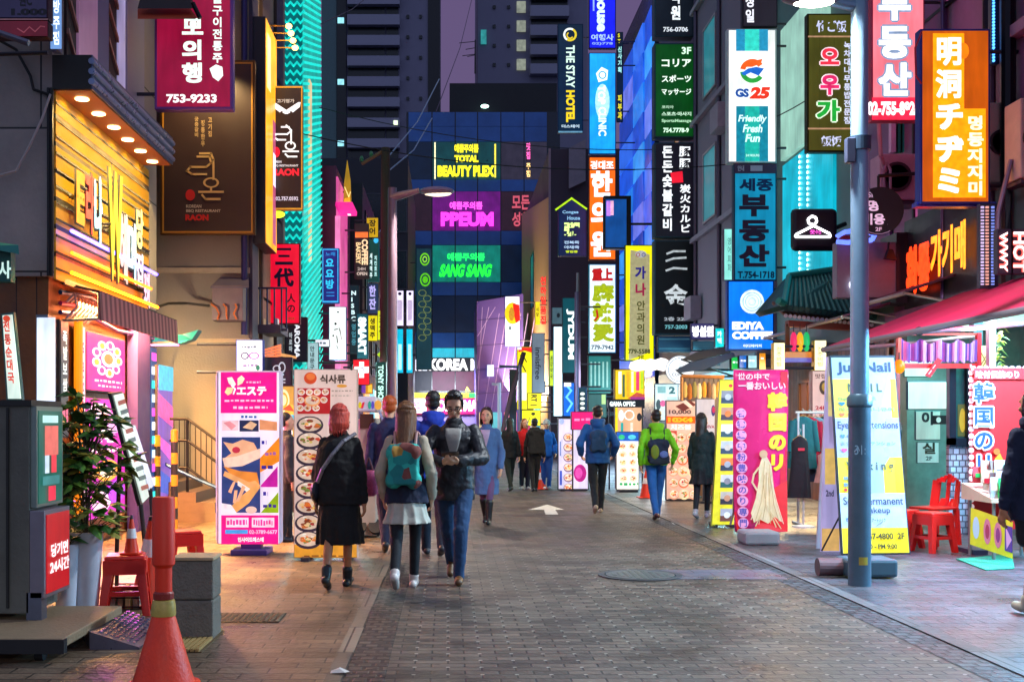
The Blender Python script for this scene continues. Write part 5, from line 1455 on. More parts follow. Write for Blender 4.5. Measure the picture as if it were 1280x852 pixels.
condenser('air conditioner lit orange by the sign next to it', 1234, 128, 1274, 228, 13.9, '#c8b4a8')
condenser('air conditioner cut off at the right frame edge', 1276, 122, 1320, 222, 13.2, '#c8a898')
condenser('pinkish air conditioner between the lamp post and the orange sign', 1100, 192, 1146, 250, 16.6, '#b890a8')
q = MB().tube([P(1098, 150, 16.2), P(1101, 195, 16.2), P(1107, 214, 16.4)], .03, mat('#b08a98', .5))
q.tube([P(1107, 250, 16.3), P(1104, 215, 16.3), P(1108, 203, 16.3), P(1113, 212, 16.3), P(1113, 236, 16.3)], .02, mat('#a0809a', .5))
q.build('hose', label='looped condenser hose hanging under the pink property sign', cat='hose')
q = MB().tube([P(1152, 40, 13.6), P(1144, 60, 13.6), P(1145, 95, 13.6), P(1152, 105, 13.6)], .012, mat('#c01838', .4))
q.build('cable', label='thin red cable loop at the edge of the orange sign', cat='cable')
# curtain strips behind pole
q = MB()
for k, (x, c) in enumerate(((1114, '#d8a8d0'), (1120, '#0a7a68'), (1126, '#20a890'), (1131, '#c0d0d0'), (1136, '#2a6a60'))):
    q.box(P(x, 190, 17.2), P(x + 5, 148, 17.3), mat(c, .5))
q.build('banner_strip', label='green and pink vertical banner strips under the pink property sign', cat='banner')
# ================================================================ left foreground
def rr(a, b):
    return random.uniform(a, b)
# cabinet on a wheeled platform
kb = thing('vending_cabinet', 'tall dark ribbed metal cabinet with a green lit side panel and red box sign', 'cabinet', (-3.2, 7.75, .2))
dkm = mat('#5c5d55', .5, n=.25, sc=4, bump=.2, bs=30)
MB().box((-3.9, 7.5, .2), (-2.76, 8.05, 1.59), dkm).build('casing', kb, bev=.008)
q = MB()
for x in (-3.75, -3.5, -3.25, -3.05, -2.9):
    q.box((x - .008, 7.485, .24), (x + .008, 7.5, 1.56), mat('#171816', .5))
q.box((-3.9, 7.48, 1.57), (-2.74, 8.06, 1.61), mat('#1a1b19', .5))
q.build('panel_seam', kb)
MB().box((-2.76, 7.52, .9), (-2.72, 8.03, 1.57), metal('#8a9a92', .35)).build('side_frame', kb)
f2 = sideframe(-2.715, 7.55, 1.54, 1)
MB().box((-2.72, 7.55, .92), (-2.715, 8.0, 1.54), lit('#1a6a5c', .55)).build('display', kb)
MB().art(f2, [Bx(.06, .03, .36, .08, '#b8e8e0'), Bx(.1, .1, .36, .3, '#d86a60'), Bx(.1, .3, .18, .42, '#c8d8e8'), Bx(.22, .3, .32, .42, '#d83a48'), Bx(.05, .44, .38, .5, '#3a7a78'), Bx(.16, .51, .3, .61, '#e03048')], .9).build('picture', kb)
MB().box((-2.76, 7.5, .3), (-2.66, 8.0, .88), metal('#8a8590', .4)).build('sign_box', kb, bev=.006)
f2 = sideframe(-2.652, 7.53, .85, 1)
MB().box((-2.66, 7.53, .33), (-2.653, 7.97, .85), lit('#c81420', .55)).build('red_panel', kb)
MB().art(f2, [T('당기면', .06, .2, .4, .29, '#f8e8e8', b=.05), T('24시간', .04, .31, .42, .4, '#f8e8e8', b=.05)], .9).build('lettering', kb)
q = MB()
q.box((-2.78, 7.5, .16), (-2.68, 7.6, .34), metal('#6a7080'))
q.box((-3.85, 7.9, .16), (-3.7, 8.0, .22), metal('#33343a'))
q.build('foot', kb)
q = MB().tube([(-3.3, 7.45, .17), (-3.2, 7.4, .3), (-3.12, 7.46, .25), (-3.05, 7.45, .18)], .012, mat('#8a8a8a'))
q.tube([(-3.6, 7.3, .17), (-3.45, 7.2, .26), (-3.3, 7.28, .2), (-3.22, 7.3, .165)], .014, mat('#2a4a5a'))
q.build('cable', kb)
pf = thing('platform_trolley', 'low wooden platform trolley on castors under the dark cabinet', 'trolley', (-3.0, 7.35, 0))
MB().box((-4.0, 6.85, .1), (-2.32, 8.1, .16), mat('#8a7458', .6, bump=.3)).build('deck', pf, bev=.008)
MB().box((-4.0, 6.84, .07), (-2.31, 6.9, .155), mat('#141418', .5)).build('edge_trim', pf)
for x, y in ((-2.5, 6.98), (-2.5, 7.9), (-3.6, 6.98), (-3.6, 7.9)):
    w_ = MB().cyl((x - .025, y, .045), (x + .025, y, .045), .045, .045, mat('#101012', .6), 14)
    w_.box((x - .03, y - .02, .05), (x + .03, y + .02, .1), metal('#55565a'))
    w_.build('castor', pf)
q = MB()
a, b = gp(58, 815), gp(128, 772)
q.hexa([(-2.3, 7.3, .006), (-1.98, 7.3, .006), (-2.0, 8.2, .006), (-2.7, 8.2, .006), (-2.3, 7.3, .12), (-1.98, 7.3, .02), (-2.0, 8.2, .02), (-2.7, 8.2, .12)], metal('#6c6a7a', .3))
for i in range(7):
    for j in range(10):
        x, y = -2.26 + i * .036 - .03 * j * .1, 7.36 + j * .08
        z = .12 - .1 * (x + 2.3) / .3
        q.box((x, y, max(.02, z - .01)), (x + .02, y + .03, max(.025, z + .006)), metal('#8c88a0', .25))
q.build('ramp', label='checkered steel kerb ramp in front of the planters', cat='ramp')
q = MB()
for k in range(11):
    q.box((-1.93 + k * .033, 7.2, .008), (-1.93 + k * .033 + .022, 7.95, .03), mat('#a0824c', .6))
q.box((-1.94, 7.2, .006), (-1.56, 7.95, .012), mat('#5a4628', .7))
q.build('duckboard', label='small ribbed yellow wooden mat beside the orange cone', cat='mat')

# planters and plants
def leaf(q, p, d, L, wd, m, droop=.3):
    d = d.normalized()
    s = d.cross(V((0, 0, 1)))
    s = s.normalized() if s.length > .1 else V((1, 0, 0))
    n = s.cross(d)
    m1 = p + d * L * .45 + n * L * .06
    tip = p + d * L - V((0, 0, L * droop))
    a1, a2 = p + d * L * .22 + s * wd * .8 - n * wd * .1, p + d * L * .62 + s * wd - n * wd * .1 - V((0, 0, L * droop * .4))
    b1, b2 = p + d * L * .22 - s * wd * .8 - n * wd * .1, p + d * L * .62 - s * wd - n * wd * .1 - V((0, 0, L * droop * .4))
    q.add([p, a1, a2, tip, b2, b1, m1], [(0, 1, 6), (1, 2, 6), (2, 3, 6), (3, 4, 6), (4, 5, 6), (5, 0, 6)], m)
greens = [mat('#2f5a24', .35, coat=.3), mat('#4a7a2a', .35, coat=.3), mat('#22461c', .4, coat=.3), mat('#7a9a38', .4), mat('#8a8230', .45)]
def planter(label, plabel, x, y, r0, r1, h, zlo, zhi, spread, n, seed):
    random.seed(seed)
    pot = thing('planter', label, 'planter', (x, y, .006), group='tall white planters')
    MB().lathe([(r0, 0), (r0 * 1.05, .02), (r1, h - .03), (r1 * 1.04, h - .02), (r1 * 1.04, h), (r1 * .92, h), (r1 * .9, h - .04), (0.001, h - .04)], (x, y, .006), mat('#c8ccd8', .35), 28).build('pot', pot, smooth=True)
    MB().lathe([(r1 * .9, 0), (r1 * .5, .012), (.001, .016)], (x, y, h - .035), mat('#2a1e14', .9, bump=.6), 16).build('soil', pot)
    pl = thing('potted_plant', plabel, 'plant', (x, y, h - .03), group='leafy plants in the white planters')
    st = MB()
    lv = MB()
    for k in range(n):
        a = rr(0, 6.28)
        z = zlo + (zhi - zlo) * rr(0, 1) ** .9
        t = (z - h) / (zhi - h)
        rad = spread * (.35 + .9 * math.sin(min(1, max(0, t) + .15) * 2.6)) * rr(.2, 1.05)
        p = V((x + math.cos(a) * rad, y + math.sin(a) * rad, z))
        base = V((x + rr(-.03, .03), y + rr(-.03, .03), max(h - .03, z - rr(.08, .3))))
        st.tube([base, p], .004, mat('#3a3a1a'), 4)
        for j in range(random.choice((2, 3, 4))):
            d = V((math.cos(a + rr(-1.4, 1.4)), math.sin(a + rr(-1.4, 1.4)), rr(-.25, .6)))
            leaf(lv, p, d, rr(.1, .19), rr(.032, .056), random.choice(greens), rr(.1, .5))
    for k in range(3):
        st.tube([(x, y, h - .04), (x + rr(-.06, .06), y + rr(-.06, .06), (h + zhi) / 2), (x + rr(-.12, .12), y + rr(-.1, .1), zhi - .05)], .009, mat('#4a3a22'), 5)
    st.build('stem', pl)
    lv.build('foliage', pl)
planter('wider tapered white planter nearest the red stool', 'tall glossy leaved plant in the wider white planter', -2.72, 8.55, .085, .125, .64, .62, 1.66, .26, 110, 3)
planter('narrower white planter next to the dark cabinet', 'lower dark plant in the narrower white planter', -2.83, 8.42, .065, .095, .56, .55, 1.25, .22, 60, 4)

# red plastic stool
def stool_mb(w=.15, h=.45, leg=.19):
    red = mat('#d0180f', .35, n=.05)
    top = MB()
    top.hexa([(-w, -w, h - .03), (w, -w, h - .03), (w, w, h - .03), (-w, w, h - .03), (-w * .95, -w * .95, h), (w * .95, -w * .95, h), (w * .95, w * .95, h), (-w * .95, w * .95, h)], red)
    legs = []
    for sx in (-1, 1):
        for sy in (-1, 1):
            q = MB()
            t, b = .075, .055
            x0, y0, x1, y1 = sx * (w - .005), sy * (w - .005), sx * leg, sy * leg
            q.hexa([(x1, y1, 0), (x1 - sx * b, y1, 0), (x1 - sx * b, y1 - sy * b, 0), (x1, y1 - sy * b, 0), (x0, y0, h - .025), (x0 - sx * t, y0, h - .025), (x0 - sx * t, y0 - sy * t, h - .025), (x0, y0 - sy * t, h - .025)], red)
            legs.append(q)
    rails = MB()
    zz = h * .33
    wz = leg + (w - leg) * .36 - .02
    for s in (-1, 1):
        rails.box((-wz, s * wz - .008, zz), (wz, s * wz + .008, zz + .035), red)
        rails.box((s * wz - .008, -wz, zz), (s * wz + .008, wz, zz + .035), red)
        rails.box((-w, s * w - .008, h - .14), (w, s * w + .008, h - .03), red)
        rails.box((s * w - .008, -w, h - .14), (s * w + .008, w, h - .03), red)
    return top, legs, rails
def make_stool(label, loc, rz):
    ro = thing('plastic_stool', label, 'stool', loc, rz, group='red plastic stools')
    top, legs, rails = stool_mb()
    top.build('seat', ro, local=True, bev=.01)
    for l in legs:
        l.build('leg', ro, local=True, bev=.004)
    rails.build('apron', ro, local=True)
    return ro
st1 = make_stool('red plastic stool carrying a small traffic cone beside the white planters', (-2.47, 8.72, .006), R(12))
copy_thing(st1, (-2.5, 10.7, .006), R(30), 'red plastic stool mostly hidden behind the grey concrete block')
s2 = copy_thing(st1, (5.5, 12.9, .008), R(20), 'red plastic stool in front, nearest the yellow skirted snack table')
s3 = copy_thing(st1, (5.3, 13.3, .008), R(35), 'red plastic stool behind, left of the front stool at the snack table')
ch = thing('plastic_chair', 'red plastic chair with a slotted curved back behind the red stools', 'chair', (5.85, 13.7, .008), R(-62), )
red = mat('#d0180f', .35, n=.05)
MB().box((-.2, -.2, .42), (.2, .2, .45), red).build('seat', ch, local=True, bev=.012)
q = MB()
for k in range(9):
    a0, a1 = -1 + 2 * k / 9, -1 + 2 * (k + 1) / 9
    for (z0, z1) in ((.45, .54), (.74, .84 - .02 * abs(k - 4))) if k in (2, 3, 5, 6) else ((.45, .84 - .02 * abs(k - 4)),):
        q.hexa([(a0 * .2, .17 + .05 * (1 - a0 * a0), z0), (a1 * .2, .17 + .05 * (1 - a1 * a1), z0), (a1 * .2, .19 + .05 * (1 - a1 * a1), z0), (a0 * .2, .19 + .05 * (1 - a0 * a0), z0),
                (a0 * .19, .22 + .06 * (1 - a0 * a0), z1), (a1 * .19, .22 + .06 * (1 - a1 * a1), z1), (a1 * .19, .24 + .06 * (1 - a1 * a1), z1), (a0 * .19, .24 + .06 * (1 - a0 * a0), z1)], red)
q.build('backrest', ch, local=True)
for sx in (-1, 1):
    for sy in (-1, 1):
        MB().hexa([(sx * .22, sy * .22, 0), (sx * .18, sy * .22, 0), (sx * .18, sy * .18, 0), (sx * .22, sy * .18, 0), (sx * .2, sy * .2, .42), (sx * .15, sy * .2, .42), (sx * .15, sy * .15, .42), (sx * .2, sy * .15, .42)], red).build('leg', ch, local=True)

def cone(label, x, y, z, r, h, band, name='traffic_cone', tip='#d83a10', plate=True, group='traffic cones'):
    ro = thing(name, label, 'traffic cone', (x, y, z), group=group)
    o_ = mat('#e0380e', .4, n=.06)
    if plate:
        MB().box((x - r * 1.35, y - r * 1.35, z), (x + r * 1.35, y + r * 1.35, z + .02), o_).build('base', ro, bev=.01)
    MB().lathe([(r, .02), (r * .2, h * .93), (r * .14, h), (.001, h)], (x, y, z), o_, 24).build('cone_body', ro, smooth=True)
    if band:
        b0, b1 = band
        f = lambda t: r * (1 - .8 * (t - .02 / h) / .93) + .0025
        MB().lathe([(f(b0), h * b0), (f(b1), h * b1)], (x, y, z), mat('#e8e8e8', .3), 24).build('white_band', ro, smooth=True)
    MB().lathe([(r * .2 + .002, h * .9), (r * .15, h + .003), (.001, h + .003)], (x, y, z), mat(tip, .4), 16).build('tip', ro)
    return ro
cone('small orange cone with a white band standing on the red stool', -2.42, 8.7, .456, .055, .3, (.42, .66), tip='#15151a')
cone('large orange cone behind the red stool', -2.38, 9.15, .006, .17, .7, (.55, .75), tip='#15151a')
fc = thing('traffic_cone', 'big plain orange cone in the foreground with a post stuck in it', 'traffic cone', (-1.57, 6.28, .006), group='traffic cones')
o_ = mat('#ff3408', .5, n=.22, sc=9, bump=.25, bs=50)
MB().lathe([(.2, 0), (.2, .02), (.168, .025), (.06, .4), (.055, .405), (.001, .405)], (-1.57, 6.28, .006), o_, 32).build('cone_body', fc, smooth=True)
MB().lathe([(.066, .39), (.068, .4), (.066, .44), (.06, .475), (.05, .48)], (-1.57, 6.28, .006), mat('#b8a050', .4, n=.3, sc=20), 24).build('taped_collar', fc, smooth=True)
ps = thing('barrier_post', 'dull red plastic barrier post rising out of the foreground cone', 'post', (-1.57, 6.28, .41))
MB().lathe([(.001, 0), (.046, 0), (.046, .24), (.062, .26), (.062, .62), (.055, .63), (.001, .63)], (-1.57, 6.28, .42), mat('#f03412', .5, n=.1), 24).build('tube', ps, smooth=True)
MB().lathe([(.047, .06), (.056, .07), (.056, .1), (.047, .11)], (-1.57, 6.28, .42), mat('#8a2014', .4), 20).build('clamp_ring', ps)

cb = thing('concrete_block', 'stack of two grey concrete blocks standing on the pavement', 'bollard', (-1.71, 7.75, .006))
conc = mat('#716c62', .85, n=.2, sc=14, bump=.8, bs=60)
MB().box((-1.855, 7.62, .006), (-1.575, 7.9, .27), conc).build('block', cb, bev=.012)
MB().box((-1.855, 7.62, .275), (-1.575, 7.9, .535), conc).build('block', cb, bev=.012)
MB().box((-1.86, 7.61, .537), (-1.57, 7.91, .56), mat('#b09a78', .8, bump=.4)).build('cap_slab', cb, bev=.006)

# leaning boards behind the plant
lb = thing('leaning_board', 'white glowing menu board leaning beside the potted plant in a black frame', 'sign', (P(165, 0, 9.4).x, 9.4, .006))
MB().slab([P(139, 491, 9.3), P(153, 489, 9.9), P(186, 622, 9.9), P(176, 632, 9.3)], (-.03, 0, 0), mat('#141416', .5)).build('frame', lb)
MB().slab([P(141.5, 494, 9.31), P(153, 491, 9.89), P(185.5, 620, 9.89), P(177.5, 628, 9.31)], (.008, 0, 0), lit('#dff0e4', .75)).build('face', lb)
f3 = lambda x, y, h=0.: P(141.5 + (1 - 0) * 0 + x * 11.5 + y * 34, 494 + y * 131 - x * 4, 9.31 + x * .55) + V((.012 + h, 0, 0))
MB().art(f3, [('r', (.1, .06 + .09 * k, .9, .1 + .09 * k), '#6a8a80' if k % 3 else '#c86a50') for k in range(10)], 0).build('print', lb)
MB().tube([P(176, 630, 9.3), P(182, 690, 9.3), P(184, 750, 9.35)], .018, mat('#141416')).build('leg', lb)
MB().tube([P(150, 560, 9.3), P(146, 690, 9.5), P(146, 745, 9.6)], .018, mat('#141416')).build('leg', lb)
lb = thing('leaning_board', 'narrower white strip board behind the leaning menu board', 'sign', (P(180, 0, 10.1).x, 10.1, .006))
MB().slab([P(162, 532, 10.0), P(169, 531, 10.4), P(193, 606, 10.4), P(187, 612, 10.0)], (-.03, 0, 0), lit('#d8e4f0', .7)).build('face', lb)
MB().tube([P(188, 610, 10.05), P(196, 735, 10.1)], .018, mat('#303038')).build('leg', lb)
bx_ = thing('crate', 'black wire crate of folded papers under the red stool', 'crate', (-2.55, 9.0, .006))
q = MB()
for z in (.03, .1, .17):
    for s in (-1, 1):
        q.tube([(-2.73, 9 + s * .14, z), (-2.37, 9 + s * .14, z)], .006, mat('#15151a'), 5)
        q.tube([(-2.55 + s * .18, 8.86, z), (-2.55 + s * .18, 9.14, z)], .006, mat('#15151a'), 5)
for s in (-1, 1):
    for r_ in (-1, 1):
        q.cyl((-2.55 + s * .18, 9 + r_ * .14, .006), (-2.55 + s * .18, 9 + r_ * .14, .18), .008, .008, mat('#15151a'), 6)
q.build('wire_frame', bx_)
for k in range(5):
    MB().box((-2.7 + k * .06, 8.88, .01), (-2.66 + k * .06, 9.12, .15 + .01 * (k % 3)), mat(['#c8b070', '#b8b0a0', '#8a7a6a', '#d8c890', '#a09080'][k], .7)).build('folded_paper', bx_)

# standing lightboxes
es = thing('standing_lightbox', 'pink and white massage lightbox with hands photographs on a violet base', 'sign', (P(310, 0, 12.7).x, 12.75, .006))
a, b = P(270, 680, 12.6), P(350, 463, 12.6)
MB().box((a.x, 12.6, a.z), (b.x, 12.85, b.z), mat('#d8c8e8', .4)).build('housing', es, bev=.02)
MB().box((a.x + .03, 12.59, a.z + .01), (b.x - .01, 12.6, b.z - .02), lit('#f6e8fa', .78)).build('face', es)
MB().box((a.x - .005, 12.62, a.z + .05), (a.x, 12.83, b.z - .05), lit('#d0b8f8', .9)).build('side_light', es)
hand = '#f0b088'
it = [Bx(276, 465, 346, 516, '#f0108a'), ('p', [(284, 472), (290, 471), (295, 480), (292, 484), (286, 479)], '#fff0e0'), ('p', [(297, 482), (297, 473), (302, 469), (306, 473), (303, 479)], '#fff0c8'), ('p', [(281, 490), (284, 484), (292, 484), (290, 491), (285, 494)], '#ffe0a0'),
      ('l', [(290, 482), (294, 486), (292, 492)], '#ffffff', 1.8), T('エステ', 296, 483, 333, 494, '#ffffff', b=.06)] + squiggle(308, 476, 326, 479, '#f8b0d8', 4, 1) + squiggle(281, 499, 342, 502, '#f8c0e0', 10, 2) + squiggle(292, 507, 335, 511, '#f8c0e0', 6, 3)
it += squiggle(302, 519, 323, 522.5, '#2a5aa0', 4, 4) + [Bx(278, 525, 299, 538, '#f0c8d0'), ('p', [(280, 528), (288, 526), (296, 532), (290, 537)], '#e89098'), Bx(300, 525, 324, 539, '#20284c'), ('p', [(304, 534), (314, 526), (322, 530), (316, 537)], '#e8b890'), ('p', [(325, 524), (347, 527), (347, 538), (325, 537)], '#e8986a'),
    Bx(278, 546, 326, 640, '#2a3f7a'), ('p', [(280, 552), (292, 554), (304, 549), (318, 553), (325, 566), (312, 572), (300, 578), (284, 584), (279, 574), (290, 566)], hand), El(291, 558, 301, 566, '#c83048'), ('p', [(279, 572), (296, 570), (326, 560), (326, 572), (304, 582), (282, 584)], '#f8d0b8'),
    ('p', [(280, 582), (300, 588), (322, 590), (326, 610), (312, 606), (294, 598)], '#e88a38'), ('p', [(282, 588), (312, 602), (320, 600), (326, 606), (320, 616), (300, 604), (280, 594)], '#f0a868'), ('p', [(292, 602), (296, 600), (290, 616), (286, 614)], hand), ('p', [(298, 600), (316, 612), (312, 616), (298, 606)], '#f8e8e0'),
    ('p', [(290, 632), (304, 618), (322, 604), (325, 610), (312, 628), (296, 640)], '#f0a860'), ('p', [(294, 612), (298, 612), (296, 628), (292, 628)], hand), ('p', [(304, 606), (308, 608), (300, 626), (296, 626)], hand), ('p', [(278, 628), (290, 630), (298, 642), (278, 642)], '#f4e4ec'), El(308, 632, 322, 641, '#f0c8b8'),
    ('p', [(326, 572), (350, 546), (350, 576), (326, 590)], '#f08818')] + squiggle(328, 549, 334, 556, '#2a2090', 1, 1) + squiggle(332, 564, 346, 569, '#a060a0', 3, 2) + [('p', [(327, 606), (348, 582), (348, 608), (327, 608)], '#c0189c')] + squiggle(328, 580, 342, 587, '#2a2090', 2, 5) + [('p', [(327, 640), (349, 614), (349, 640)], '#90b010')] + squiggle(330, 613, 336, 619, '#2a2090', 1, 3) + squiggle(330, 629, 347, 634, '#2a2090', 3, 6)
it += [Bx(278, 643, 349, 679, '#f0108a'), Bx(284, 646, 312, 658, '#fbd8ec'), Bx(316, 646, 344, 658, '#fbd8ec'), Bx(283, 661, 311, 666, '#40a0e8')] + squiggle(285, 648, 310, 656, '#e83a98', 7, 6) + squiggle(318, 648, 342, 656, '#e83a98', 7, 7) + [T('02-3789-6677', 313, 661, 348, 666, '#f8c0e0'), T('인사이드에스테', 299, 670, 331, 676, '#ffffff', b=.05)]
MB().art(front(12.59), it, .8).build('lettering', es)
MB().box((P(292, 0, 12.7).x, 12.5, .006), (P(337, 0, 12.7).x, 12.95, .07), mat('#3a348c', .4)).build('base', es, bev=.01)
MB().box((P(302, 0, 12.7).x, 12.65, .07), (P(327, 0, 12.7).x, 12.8, a.z + .01), mat('#5a50b0', .4)).build('stem', es)
mb_ = thing('menu_board', 'tall pale pink menu board with rows of stew bowls and an orange foot', 'sign', (P(407, 0, 12.1).x, 12.15, .006))
a, b = P(367, 697, 12.1), P(447, 461, 12.1)
MB().box((a.x, 12.1, a.z), (b.x, 12.22, b.z), mat('#b89a8c', .5)).build('housing', mb_, bev=.01)
MB().box((a.x + .01, 12.09, a.z + .01), (b.x - .01, 12.1, b.z - .01), lit('#ecccc0', .56)).build('face', mb_)
it = [Bx(368, 680, 446, 696, '#f0a030'), El(380, 465, 396, 480, '#d84a20'), El(383, 466, 394, 475, '#f07838'), T('식사류', 400, 468, 432, 479, '#3a2418', b=.04), Bx(372, 485, 413, 517, '#b81c20')]
rng = random.Random(5)
for k in range(11):
    x, y = 376 + (k % 4) * 10 + rng.uniform(-1, 1), 490 + (k // 4) * 10
    it += food(x - 4, y - 4, x + 5, y + 4, 20 + k, '#f8e8e0')
it += food(383, 494, 403, 508, 77, '#f4a060')
it += [El(423, 481, 436, 485, '#f0a038')] + squiggle(417, 488, 443, 490, '#a89080', 6, 3) + squiggle(417, 494, 440, 496, '#c0a898', 5, 4)
for k in range(8):
    it += food(374, 519 + k * 20 if k else 520, 407, 541 + k * 20 if k else 542, 30 + k)
    it += squiggle(415, 526 + k * 20, 440, 529 + k * 20, '#8a7468', 4, 40 + k) + squiggle(415, 532 + k * 20, 432, 534 + k * 20, '#c05040', 3, 60 + k)
it += squiggle(386, 688, 440, 690, '#8a4a18', 6, 9) + [El(369, 462, 372, 465, '#3a2a24'), El(442, 462, 445, 465, '#3a2a24')]
MB().art(front(12.09), it, .58).build('print', mb_)
for x in (378, 430):
    MB().box((P(x, 0, 12.1).x, 11.95, .006), (P(x + 10, 0, 12.1).x, 12.4, a.z + .02), metal('#4a4a58')).build('foot', mb_)
po = thing('poster_stand', 'gold and blue poster stand between the pink lightbox and the menu board', 'sign', (P(358, 0, 15).x, 15, .006))
MB().box(P(343, 560, 15), P(372, 482, 15.08), mat('#5a4a28', .5)).build('board', po)
MB().box(P(344, 559, 14.99), P(371, 483, 15), lit('#c8a040', .7)).build('face', po)
MB().art(front(14.99), [El(346, 486, 362, 515, '#f8e0a0'), ('o', (348, 490, 360, 510), '#e0a020', .3), El(356, 505, 370, 525, '#f0b040'), Bx(352, 518, 371, 530, '#40b0c8'), ('p', [(352, 512), (362, 505), (368, 514)], '#e05028'), El(346, 530, 366, 552, '#f0f0f0')], .9).build('print', po)
MB().box(P(350, 640, 15), P(354, 560, 15.06), metal('#333333')).build('leg', po)
MB().box(P(364, 640, 15), P(368, 560, 15.06), metal('#333333')).build('leg', po)
q = thing('lightbox_crate', 'small blue lit box with a white label standing on the pavement', 'box', P(356, 640, 14.2))
MB().box(P(349, 622, 14.2), P(361, 589, 14.4), lit('#2040c8', .6)).build('casing', q)
MB().box(P(349, 608, 14.18), P(361, 598, 14.2), lit('#e0e0f8', .8)).build('label_plate', q)
MB().box((P(349, 0, 14.2).x, 14.2, .006), (P(361, 0, 14.2).x, 14.4, P(0, 622, 14.2).z), mat('#3a3440')).build('base', q)
# food cart
fcx = thing('food_cart', 'small beige street cart with a white roof sign and slanted windscreen', 'cart', (P(467, 0, 14.5).x, 14.7, .006))
MB().box(P(447, 670, 14.5), P(478, 523, 15.6), mat('#a89888', .5)).build('body', fcx, bev=.03)
MB().box(P(446, 514, 14.4), P(478, 498, 15.7), mat('#e8e8ee', .4)).build('roof', fcx, bev=.02)
MB().art(front(14.4), [El(448, 502, 452, 510, '#e0d020'), ('p', [(453, 503), (456, 502), (454, 510), (451, 510)], '#e02840'), El(460, 501, 464, 511, '#30a890'), El(464, 501, 468, 511, '#5a50c0'), El(468, 500, 477, 512, '#f0b040')], .5).build('emblem', fcx)
MB().box(P(450, 535, 14.48), P(467, 517, 14.5), mat('#4a2c1c', .4)).build('window', fcx)
MB().slab([P(472, 512, 14.4), P(475, 512, 14.4), P(489, 548, 14.0), P(486, 550, 14.0)], (0, .06, 0), metal('#b8c0d8', .25)).build('windscreen_frame', fcx)
MB().slab([P(474, 514, 14.42), P(488, 549, 14.02), P(478, 552, 14.42)], (0, .02, 0), mat('#1a2a30', .1)).build('windscreen', fcx)
for x in (452, 472):
    c = P(x, 0, 14.9)
    MB().cyl((c.x, 14.48, .16), (c.x, 14.6, .1), .095, .095, mat('#141416', .6), 18).build('wheel', fcx)

for k, (px, py, l_) in enumerate(((424, 842, 'scrap of white paper lying by the left gutter at the bottom edge'),)):
    g = gp(px, min(py, 848))
    MB().add([(g.x - .05, g.y - .03, .012), (g.x + .04, g.y - .045, .02), (g.x + .06, g.y + .02, .012), (g.x + .0, g.y + .05, .03), (g.x - .05, g.y + .03, .014), (g.x, g.y, .034)], [(0, 1, 5), (1, 2, 5), (2, 3, 5), (3, 4, 5), (4, 0, 5), (4, 3, 2, 1, 0)], mat('#c8c4bc', .7)).build('paper_scrap', label=l_, cat='litter')
# ================================================================ right foreground
lp = thing('street_lamp', 'thick blue lit lamp post standing in front of the nail salon board', 'street lamp', (3.69, 10.2, .008))
pm = mat('#7f9db4', .35, metal=.35, n=.12, sc=4)
MB().cyl((3.69, 10.2, .008), (3.69, 10.2, 1.62), .1, .096, mat('#566f7e', .4, metal=.3), 24).build('lower_pole', lp, smooth=True)
MB().lathe([(.098, 1.6), (.112, 1.62), (.108, 1.69), (.086, 1.72)], (3.69, 10.2, 0), mat('#4a6470', .35, metal=.3), 24).build('joint_collar', lp, smooth=True)
MB().cyl((3.69, 10.2, 1.66), (3.69, 10.2, 6.4), .082, .07, pm, 24).build('upper_pole', lp, smooth=True)
MB().lathe([(.1, 3.9), (.1, 4.02), (.078, 4.02)], (3.69, 10.2, 0), mat('#22384c', .4), 24).build('band_clamp', lp)
MB().box((3.55, 10.12, 3.78), (3.63, 10.2, 4.0), mat('#3c4258', .4)).build('junction_box', lp, bev=.008)
MB().cyl((3.69, 10.2, 5.18), (3.4, 10.15, 5.22), .05, .04, pm, 12).build('arm', lp)
h = MB().ell((3.22, 10.1, 5.24), (.27, .15, .075), mat('#6a7080', .35), 20, 8).build('lamp_head', lp, smooth=True)
MB().ell((3.24, 10.1, 5.205), (.2, .11, .05), lit('#fffae0', 12), 18, 6).build('lens', h, smooth=True)
lamp('SPOT', 'lamp_bulb', (3.24, 10.1, 5.1), 1100, (.85, .93, 1), lp, .1, (0, 0, 0), 172)
lp2 = copy_thing(lp, (3.69, -7.5, .008), None, 'added unseen street lamp behind the viewpoint, lighting the surfaces that face it')  # unseen lamp copy added to light surfaces facing the camera
lamp('SPOT', 'lamp_bulb', (3.24, 10.1, 5.1), 1500, (1, .84, .68), lp, .1, (0, 0, 0), 172).parent = lp2
it = [('l', [(1068, 564), (1072, 558), (1074, 563)], '#a8b0b8', 1.2), T('31:', 1068, 556, 1082, 568, '#9aa8b0', b=.01), ('e', (1073, 704, 1086, 716), '#c8a028'), ('e', (1075, 705, 1083, 711), '#e8e8f0')]
q = MB()
for k in range(10):
    a = (k - 5) * .08
    q.poly([(3.69 + .101 * math.sin(a), 10.2 - .101 * math.cos(a), .2), (3.69 + .101 * math.sin(a + .08), 10.2 - .101 * math.cos(a + .08), .2), (3.69 + .101 * math.sin(a + .08), 10.2 - .101 * math.cos(a + .08), .27), (3.69 + .101 * math.sin(a), 10.2 - .101 * math.cos(a), .27)], mat('#c8a838', .5))
q.build('sticker', lp)
MB().art(front(10.2 - .1), it[:2], 0, h=.006).build('chalk_mark', lp)

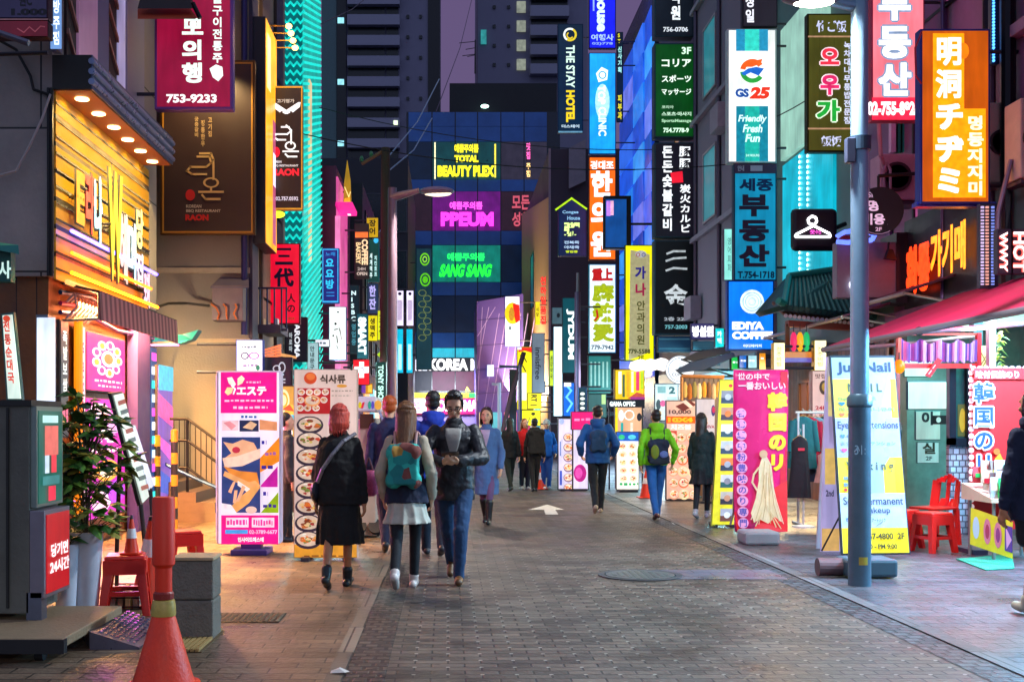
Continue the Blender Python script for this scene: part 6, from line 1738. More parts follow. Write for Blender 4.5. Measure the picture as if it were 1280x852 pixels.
af = thing('a_frame_sign', 'yellow and white nail salon folding board behind the lamp post', 'sign', (4.5, 12.5, .008))
A0, A1, B0, B1 = gp(1052, 699), gp(1138, 698), P(1037, 444, 12.45), P(1118, 444, 12.45)
A0.z = A1.z = .05
n_ = V((0, -1, .15)).normalized()
MB().slab([A0, A1, B1, B0], -n_ * .03, mat('#1f2f3c', .5)).build('front_leaf', af)
def fq(x, y, h=0.):      # 0..100 across, 0..256 down
    u, w = x / 100, y / 256
    return (B0 * (1 - u) + B1 * u) * (1 - w) + (A0 * (1 - u) + A1 * u) * w + n_ * (.004 + h)
f_ = lit('#a8c8f0', .5)
MB().poly([fq(2, 254), fq(98, 254), fq(98, 3), fq(2, 3)], f_).build('face', af)
it = [('r', (2, 31, 97, 82), '#d8cc48', .58), ('r', (88, 31, 98, 82), '#f0d000', .6), ('r', (2, 132, 97, 178), '#e0d028', .6), ('r', (86, 132, 98, 178), '#f0d808', .62), ('r', (2, 222, 98, 254), '#f0d808', .66), ('r', (2, 82, 98, 132), '#a8b8e8', .5), ('r', (2, 178, 98, 222), '#b8d0f4', .55),
      T('Juli Nail', 9, 9, 92, 26, '#12385c', b=.03, e=0), T('N A I L', 24, 37, 76, 48, '#2a4a38', b=.03, e=0), T('Gel  네일아트', 8, 54, 66, 59, '#7a9050', e=0), T('♥ 젤네일', 8, 61, 45, 66, '#1a6a80', e=0), T('마사지  매니큐어', 8, 68, 92, 73, '#7a9050', e=0), T('♥ 33,000', 8, 75, 40, 80, '#d86028', e=0),
      T('Eyelash Extensions', 5, 86, 96, 98, '#183860', b=.01, e=0), T('♥ 속눈썹연장', 8, 103, 44, 108, '#4878a8', e=0), T('まつげエクステンション', 8, 112, 90, 117, '#6888c0', e=0), T('♥ 50,000', 8, 121, 40, 126, '#d84878', e=0),
      T('W a x i n g', 14, 138, 84, 152, '#3a4a38', b=.02, e=0), T('왁싱', 8, 157, 30, 162, '#3878a8', e=0), T('脱毛', 8, 165, 26, 170, '#3878a8', e=0), El(8, 172, 13, 176, '#e02828'),
      T('Semi Permanent', 6, 183, 94, 193, '#183860', b=.01, e=0), T('Makeup', 34, 196, 74, 206, '#183860', b=.01, e=0), T('반영구', 8, 209, 26, 214, '#2868a0', e=0), T('アートメイク', 46, 210, 66, 215, '#4878c0', e=0), ('l', [(52, 220), (62, 214), (58, 218)], '#7890a8', 1),
      T('T.02-757-4800  2F', 10, 229, 92, 237, '#3a3410', e=0), T('AM 10:00 - PM 9:00', 10, 243, 80, 249, '#3a3410', e=0)]
MB().art(fq, it, .75).build('lettering', af)
C0, C1 = V((A0.x + .02, 13.1, .02)), V((A1.x + .02, 13.1, .02))
MB().slab([C0, C1, B1 + V((0, .04, -.01)), B0 + V((0, .04, -.01))], (0, .03, 0), mat('#c0b8c0', .5)).build('rear_leaf', af)
SB0, SB1, SA0, SA1 = P(1029, 448, 12.9), P(1036, 446, 12.5), P(1025, 690, 13.0), P(1050, 698, 12.6)
MB().slab([P(1026, 690, 12.9), P(1051, 693, 12.9), P(1037, 446, 12.55), P(1033, 446, 12.55)], (0, .03, 0), lit('#b8a8d8', .5)).build('side_leaf', af)
MB().art(front(12.5), [Bx(1035, 470, 1040, 520, '#d0b878'), Bx(1031, 560, 1044, 605, '#d8b060'), Bx(1027, 660, 1049, 688, '#e0b068'), T('2nd', 1032, 612, 1042, 620, '#3a3a5a', e=0)], .55).build('side_print', af)
MB().tube([P(1027, 688, 12.4), P(1051, 642, 12.3)], .01, mat('#1a1a20')).build('brace', af)
wb = thing('water_tank', 'grey blue water filled base block behind the lamp post', 'base', (3.95, 10.75, .008))
MB().box((3.72, 10.6, .02), (4.2, 10.95, .19), mat('#3d5560', .5)).build('tank', wb, bev=.03)
MB().cyl((3.5, 10.78, .1), (3.74, 10.78, .1), .085, .085, mat('#6a4a4c', .5), 18).build('roller', wb)

pb = thing('banner_stand', 'glossy pink Japanese seaweed banner with yellow characters on a grey base', 'banner', (P(950, 0, 14.2).x, 14.2, .008))
q = MB()
nx, nz = 12, 16
vs, fs = [], []
for j in range(nz + 1):
    for i in range(nx + 1):
        u, w = i / nx, j / nz
        p = P(917 + 68 * u - (1 - w) * 0, 462 + 202 * w + (3 * math.sin(u * 3.1) if j == nz else 0), 14.2)
        p.y += .05 * math.sin(u * 5 + w * 4) * (.3 + w)
        vs.append(p)
for j in range(nz):
    for i in range(nx):
        fs.append((j * (nx + 1) + i, (j + 1) * (nx + 1) + i, (j + 1) * (nx + 1) + i + 1, j * (nx + 1) + i + 1))
q.add(vs, fs, mat('#e0206c', .25, n=.2, sc=1.6, coat=.5))
cl = q.build('banner_cloth', pb, smooth=True)
so = cl.modifiers.new('s', 'SOLIDIFY'); so.thickness = .008
def fb(x, y, h=0.):
    u, w = (x - 917) / 68, (y - 462) / 202
    p = P(x, y, 14.2)
    p.y += .05 * math.sin(u * 5 + w * 4) * (.3 + w) - .008 - h
    return p
it = [('p', [(917, 640), (985, 600), (985, 664), (920, 664)], '#e8141c'), ('p', [(975, 464), (984, 464), (984, 600), (976, 610)], '#e01838'), T('世の中で', 922, 466, 962, 475, '#ffd8e4', b=.03), T('一番おいしい', 923, 477, 981, 487, '#ffd8e4', b=.03),
      T('韓国のリ', 958, 490, 984, 590, '#f0d818', v=1, b=.07), T('韓国のリ', 959, 490, 983, 590, '#f8ec30', v=1, b=.02)]
for k, c in enumerate('名物紅中粉豊味のり専門'):
    y = 511 + k * 13.6
    it += [El(920, y - 1, 933, y + 12, '#f8a8d8'), T(c, 921, y, 932, y + 11, '#5058b8', v=1, b=.02)]
it += [('p', [(950, 572), (956, 570), (962, 580), (964, 592), (968, 620), (974, 640), (978, 652), (968, 648), (960, 654), (948, 648), (940, 652), (936, 640), (942, 622), (946, 600), (946, 584)], '#ecd8b0'), ('l', [(946, 584), (940, 592), (938, 602), (944, 612)], '#e8c8a0', 2.2), El(947, 562, 957, 572, '#d8b088'), *[('l', [(952 + 1.2 * k, 590 + 3 * (k % 3)), (946 + 3 * k, 625 + 2 * (k % 4)), (936 + 5.4 * k, 648 + 3 * (k % 3))], ['#f4e4c4', '#c8a878', '#e8d0a0', '#b89468'][k % 4], .8) for k in range(9)], ('l', [(953, 576), (951, 600), (954, 622)], '#c8a878', 1), ('l', [(959, 580), (961, 604), (960, 624)], '#d4b484', 1), ('l', [(950, 640), (942, 656)], '#e0c898', 1.5), ('l', [(962, 640), (970, 658)], '#e0c898', 1.5), ('l', [(956, 630), (976, 660)], '#e0c898', 1.2)]
MB().art(fb, it, .42, h=.003, dh=.0012).build('print', pb)
a = P(985, 462, 14.25)
MB().tube([P(913, 655, 14.3), P(917, 640, 14.28), P(920, 462, 14.26)], .014, metal('#999999')).build('pole', pb)
MB().tube([P(917, 462, 14.22), P(985, 463, 14.22)], .012, metal('#999999')).build('cross_bar', pb)
MB().cyl(P(950, 664, 14.25), (P(950, 0, 14.25).x, 14.25, .1), .02, .02, metal('#999999')).build('stem', pb)
MB().box((P(928, 0, 13.7).x, 13.55, .008), (P(971, 0, 13.7).x, 13.98, .17), mat('#8a9098', .5)).build('base_tank', pb, bev=.03)

yr = thing('photo_board', 'yellow framed board of stacked small food photographs left of the pink banner', 'sign', (P(905, 0, 16).x, 16, .008))
MB().slab([P(889, 657, 15.9), P(917, 655, 15.9), P(917, 474, 16.1), P(900, 474, 16.1)], (0, .05, 0), mat('#a8a818', .5)).build('board', yr)
fy_ = lambda x, y, h=0.: P(x - (y - 474) * .055, y, 16.1 - (y - 474) / 181 * .2) - V((0, .008 + h, 0))
it = [('p', [(900, 475), (917 + 0, 475), (927, 655), (900, 655)], '#e8e010'), El(911, 480, 916, 484, '#e02818')]
pal = [('#8a8a98', '#2a3a58'), ('#c89070', '#3a2838'), ('#e0e8e8', '#1a4a58'), ('#b8c0d0', '#203858'), ('#e87820', '#28324a'), ('#d8d8e0', '#1a5a5c'), ('#c0b8b0', '#282030'), ('#a8b0c0', '#6a3a2a')]
for k in range(8):
    y = 488 + k * 21
    it += [Bx(902.5 + k * .9, y, 918 + k * .9, y + 16, pal[k][0]), Bx(902.5 + k * .9, y + 9, 918 + k * .9, y + 16, pal[k][1]), El(907 + k * .9, y + 4, 915 + k * .9, y + 12, pal[(k + 3) % 8][0])]
MB().art(fy_, it, .7).build('print', yr)
for x in (893, 914):
    MB().box((P(x, 0, 15.95).x, 15.9, .008), (P(x + 3, 0, 15.95).x, 16.3, .06), metal('#444444')).build('foot', yr)

# clothes rack with garments
cr = thing('clothes_rack', 'white tubular clothes rack beside the pink banner', 'rack', (5.3, 16.4, .008))
wt = mat('#d8d8d8', .4)
q = MB()
q.tube([(4.98, 16.3, 1.62), (5.62, 16.5, 1.62)], .016, wt)
for x, y in ((5.02, 16.31), (5.6, 16.49)):
    q.tube([(x, y, .05), (x, y, 1.62)], .018, wt)
    q.tube([(x, y - .25, .03), (x, y + .25, .03)], .02, wt)
q.build('frame', cr)
def garment(label, x, y, ztop, zbot, w0, w1, c, sleeves=True, th=.06, cat='garment', patch=None, rz=0):
    ro = thing('hanging_garment', label, cat, (x, y, ztop), rz, group='clothes on the white rack')
    q = MB()
    L = ztop - zbot
    m = cloth(c, 12, .6)
    sg_ = 10
    rows_ = [(0, .25), (.04, .7), (.1, 1), (.35, .92), (.7, 1.0), (1, 1.08)]
    vs, fs = [], []
    for t, f in rows_:
        w = (w0 + (w1 - w0) * t) / 2 * f
        for i in range(sg_ * 2):
            a = 6.28319 * i / (sg_ * 2)
            vs.append((w * math.cos(a) * (1 + .04 * math.sin(i * 2.3 + t * 4)), th * math.sin(a) * (1 + .5 * t * math.cos(i * 3)), -L * t))
    n = sg_ * 2
    for k in range(len(rows_) - 1):
        fs += [(k * n + i, (k + 1) * n + i, (k + 1) * n + (i + 1) % n, k * n + (i + 1) % n) for i in range(n)]
    fs += [tuple(range(n)), tuple(range(len(vs) - 1, len(vs) - n - 1, -1))]
    q.add(vs, fs, m)
    if sleeves:
        for s in (-1, 1):
            q.cyl((s * w0 * .4, 0, -.06), (s * w0 * .58, .0, -.5), .055, .045, m, 10)
    q.build('cloth', ro, local=True, smooth=True, auto=60)
    h = MB()
    h.tube([(-w0 * .42, 0, -.05), (0, 0, .02), (w0 * .42, 0, -.05)], .008, mat('#b08848', .5), 6)
    h.tube([(0, 0, .02), (0, 0, .06), (.02, 0, .09), (0, 0, .11), (-.015, 0, .1)], .004, metal('#aaaaaa'), 6)
    h.build('hanger', ro, local=True)
    if patch:
        MB().box((-.045, -th * 1.35 - .002, -.2), (.045, -th * 1.2, -.16), mat(patch, .5)).build('label_patch', ro, local=True)
    return ro
garment('black sleeveless dress with a small red patch hung on the near end', 4.93, 15.95, 1.28, .42, .22, .31, '#15151e', False, patch='#e02040')
garment('teal jacket on the rack behind the black dress', 5.1, 16.35, 1.56, .82, .36, .4, '#1a6a70')
garment('crimson cardigan between the teal and grey jackets', 5.2, 16.38, 1.55, .85, .34, .38, '#b01038')
garment('pale grey blue jacket hanging mid rack', 5.3, 16.41, 1.55, .8, .36, .4, '#6a90a0')
garment('dark navy coat hanging at the far end of the rack', 5.44, 16.45, 1.56, .62, .36, .4, '#151a34')
garment('pink folded skirt hanging low under the navy coat', 5.4, 16.2, 1.05, .62, .26, .34, '#c89a90', False)
md = thing('dress_stand', 'white bust stand legs under the black dress', 'stand', (4.99, 15.97, .008))
MB().cyl((4.99, 15.97, .02), (4.99, 15.97, 1.45), .014, .014, wt).build('pole', md)
MB().lathe([(.16, 0), (.15, .02), (.02, .04)], (4.99, 15.97, .008), wt, 18).build('foot', md)
sign('pale pink hanging menu with a dark round food picture', (1015, 463, 1036, 531), 17.2, '#e8b8b0', [T('맛집', 1019, 467, 1032, 473, '#8a5a58'), El(1024, 475, 1036, 493, '#4a2810'), El(1027, 478, 1035, 489, '#c89030'), T('24H', 1019, 507, 1034, 512, '#c82838'), T('메뉴', 1024, 517, 1032, 521, '#a83848')], E=.6, fr='#8a6a60', wall=R2X, le=.4)
for k, (r_, l_) in enumerate((((967, 428, 981, 464), 'glowing cream lantern sign with green writing next to the coffee sign'), ((1018, 425, 1033, 463), 'glowing cream lantern sign with gold writing above the pale menu'))):
    sign(l_, r_, 18.3, '#fff0b0', [T('전주비빔', r_[0] + 3, 433, r_[2] - 3, 458, '#a8b848' if k == 0 else '#c0a860', v=1, b=.01)], E=1.3, fr='#c8a020', wall=R2X, le=.6, group='cream lantern signs of the wooden shop')
# hanging colourful lures under the tiled roof
for k, (x, c, l_) in enumerate(((992, '#e02860', 'pink'), (1000, '#f0a818', 'amber'), (1008, '#18b060', 'green'))):
    q = thing('lantern', 'small ' + l_ + ' paper lantern hanging under the tiled roof', 'lantern', P(x, 440, 18.4))
    MB().lathe([(.02, 0), (.05, .06), (.055, .16), (.045, .26), (.02, .31)], P(x, 439, 18.4), lit(c, .9), 14).build('shade', q, smooth=True)
    MB().cyl(P(x, 415, 18.4), P(x, 405, 18.4), .006, .006, mat('#222222'), 5).build('cord', q)
sf = thing('shelf_board', 'orange and violet shelf board hanging under the lanterns', 'shelf', P(1000, 452, 18.5))
MB().box(P(982, 447, 18.5), P(1017, 441, 18.8), lit('#e88820', .5)).build('board', sf)
MB().box(P(982, 452, 18.48), P(1017, 448, 18.7), lit('#6a58c0', .6)).build('trim', sf)
MB().box(P(982, 441, 18.75), P(986, 405, 18.8), mat('#5a3418')).build('hanger_post', sf)

# hanok tiled eave: a hipped end with rows of half round tiles and white rafter ends
hk = thing('tiled_roof', 'dark green tiled hip roof with white rafter ends above the wooden shop', 'roof', (6.2, 20, 3.3))
tl = mat('#14504a', .4, n=.25)
tl2 = mat('#123a3a', .5, n=.2)
fa, fb_, fc_, fd = V((5.5, 18.6, 3.36)), V((6.98, 18.6, 3.2)), V((6.98, 20.0, 4.12)), V((6.0, 20.0, 3.98))
sa, sb_ = V((5.55, 20.3, 3.42)), V((6.0, 20.2, 3.98))
dn = V((0, 0, -.06))
MB().hexa([fa + dn, fb_ + dn, fc_ + dn, fd + dn, fa, fb_, fc_, fd], tl2).build('front_slope', hk)
MB().hexa([sa + dn, fa + dn + V((-.002, 0, 0)), fd + dn, sb_ + dn, sa, fa + V((-.002, 0, 0)), fd, sb_], tl2).build('side_slope', hk)
q = MB()
n = 16
for k in range(n + 1):
    u = k / n
    a, b = fa.lerp(fb_, u), fd.lerp(fc_, u)
    q.cyl(a + (a - b).normalized() * .05 + V((0, 0, .02)), b + V((0, 0, .02)), .046, .04, tl, 10)
for k in range(18):
    u = k / 17
    a, b = fa.lerp(sa, u), fd.lerp(sb_, u)
    q.cyl(a + (a - b).normalized() * .05 + V((0, 0, .02)), b + V((0, 0, .02)), .05, .04, tl, 10)
q.build('tile_row', hk)
q = MB()
for k in range(20):
    a = fa.lerp(fb_, (k + .4) / 20) + V((0, .03, -.13))
    q.cyl(a, a + V((0, .7, .28)), .03, .03, mat('#6a3a20', .6), 8)
    q.cyl(a + V((0, -.012, -.004)), a, .033, .033, mat('#c8ccd4', .5), 8)
q.build('rafter', hk)
q = MB()
q.tube([fd + V((0, 0, .06)), fc_ + V((0, 0, .06))], .075, mat('#15907e', .35), 10)
q.tube([fd + V((0, 0, .06)), fa + V((0, 0, .05)), fa + V((-.12, -.08, .1))], .06, mat('#15907e', .35), 10)
q.build('ridge', hk)
MB().hexa([fa + V((.1, .1, -.3)), fb_ + V((0, .1, -.22)), fb_ + V((0, .3, -.22)), fa + V((.1, .3, -.3)), fa + V((.1, .1, -.2)), fb_ + V((0, .1, -.13)), fb_ + V((0, .3, -.13)), fa + V((.1, .3, -.2))], mat('#7a3428', .6)).build('eave_beam', hk)
for z, c, l_, y0, y1, x0 in ((3.05, '#5a1c3c', 'dark maroon awning stretched under the tiled eave', 17.0, 21.2, 5.9), (3.2, '#4a1c34', 'second maroon awning behind the lamp post', 15.2, 17.2, 6.1)):
    a_ = thing('awning', l_, 'awning', (6.4, (y0 + y1) / 2, z))
    MB().hexa([(x0, y0, z), (RX + .08, y0, z + .3), (RX + .08, y1, z + .3), (x0, y1, z), (x0, y0, z + .03), (RX + .08, y0, z + .33), (RX + .08, y1, z + .33), (x0, y1, z + .03)], mat(c, .7)).build('cover', a_)
    MB().cyl((x0, y0, z), (x0, y1, z), .03, .03, metal('#a09088'), 8).build('front_bar', a_)
    for y in (y0, y1):
        MB().cyl((x0, y, z), (RX, y, z - .15), .018, .018, metal('#a09088'), 8).build('arm', a_)
aw = thing('awning', 'big crimson shop awning at the right frame edge', 'awning', (6, 12.2, 2.5))
q = MB()
n = 14
for k in range(n):
    y0, y1 = 8.6 + 6.4 * k / n, 8.6 + 6.4 * (k + 1) / n
    q.hexa([(4.96, y0, 2.44), (6.9, y0, 3.2), (6.9, y1, 3.2), (4.96, y1, 2.44), (4.96, y0, 2.46), (6.9, y0, 3.23), (6.9, y1, 3.23), (4.96, y1, 2.46)], mat('#d0104c' if k % 2 else '#c80c46', .6))
q.build('cover', aw)
MB().cyl((4.95, 8.6, 2.43), (4.95, 15.0, 2.43), .035, .035, metal('#8a8088'), 10).build('front_bar', aw)
for y in (8.7, 12.0, 14.9):
    MB().tube([(4.97, y, 2.42), (6.0, y, 2.5), (6.9, y, 2.6)], .025, metal('#8a8088')).build('arm', aw)
    MB().ell((4.97, y, 2.43), (.05, .05, .05), mat('#15242c', .3)).build('joint', aw)
lamp('AREA', 'awning_light', (5.6, 12, 2.4), 230, (1, .42, .5), aw, .3, (0, R(180), 0), sy=4)
# fringed red stall frame
fs_ = thing('stall_frame', 'red framed stall canopy with a ruffled violet lace fringe', 'stall', P(1172, 458, 14.5))
q = MB()
a, b = P(1122, 460, 14.6), P(1226, 416, 14.6)
q.box((a.x, 14.6, a.z), (b.x, 14.66, a.z + .06), mat('#d82028', .4))
q.box((a.x, 14.6, b.z - .03), (b.x, 14.66, b.z), mat('#a83a38', .4))
q.box((b.x - .05, 14.58, a.z), (b.x, 14.66, b.z), mat('#c81838', .4))
q.box((a.x, 14.58, a.z), (a.x + .04, 14.66, b.z), mat('#d85a28', .4))
q.build('frame', fs_)
q = MB()
rng = random.Random(9)
for k in range(60):
    x = a.x + .05 + (b.x - a.x - .12) * k / 59
    zt = b.z - .08 - .06 * abs(math.sin(k * .21))
    c = rng.choice(['#8a6ac0', '#6a58b8', '#b890d0', '#4a3c98', '#c8a8d8'])
    q.slab([(x - .012, 14.59 + .02 * math.sin(k), a.z + .06 + rng.uniform(0, .05)), (x + .014, 14.59 + .02 * math.sin(k + 1), a.z + .06 + rng.uniform(0, .05)), (x + .014, 14.58 + .02 * math.sin(k + 1), zt), (x - .012, 14.58 + .02 * math.sin(k), zt)], (0, .008, 0), mat(c, .7))
q.build('lace_fringe', fs_)
MB().box((a.x, 14.62, 0), (a.x + .04, 14.66, a.z), metal('#8a4a48')).build('post', fs_)
MB().box((b.x - .04, 14.62, 0), (b.x, 14.66, a.z), metal('#a83a60')).build('post', fs_)
q = thing('hanging_tag', 'slanted red paper tag with white marks hanging from the stall frame', 'tag', P(1166, 470, 14.5))
MB().slab([P(1156, 469, 14.5), P(1163, 472, 14.5), P(1178, 450, 14.5), P(1172, 447, 14.5)], (0, .006, 0), mat('#b81c34', .5)).build('paper', q)
MB().art(front(14.5), [('l', [(1161, 467), (1164, 463)], '#f0d0d0', 1.2), ('l', [(1166, 460), (1169, 456)], '#f0d0d0', 1.2)], 0).build('mark', q)
q = thing('lantern', 'round orange lantern at the left corner of the stall frame', 'lantern', P(1124, 462, 14.4))
MB().ell(P(1124, 458, 14.4), (.07, .07, .09), lit('#ff8010', 1.3), 14, 8).build('shade', q, smooth=True)
MB().cyl(P(1124, 450, 14.4), P(1124, 440, 14.4), .01, .01, mat('#222222')).build('cord', q)
# mint shop interior boards
sign('blank mint white lit board hanging inside the shop', (1134, 476, 1188, 512), 15.8, '#c8f0e4', (), E=.8, fr='#0c4a60', t=.06)
sign('upper tilted mint board under the stall canopy', (1130, 444, 1166, 471), 16.1, '#c0ece0', (), E=.7, fr='#5a9a98', t=.05)
sign('mint shop sign with a dark Korean syllable and an arrow strip', (1144, 513, 1176, 550), 16.2, '#a8dcd4', [T('이', 1152, 514, 1166, 531, '#1a3a44', b=.05), Bx(1165, 519, 1186, 530, '#101c24'), El(1170, 521, 1176, 528, '#e0f0f0')], E=.6, fr='#3a7a80', t=.05, le=0)
sign('lower mint hair salon sign with dark Korean syllable', (1146, 552, 1174, 579), 16.2, '#9ad8d8', [T('실', 1153, 553, 1169, 567, '#2a4438', b=.04), T('2F', 1157, 570, 1165, 575, '#1a4a5a')], E=.6, fr='#3a7a80', t=.05, le=0)
sign('magenta and white small price card by the window', (1200, 457, 1211, 484), 15.2, '#c828b0', [Bx(1202, 460, 1209, 467, '#f8e0f8'), Bx(1201, 472, 1210, 482, '#f8e8f8')], E=.9, fr='#7a1a6a', t=.02)
wn = thing('shop_window', 'dark framed narrow shop window with a yellow picture beside the red banner', 'window', P(1200, 560, 14.9))
q = MB()
for r_ in ((1187, 1191, 455, 556), (1209, 1214, 455, 556), (1187, 1214, 547, 558)):
    q.box(P(r_[0], r_[3], 14.9), P(r_[1], r_[2], 15.0), metal('#1c2c3c', .4))
q.build('frame', wn)
MB().box(P(1191, 547, 14.98), P(1209, 455, 15.0), mat('#2a6a68', .1)).build('pane', wn)
MB().art(front(14.97), [Bx(1197, 505, 1208, 545, '#586a30'), El(1199, 510, 1207, 540, '#c8b830')], .5).build('picture', wn)
MB().box((P(1187, 0, 14.9).x, 14.92, 0), (P(1214, 0, 14.9).x, 15.0, P(0, 558, 14.9).z), tilemat('#9ab8c8', '#4a5a68', .08, .08, .01, .4, plane='xz', var=.5)).build('tiled_base', wn)
for x, c, l_ in ((1232, '#e8e8b0', 'cream paper poster with a starry print under the awning'),):
    sign(l_, (1222, 432, 1237, 466), 14.6, '#f0e8b0', [('l', [(1226, 440), (1232, 452), (1227, 460)], '#7a7a30', 1.2), ('l', [(1234, 442), (1226, 456)], '#8a7a40', 1.2)], E=.8, fr='#b0a878', t=.02, le=0)
cy = thing('column', 'white steel column beside the starry poster under the awning', 'column', (P(1240, 0, 14.4).x, 14.4, .008))
MB().box((P(1237, 0, 14.4).x, 14.4, .008), (P(1245, 0, 14.4).x, 14.5, 2.9), mat('#b8d0d4', .4)).build('post', cy)
for x, c, l_ in ((1250, '#4a6a30', 'green vertical strip of vines in the dark shop window'),):
    q = MB()
    rng = random.Random(4)
    for k in range(40):
        p = P(1250 + rng.uniform(-4, 4), 405 + k * 1.6, 14.8)
        leaf(q, p, V((rng.uniform(-1, 1), -.5, rng.uniform(-.6, .2))), .1, .03, mat(rng.choice(['#8a9a30', '#3a6a28', '#b0a838']), .5))
    q.build('vine', label='strip of yellow green leaves hanging under the awning', cat='plant')

# crowded shelves inside the mint shop
sh_ = thing('shop_shelf', 'white goods shelf deep in the mint lit shop', 'shelf', (8.3, 14.6, .008))
q = MB()
for z in (.4, .85, 1.3, 1.75, 2.2):
    q.box((8.1, 12.2, z), (8.55, 16.8, z + .03), mat('#9ab8b4', .5))
for y in (12.2, 13.7, 15.2, 16.75):
    q.box((8.1, y, .01), (8.55, y + .03, 2.25), mat('#9ab8b4', .5))
q.build('frame', sh_)
random.seed(21)
kinds = ['#d83a5a', '#e8b040', '#4aa0d0', '#f0e8e0', '#7ac080', '#c860b0', '#e87838', '#5060b0', '#d8d040', '#a8d8e0']
nm_ = ['rose', 'amber', 'sky blue', 'white', 'green', 'orchid', 'orange', 'indigo', 'lemon', 'pale cyan']
for zi, z in enumerate((.43, .88, 1.33, 1.78)):
    y = 12.3
    i = 0
    while y < 16.6:
        w, h = rr(.09, .2), rr(.16, .36)
        k = random.randrange(10)
        g_ = MB().box((8.08, y, z), (8.3, y + w, z + h), mat(kinds[k], .4, n=.3, sc=25))
        g_.box((8.072, y + w * .2, z + h * .3), (8.08, y + w * .8, z + h * .7), mat(kinds[(k + 3) % 10], .4))
        g_.build('goods_box', label='small ' + nm_[k] + ' goods box on the ' + ('lowest', 'second lowest', 'second highest', 'top')[zi] + ' shelf of the mint shop', cat='goods', group='goods boxes on the mint shop shelves')
        y += w + rr(.02, .1)
        i += 1
# snack table and red flag banner
tb = thing('snack_table', 'small display table with a yellow printed skirt at the right edge', 'table', (5.75, 12.3, .008))
X0, X1 = P(1228, 0, 12.2).x, P(1300, 0, 12.2).x
MB().hexa([(X0, 12.0, .62), (X1, 11.7, .62), (X1, 12.6, .62), (X0, 12.7, .62), (X0, 12.0, .66), (X1, 11.7, .66), (X1, 12.6, .8), (X0, 12.7, .8)], mat('#c8b8a0', .6)).build('tabletop', tb)
sk0, sk1, sk2, sk3 = P(1213, 680, 12.0), P(1266, 698, 11.6), P(1266, 652, 11.6), P(1214, 634, 12.0)
MB().slab([sk0, sk1, sk2, sk3], (0, .01, 0), mat('#e0d028', .5)).build('skirt', tb)
fk = lambda x, y, h=0.: (sk3 * (1 - x) + sk2 * x) * (1 - y) + (sk0 * (1 - x) + sk1 * x) * y - V((0, .004 + h, 0))
MB().art(fk, [El(.04, .2, .2, .8, '#b8d0e0'), El(.3, .15, .48, .85, '#d87890'), El(.34, .3, .44, .7, '#a83858'), El(.55, .15, .73, .85, '#d87890'), El(.59, .3, .69, .7, '#8a3a78'), Bx(.8, .15, .98, .85, '#5a3a90'), ('p', [(.82, .2), (.96, .5), (.84, .8)], '#e0a0d0')], 0).build('print', tb)
for x, y in ((X0 + .05, 12.05), (X1 - .05, 11.8), (X0 + .05, 12.6), (X1 - .05, 12.5)):
    MB().cyl((x, y, .008), (x, y, .62), .018, .018, metal('#888888')).build('leg', tb)
random.seed(11)
cs = ['#d8d8e0', '#18a048', '#b01828', '#e0c8a8', '#8a7a70', '#e8e8f0', '#30a870', '#c8a890', '#5a4a48', '#f0f0f4', '#a82038', '#d0b060']
words = ['white', 'green', 'dark red', 'cream', 'taupe', 'pale', 'mint', 'tan', 'brown', 'silver', 'crimson', 'gold']
k = 0
base_pk = None
for row in range(3):
    for i in range(7):
        u = (i + .5) / 7
        y = 12.05 - .25 * u + row * .2
        x = X0 + .04 + (X1 - X0 - .1) * u * .8
        z = .67 + .07 * row
        ro = thing('snack_packet', words[k % 12] + ' snack packet standing in the ' + ('front', 'middle', 'back')[row] + ' row on the snack table, spot ' + ('at the left end', 'second from the left', 'left of the middle', 'in the middle', 'right of the middle', 'near the right end', 'at the right end')[i], 'snack packet', (x, y, z), rr(-.4, .4), group='snack packets on the yellow skirted table')
        ro['label'] = words[k % 12] + ' snack packet, ' + ('front', 'middle', 'back')[row] + ' row of the snack table, ' + ('at its left end', 'second from its left', 'left of its middle', 'in its middle', 'right of its middle', 'near its right end', 'at its right end')[i]
        h, w = rr(.17, .26), rr(.045, .065)
        m = mat(cs[k % 12], .3, n=.25, sc=30)
        MB().add([(-w, -.005, 0), (w, -.005, 0), (w, .005, 0), (-w, .005, 0), (-w * 1.05, -.03, h * .4), (w * 1.05, -.03, h * .4), (w * 1.05, .03, h * .4), (-w * 1.05, .03, h * .4), (-w, -.004, h), (w, -.004, h), (w, .004, h), (-w, .004, h)],
                 [(3, 2, 1, 0), (0, 1, 5, 4), (1, 2, 6, 5), (2, 3, 7, 6), (3, 0, 4, 7), (4, 5, 9, 8), (5, 6, 10, 9), (6, 7, 11, 10), (7, 4, 8, 11), (8, 9, 10, 11)], m).build('pouch', ro, local=True)
        MB().box((-w * .7, -.034, h * .35), (w * .7, -.03, h * .6), mat(cs[(k * 5 + 3) % 12], .4)).build('label_patch', ro, local=True)
        k += 1
rf = thing('banner', 'red Japanese seaweed flag with blue and white characters and a white scalloped edge', 'banner', (P(1246, 0, 12.7).x, 12.7, .008))
MB().box(P(1213, 661, 12.7), P(1282, 459, 12.72), mat('#d80408', .6)).build('flag_cloth', rf)
it = []
for k in range(23):
    it += [El(1210, 462 + k * 8.8, 1217, 469 + k * 8.8, '#f4d8dc')]
for k in range(9):
    it += [El(1212 + k * 8, 457, 1219 + k * 8, 463, '#f4d8dc')]
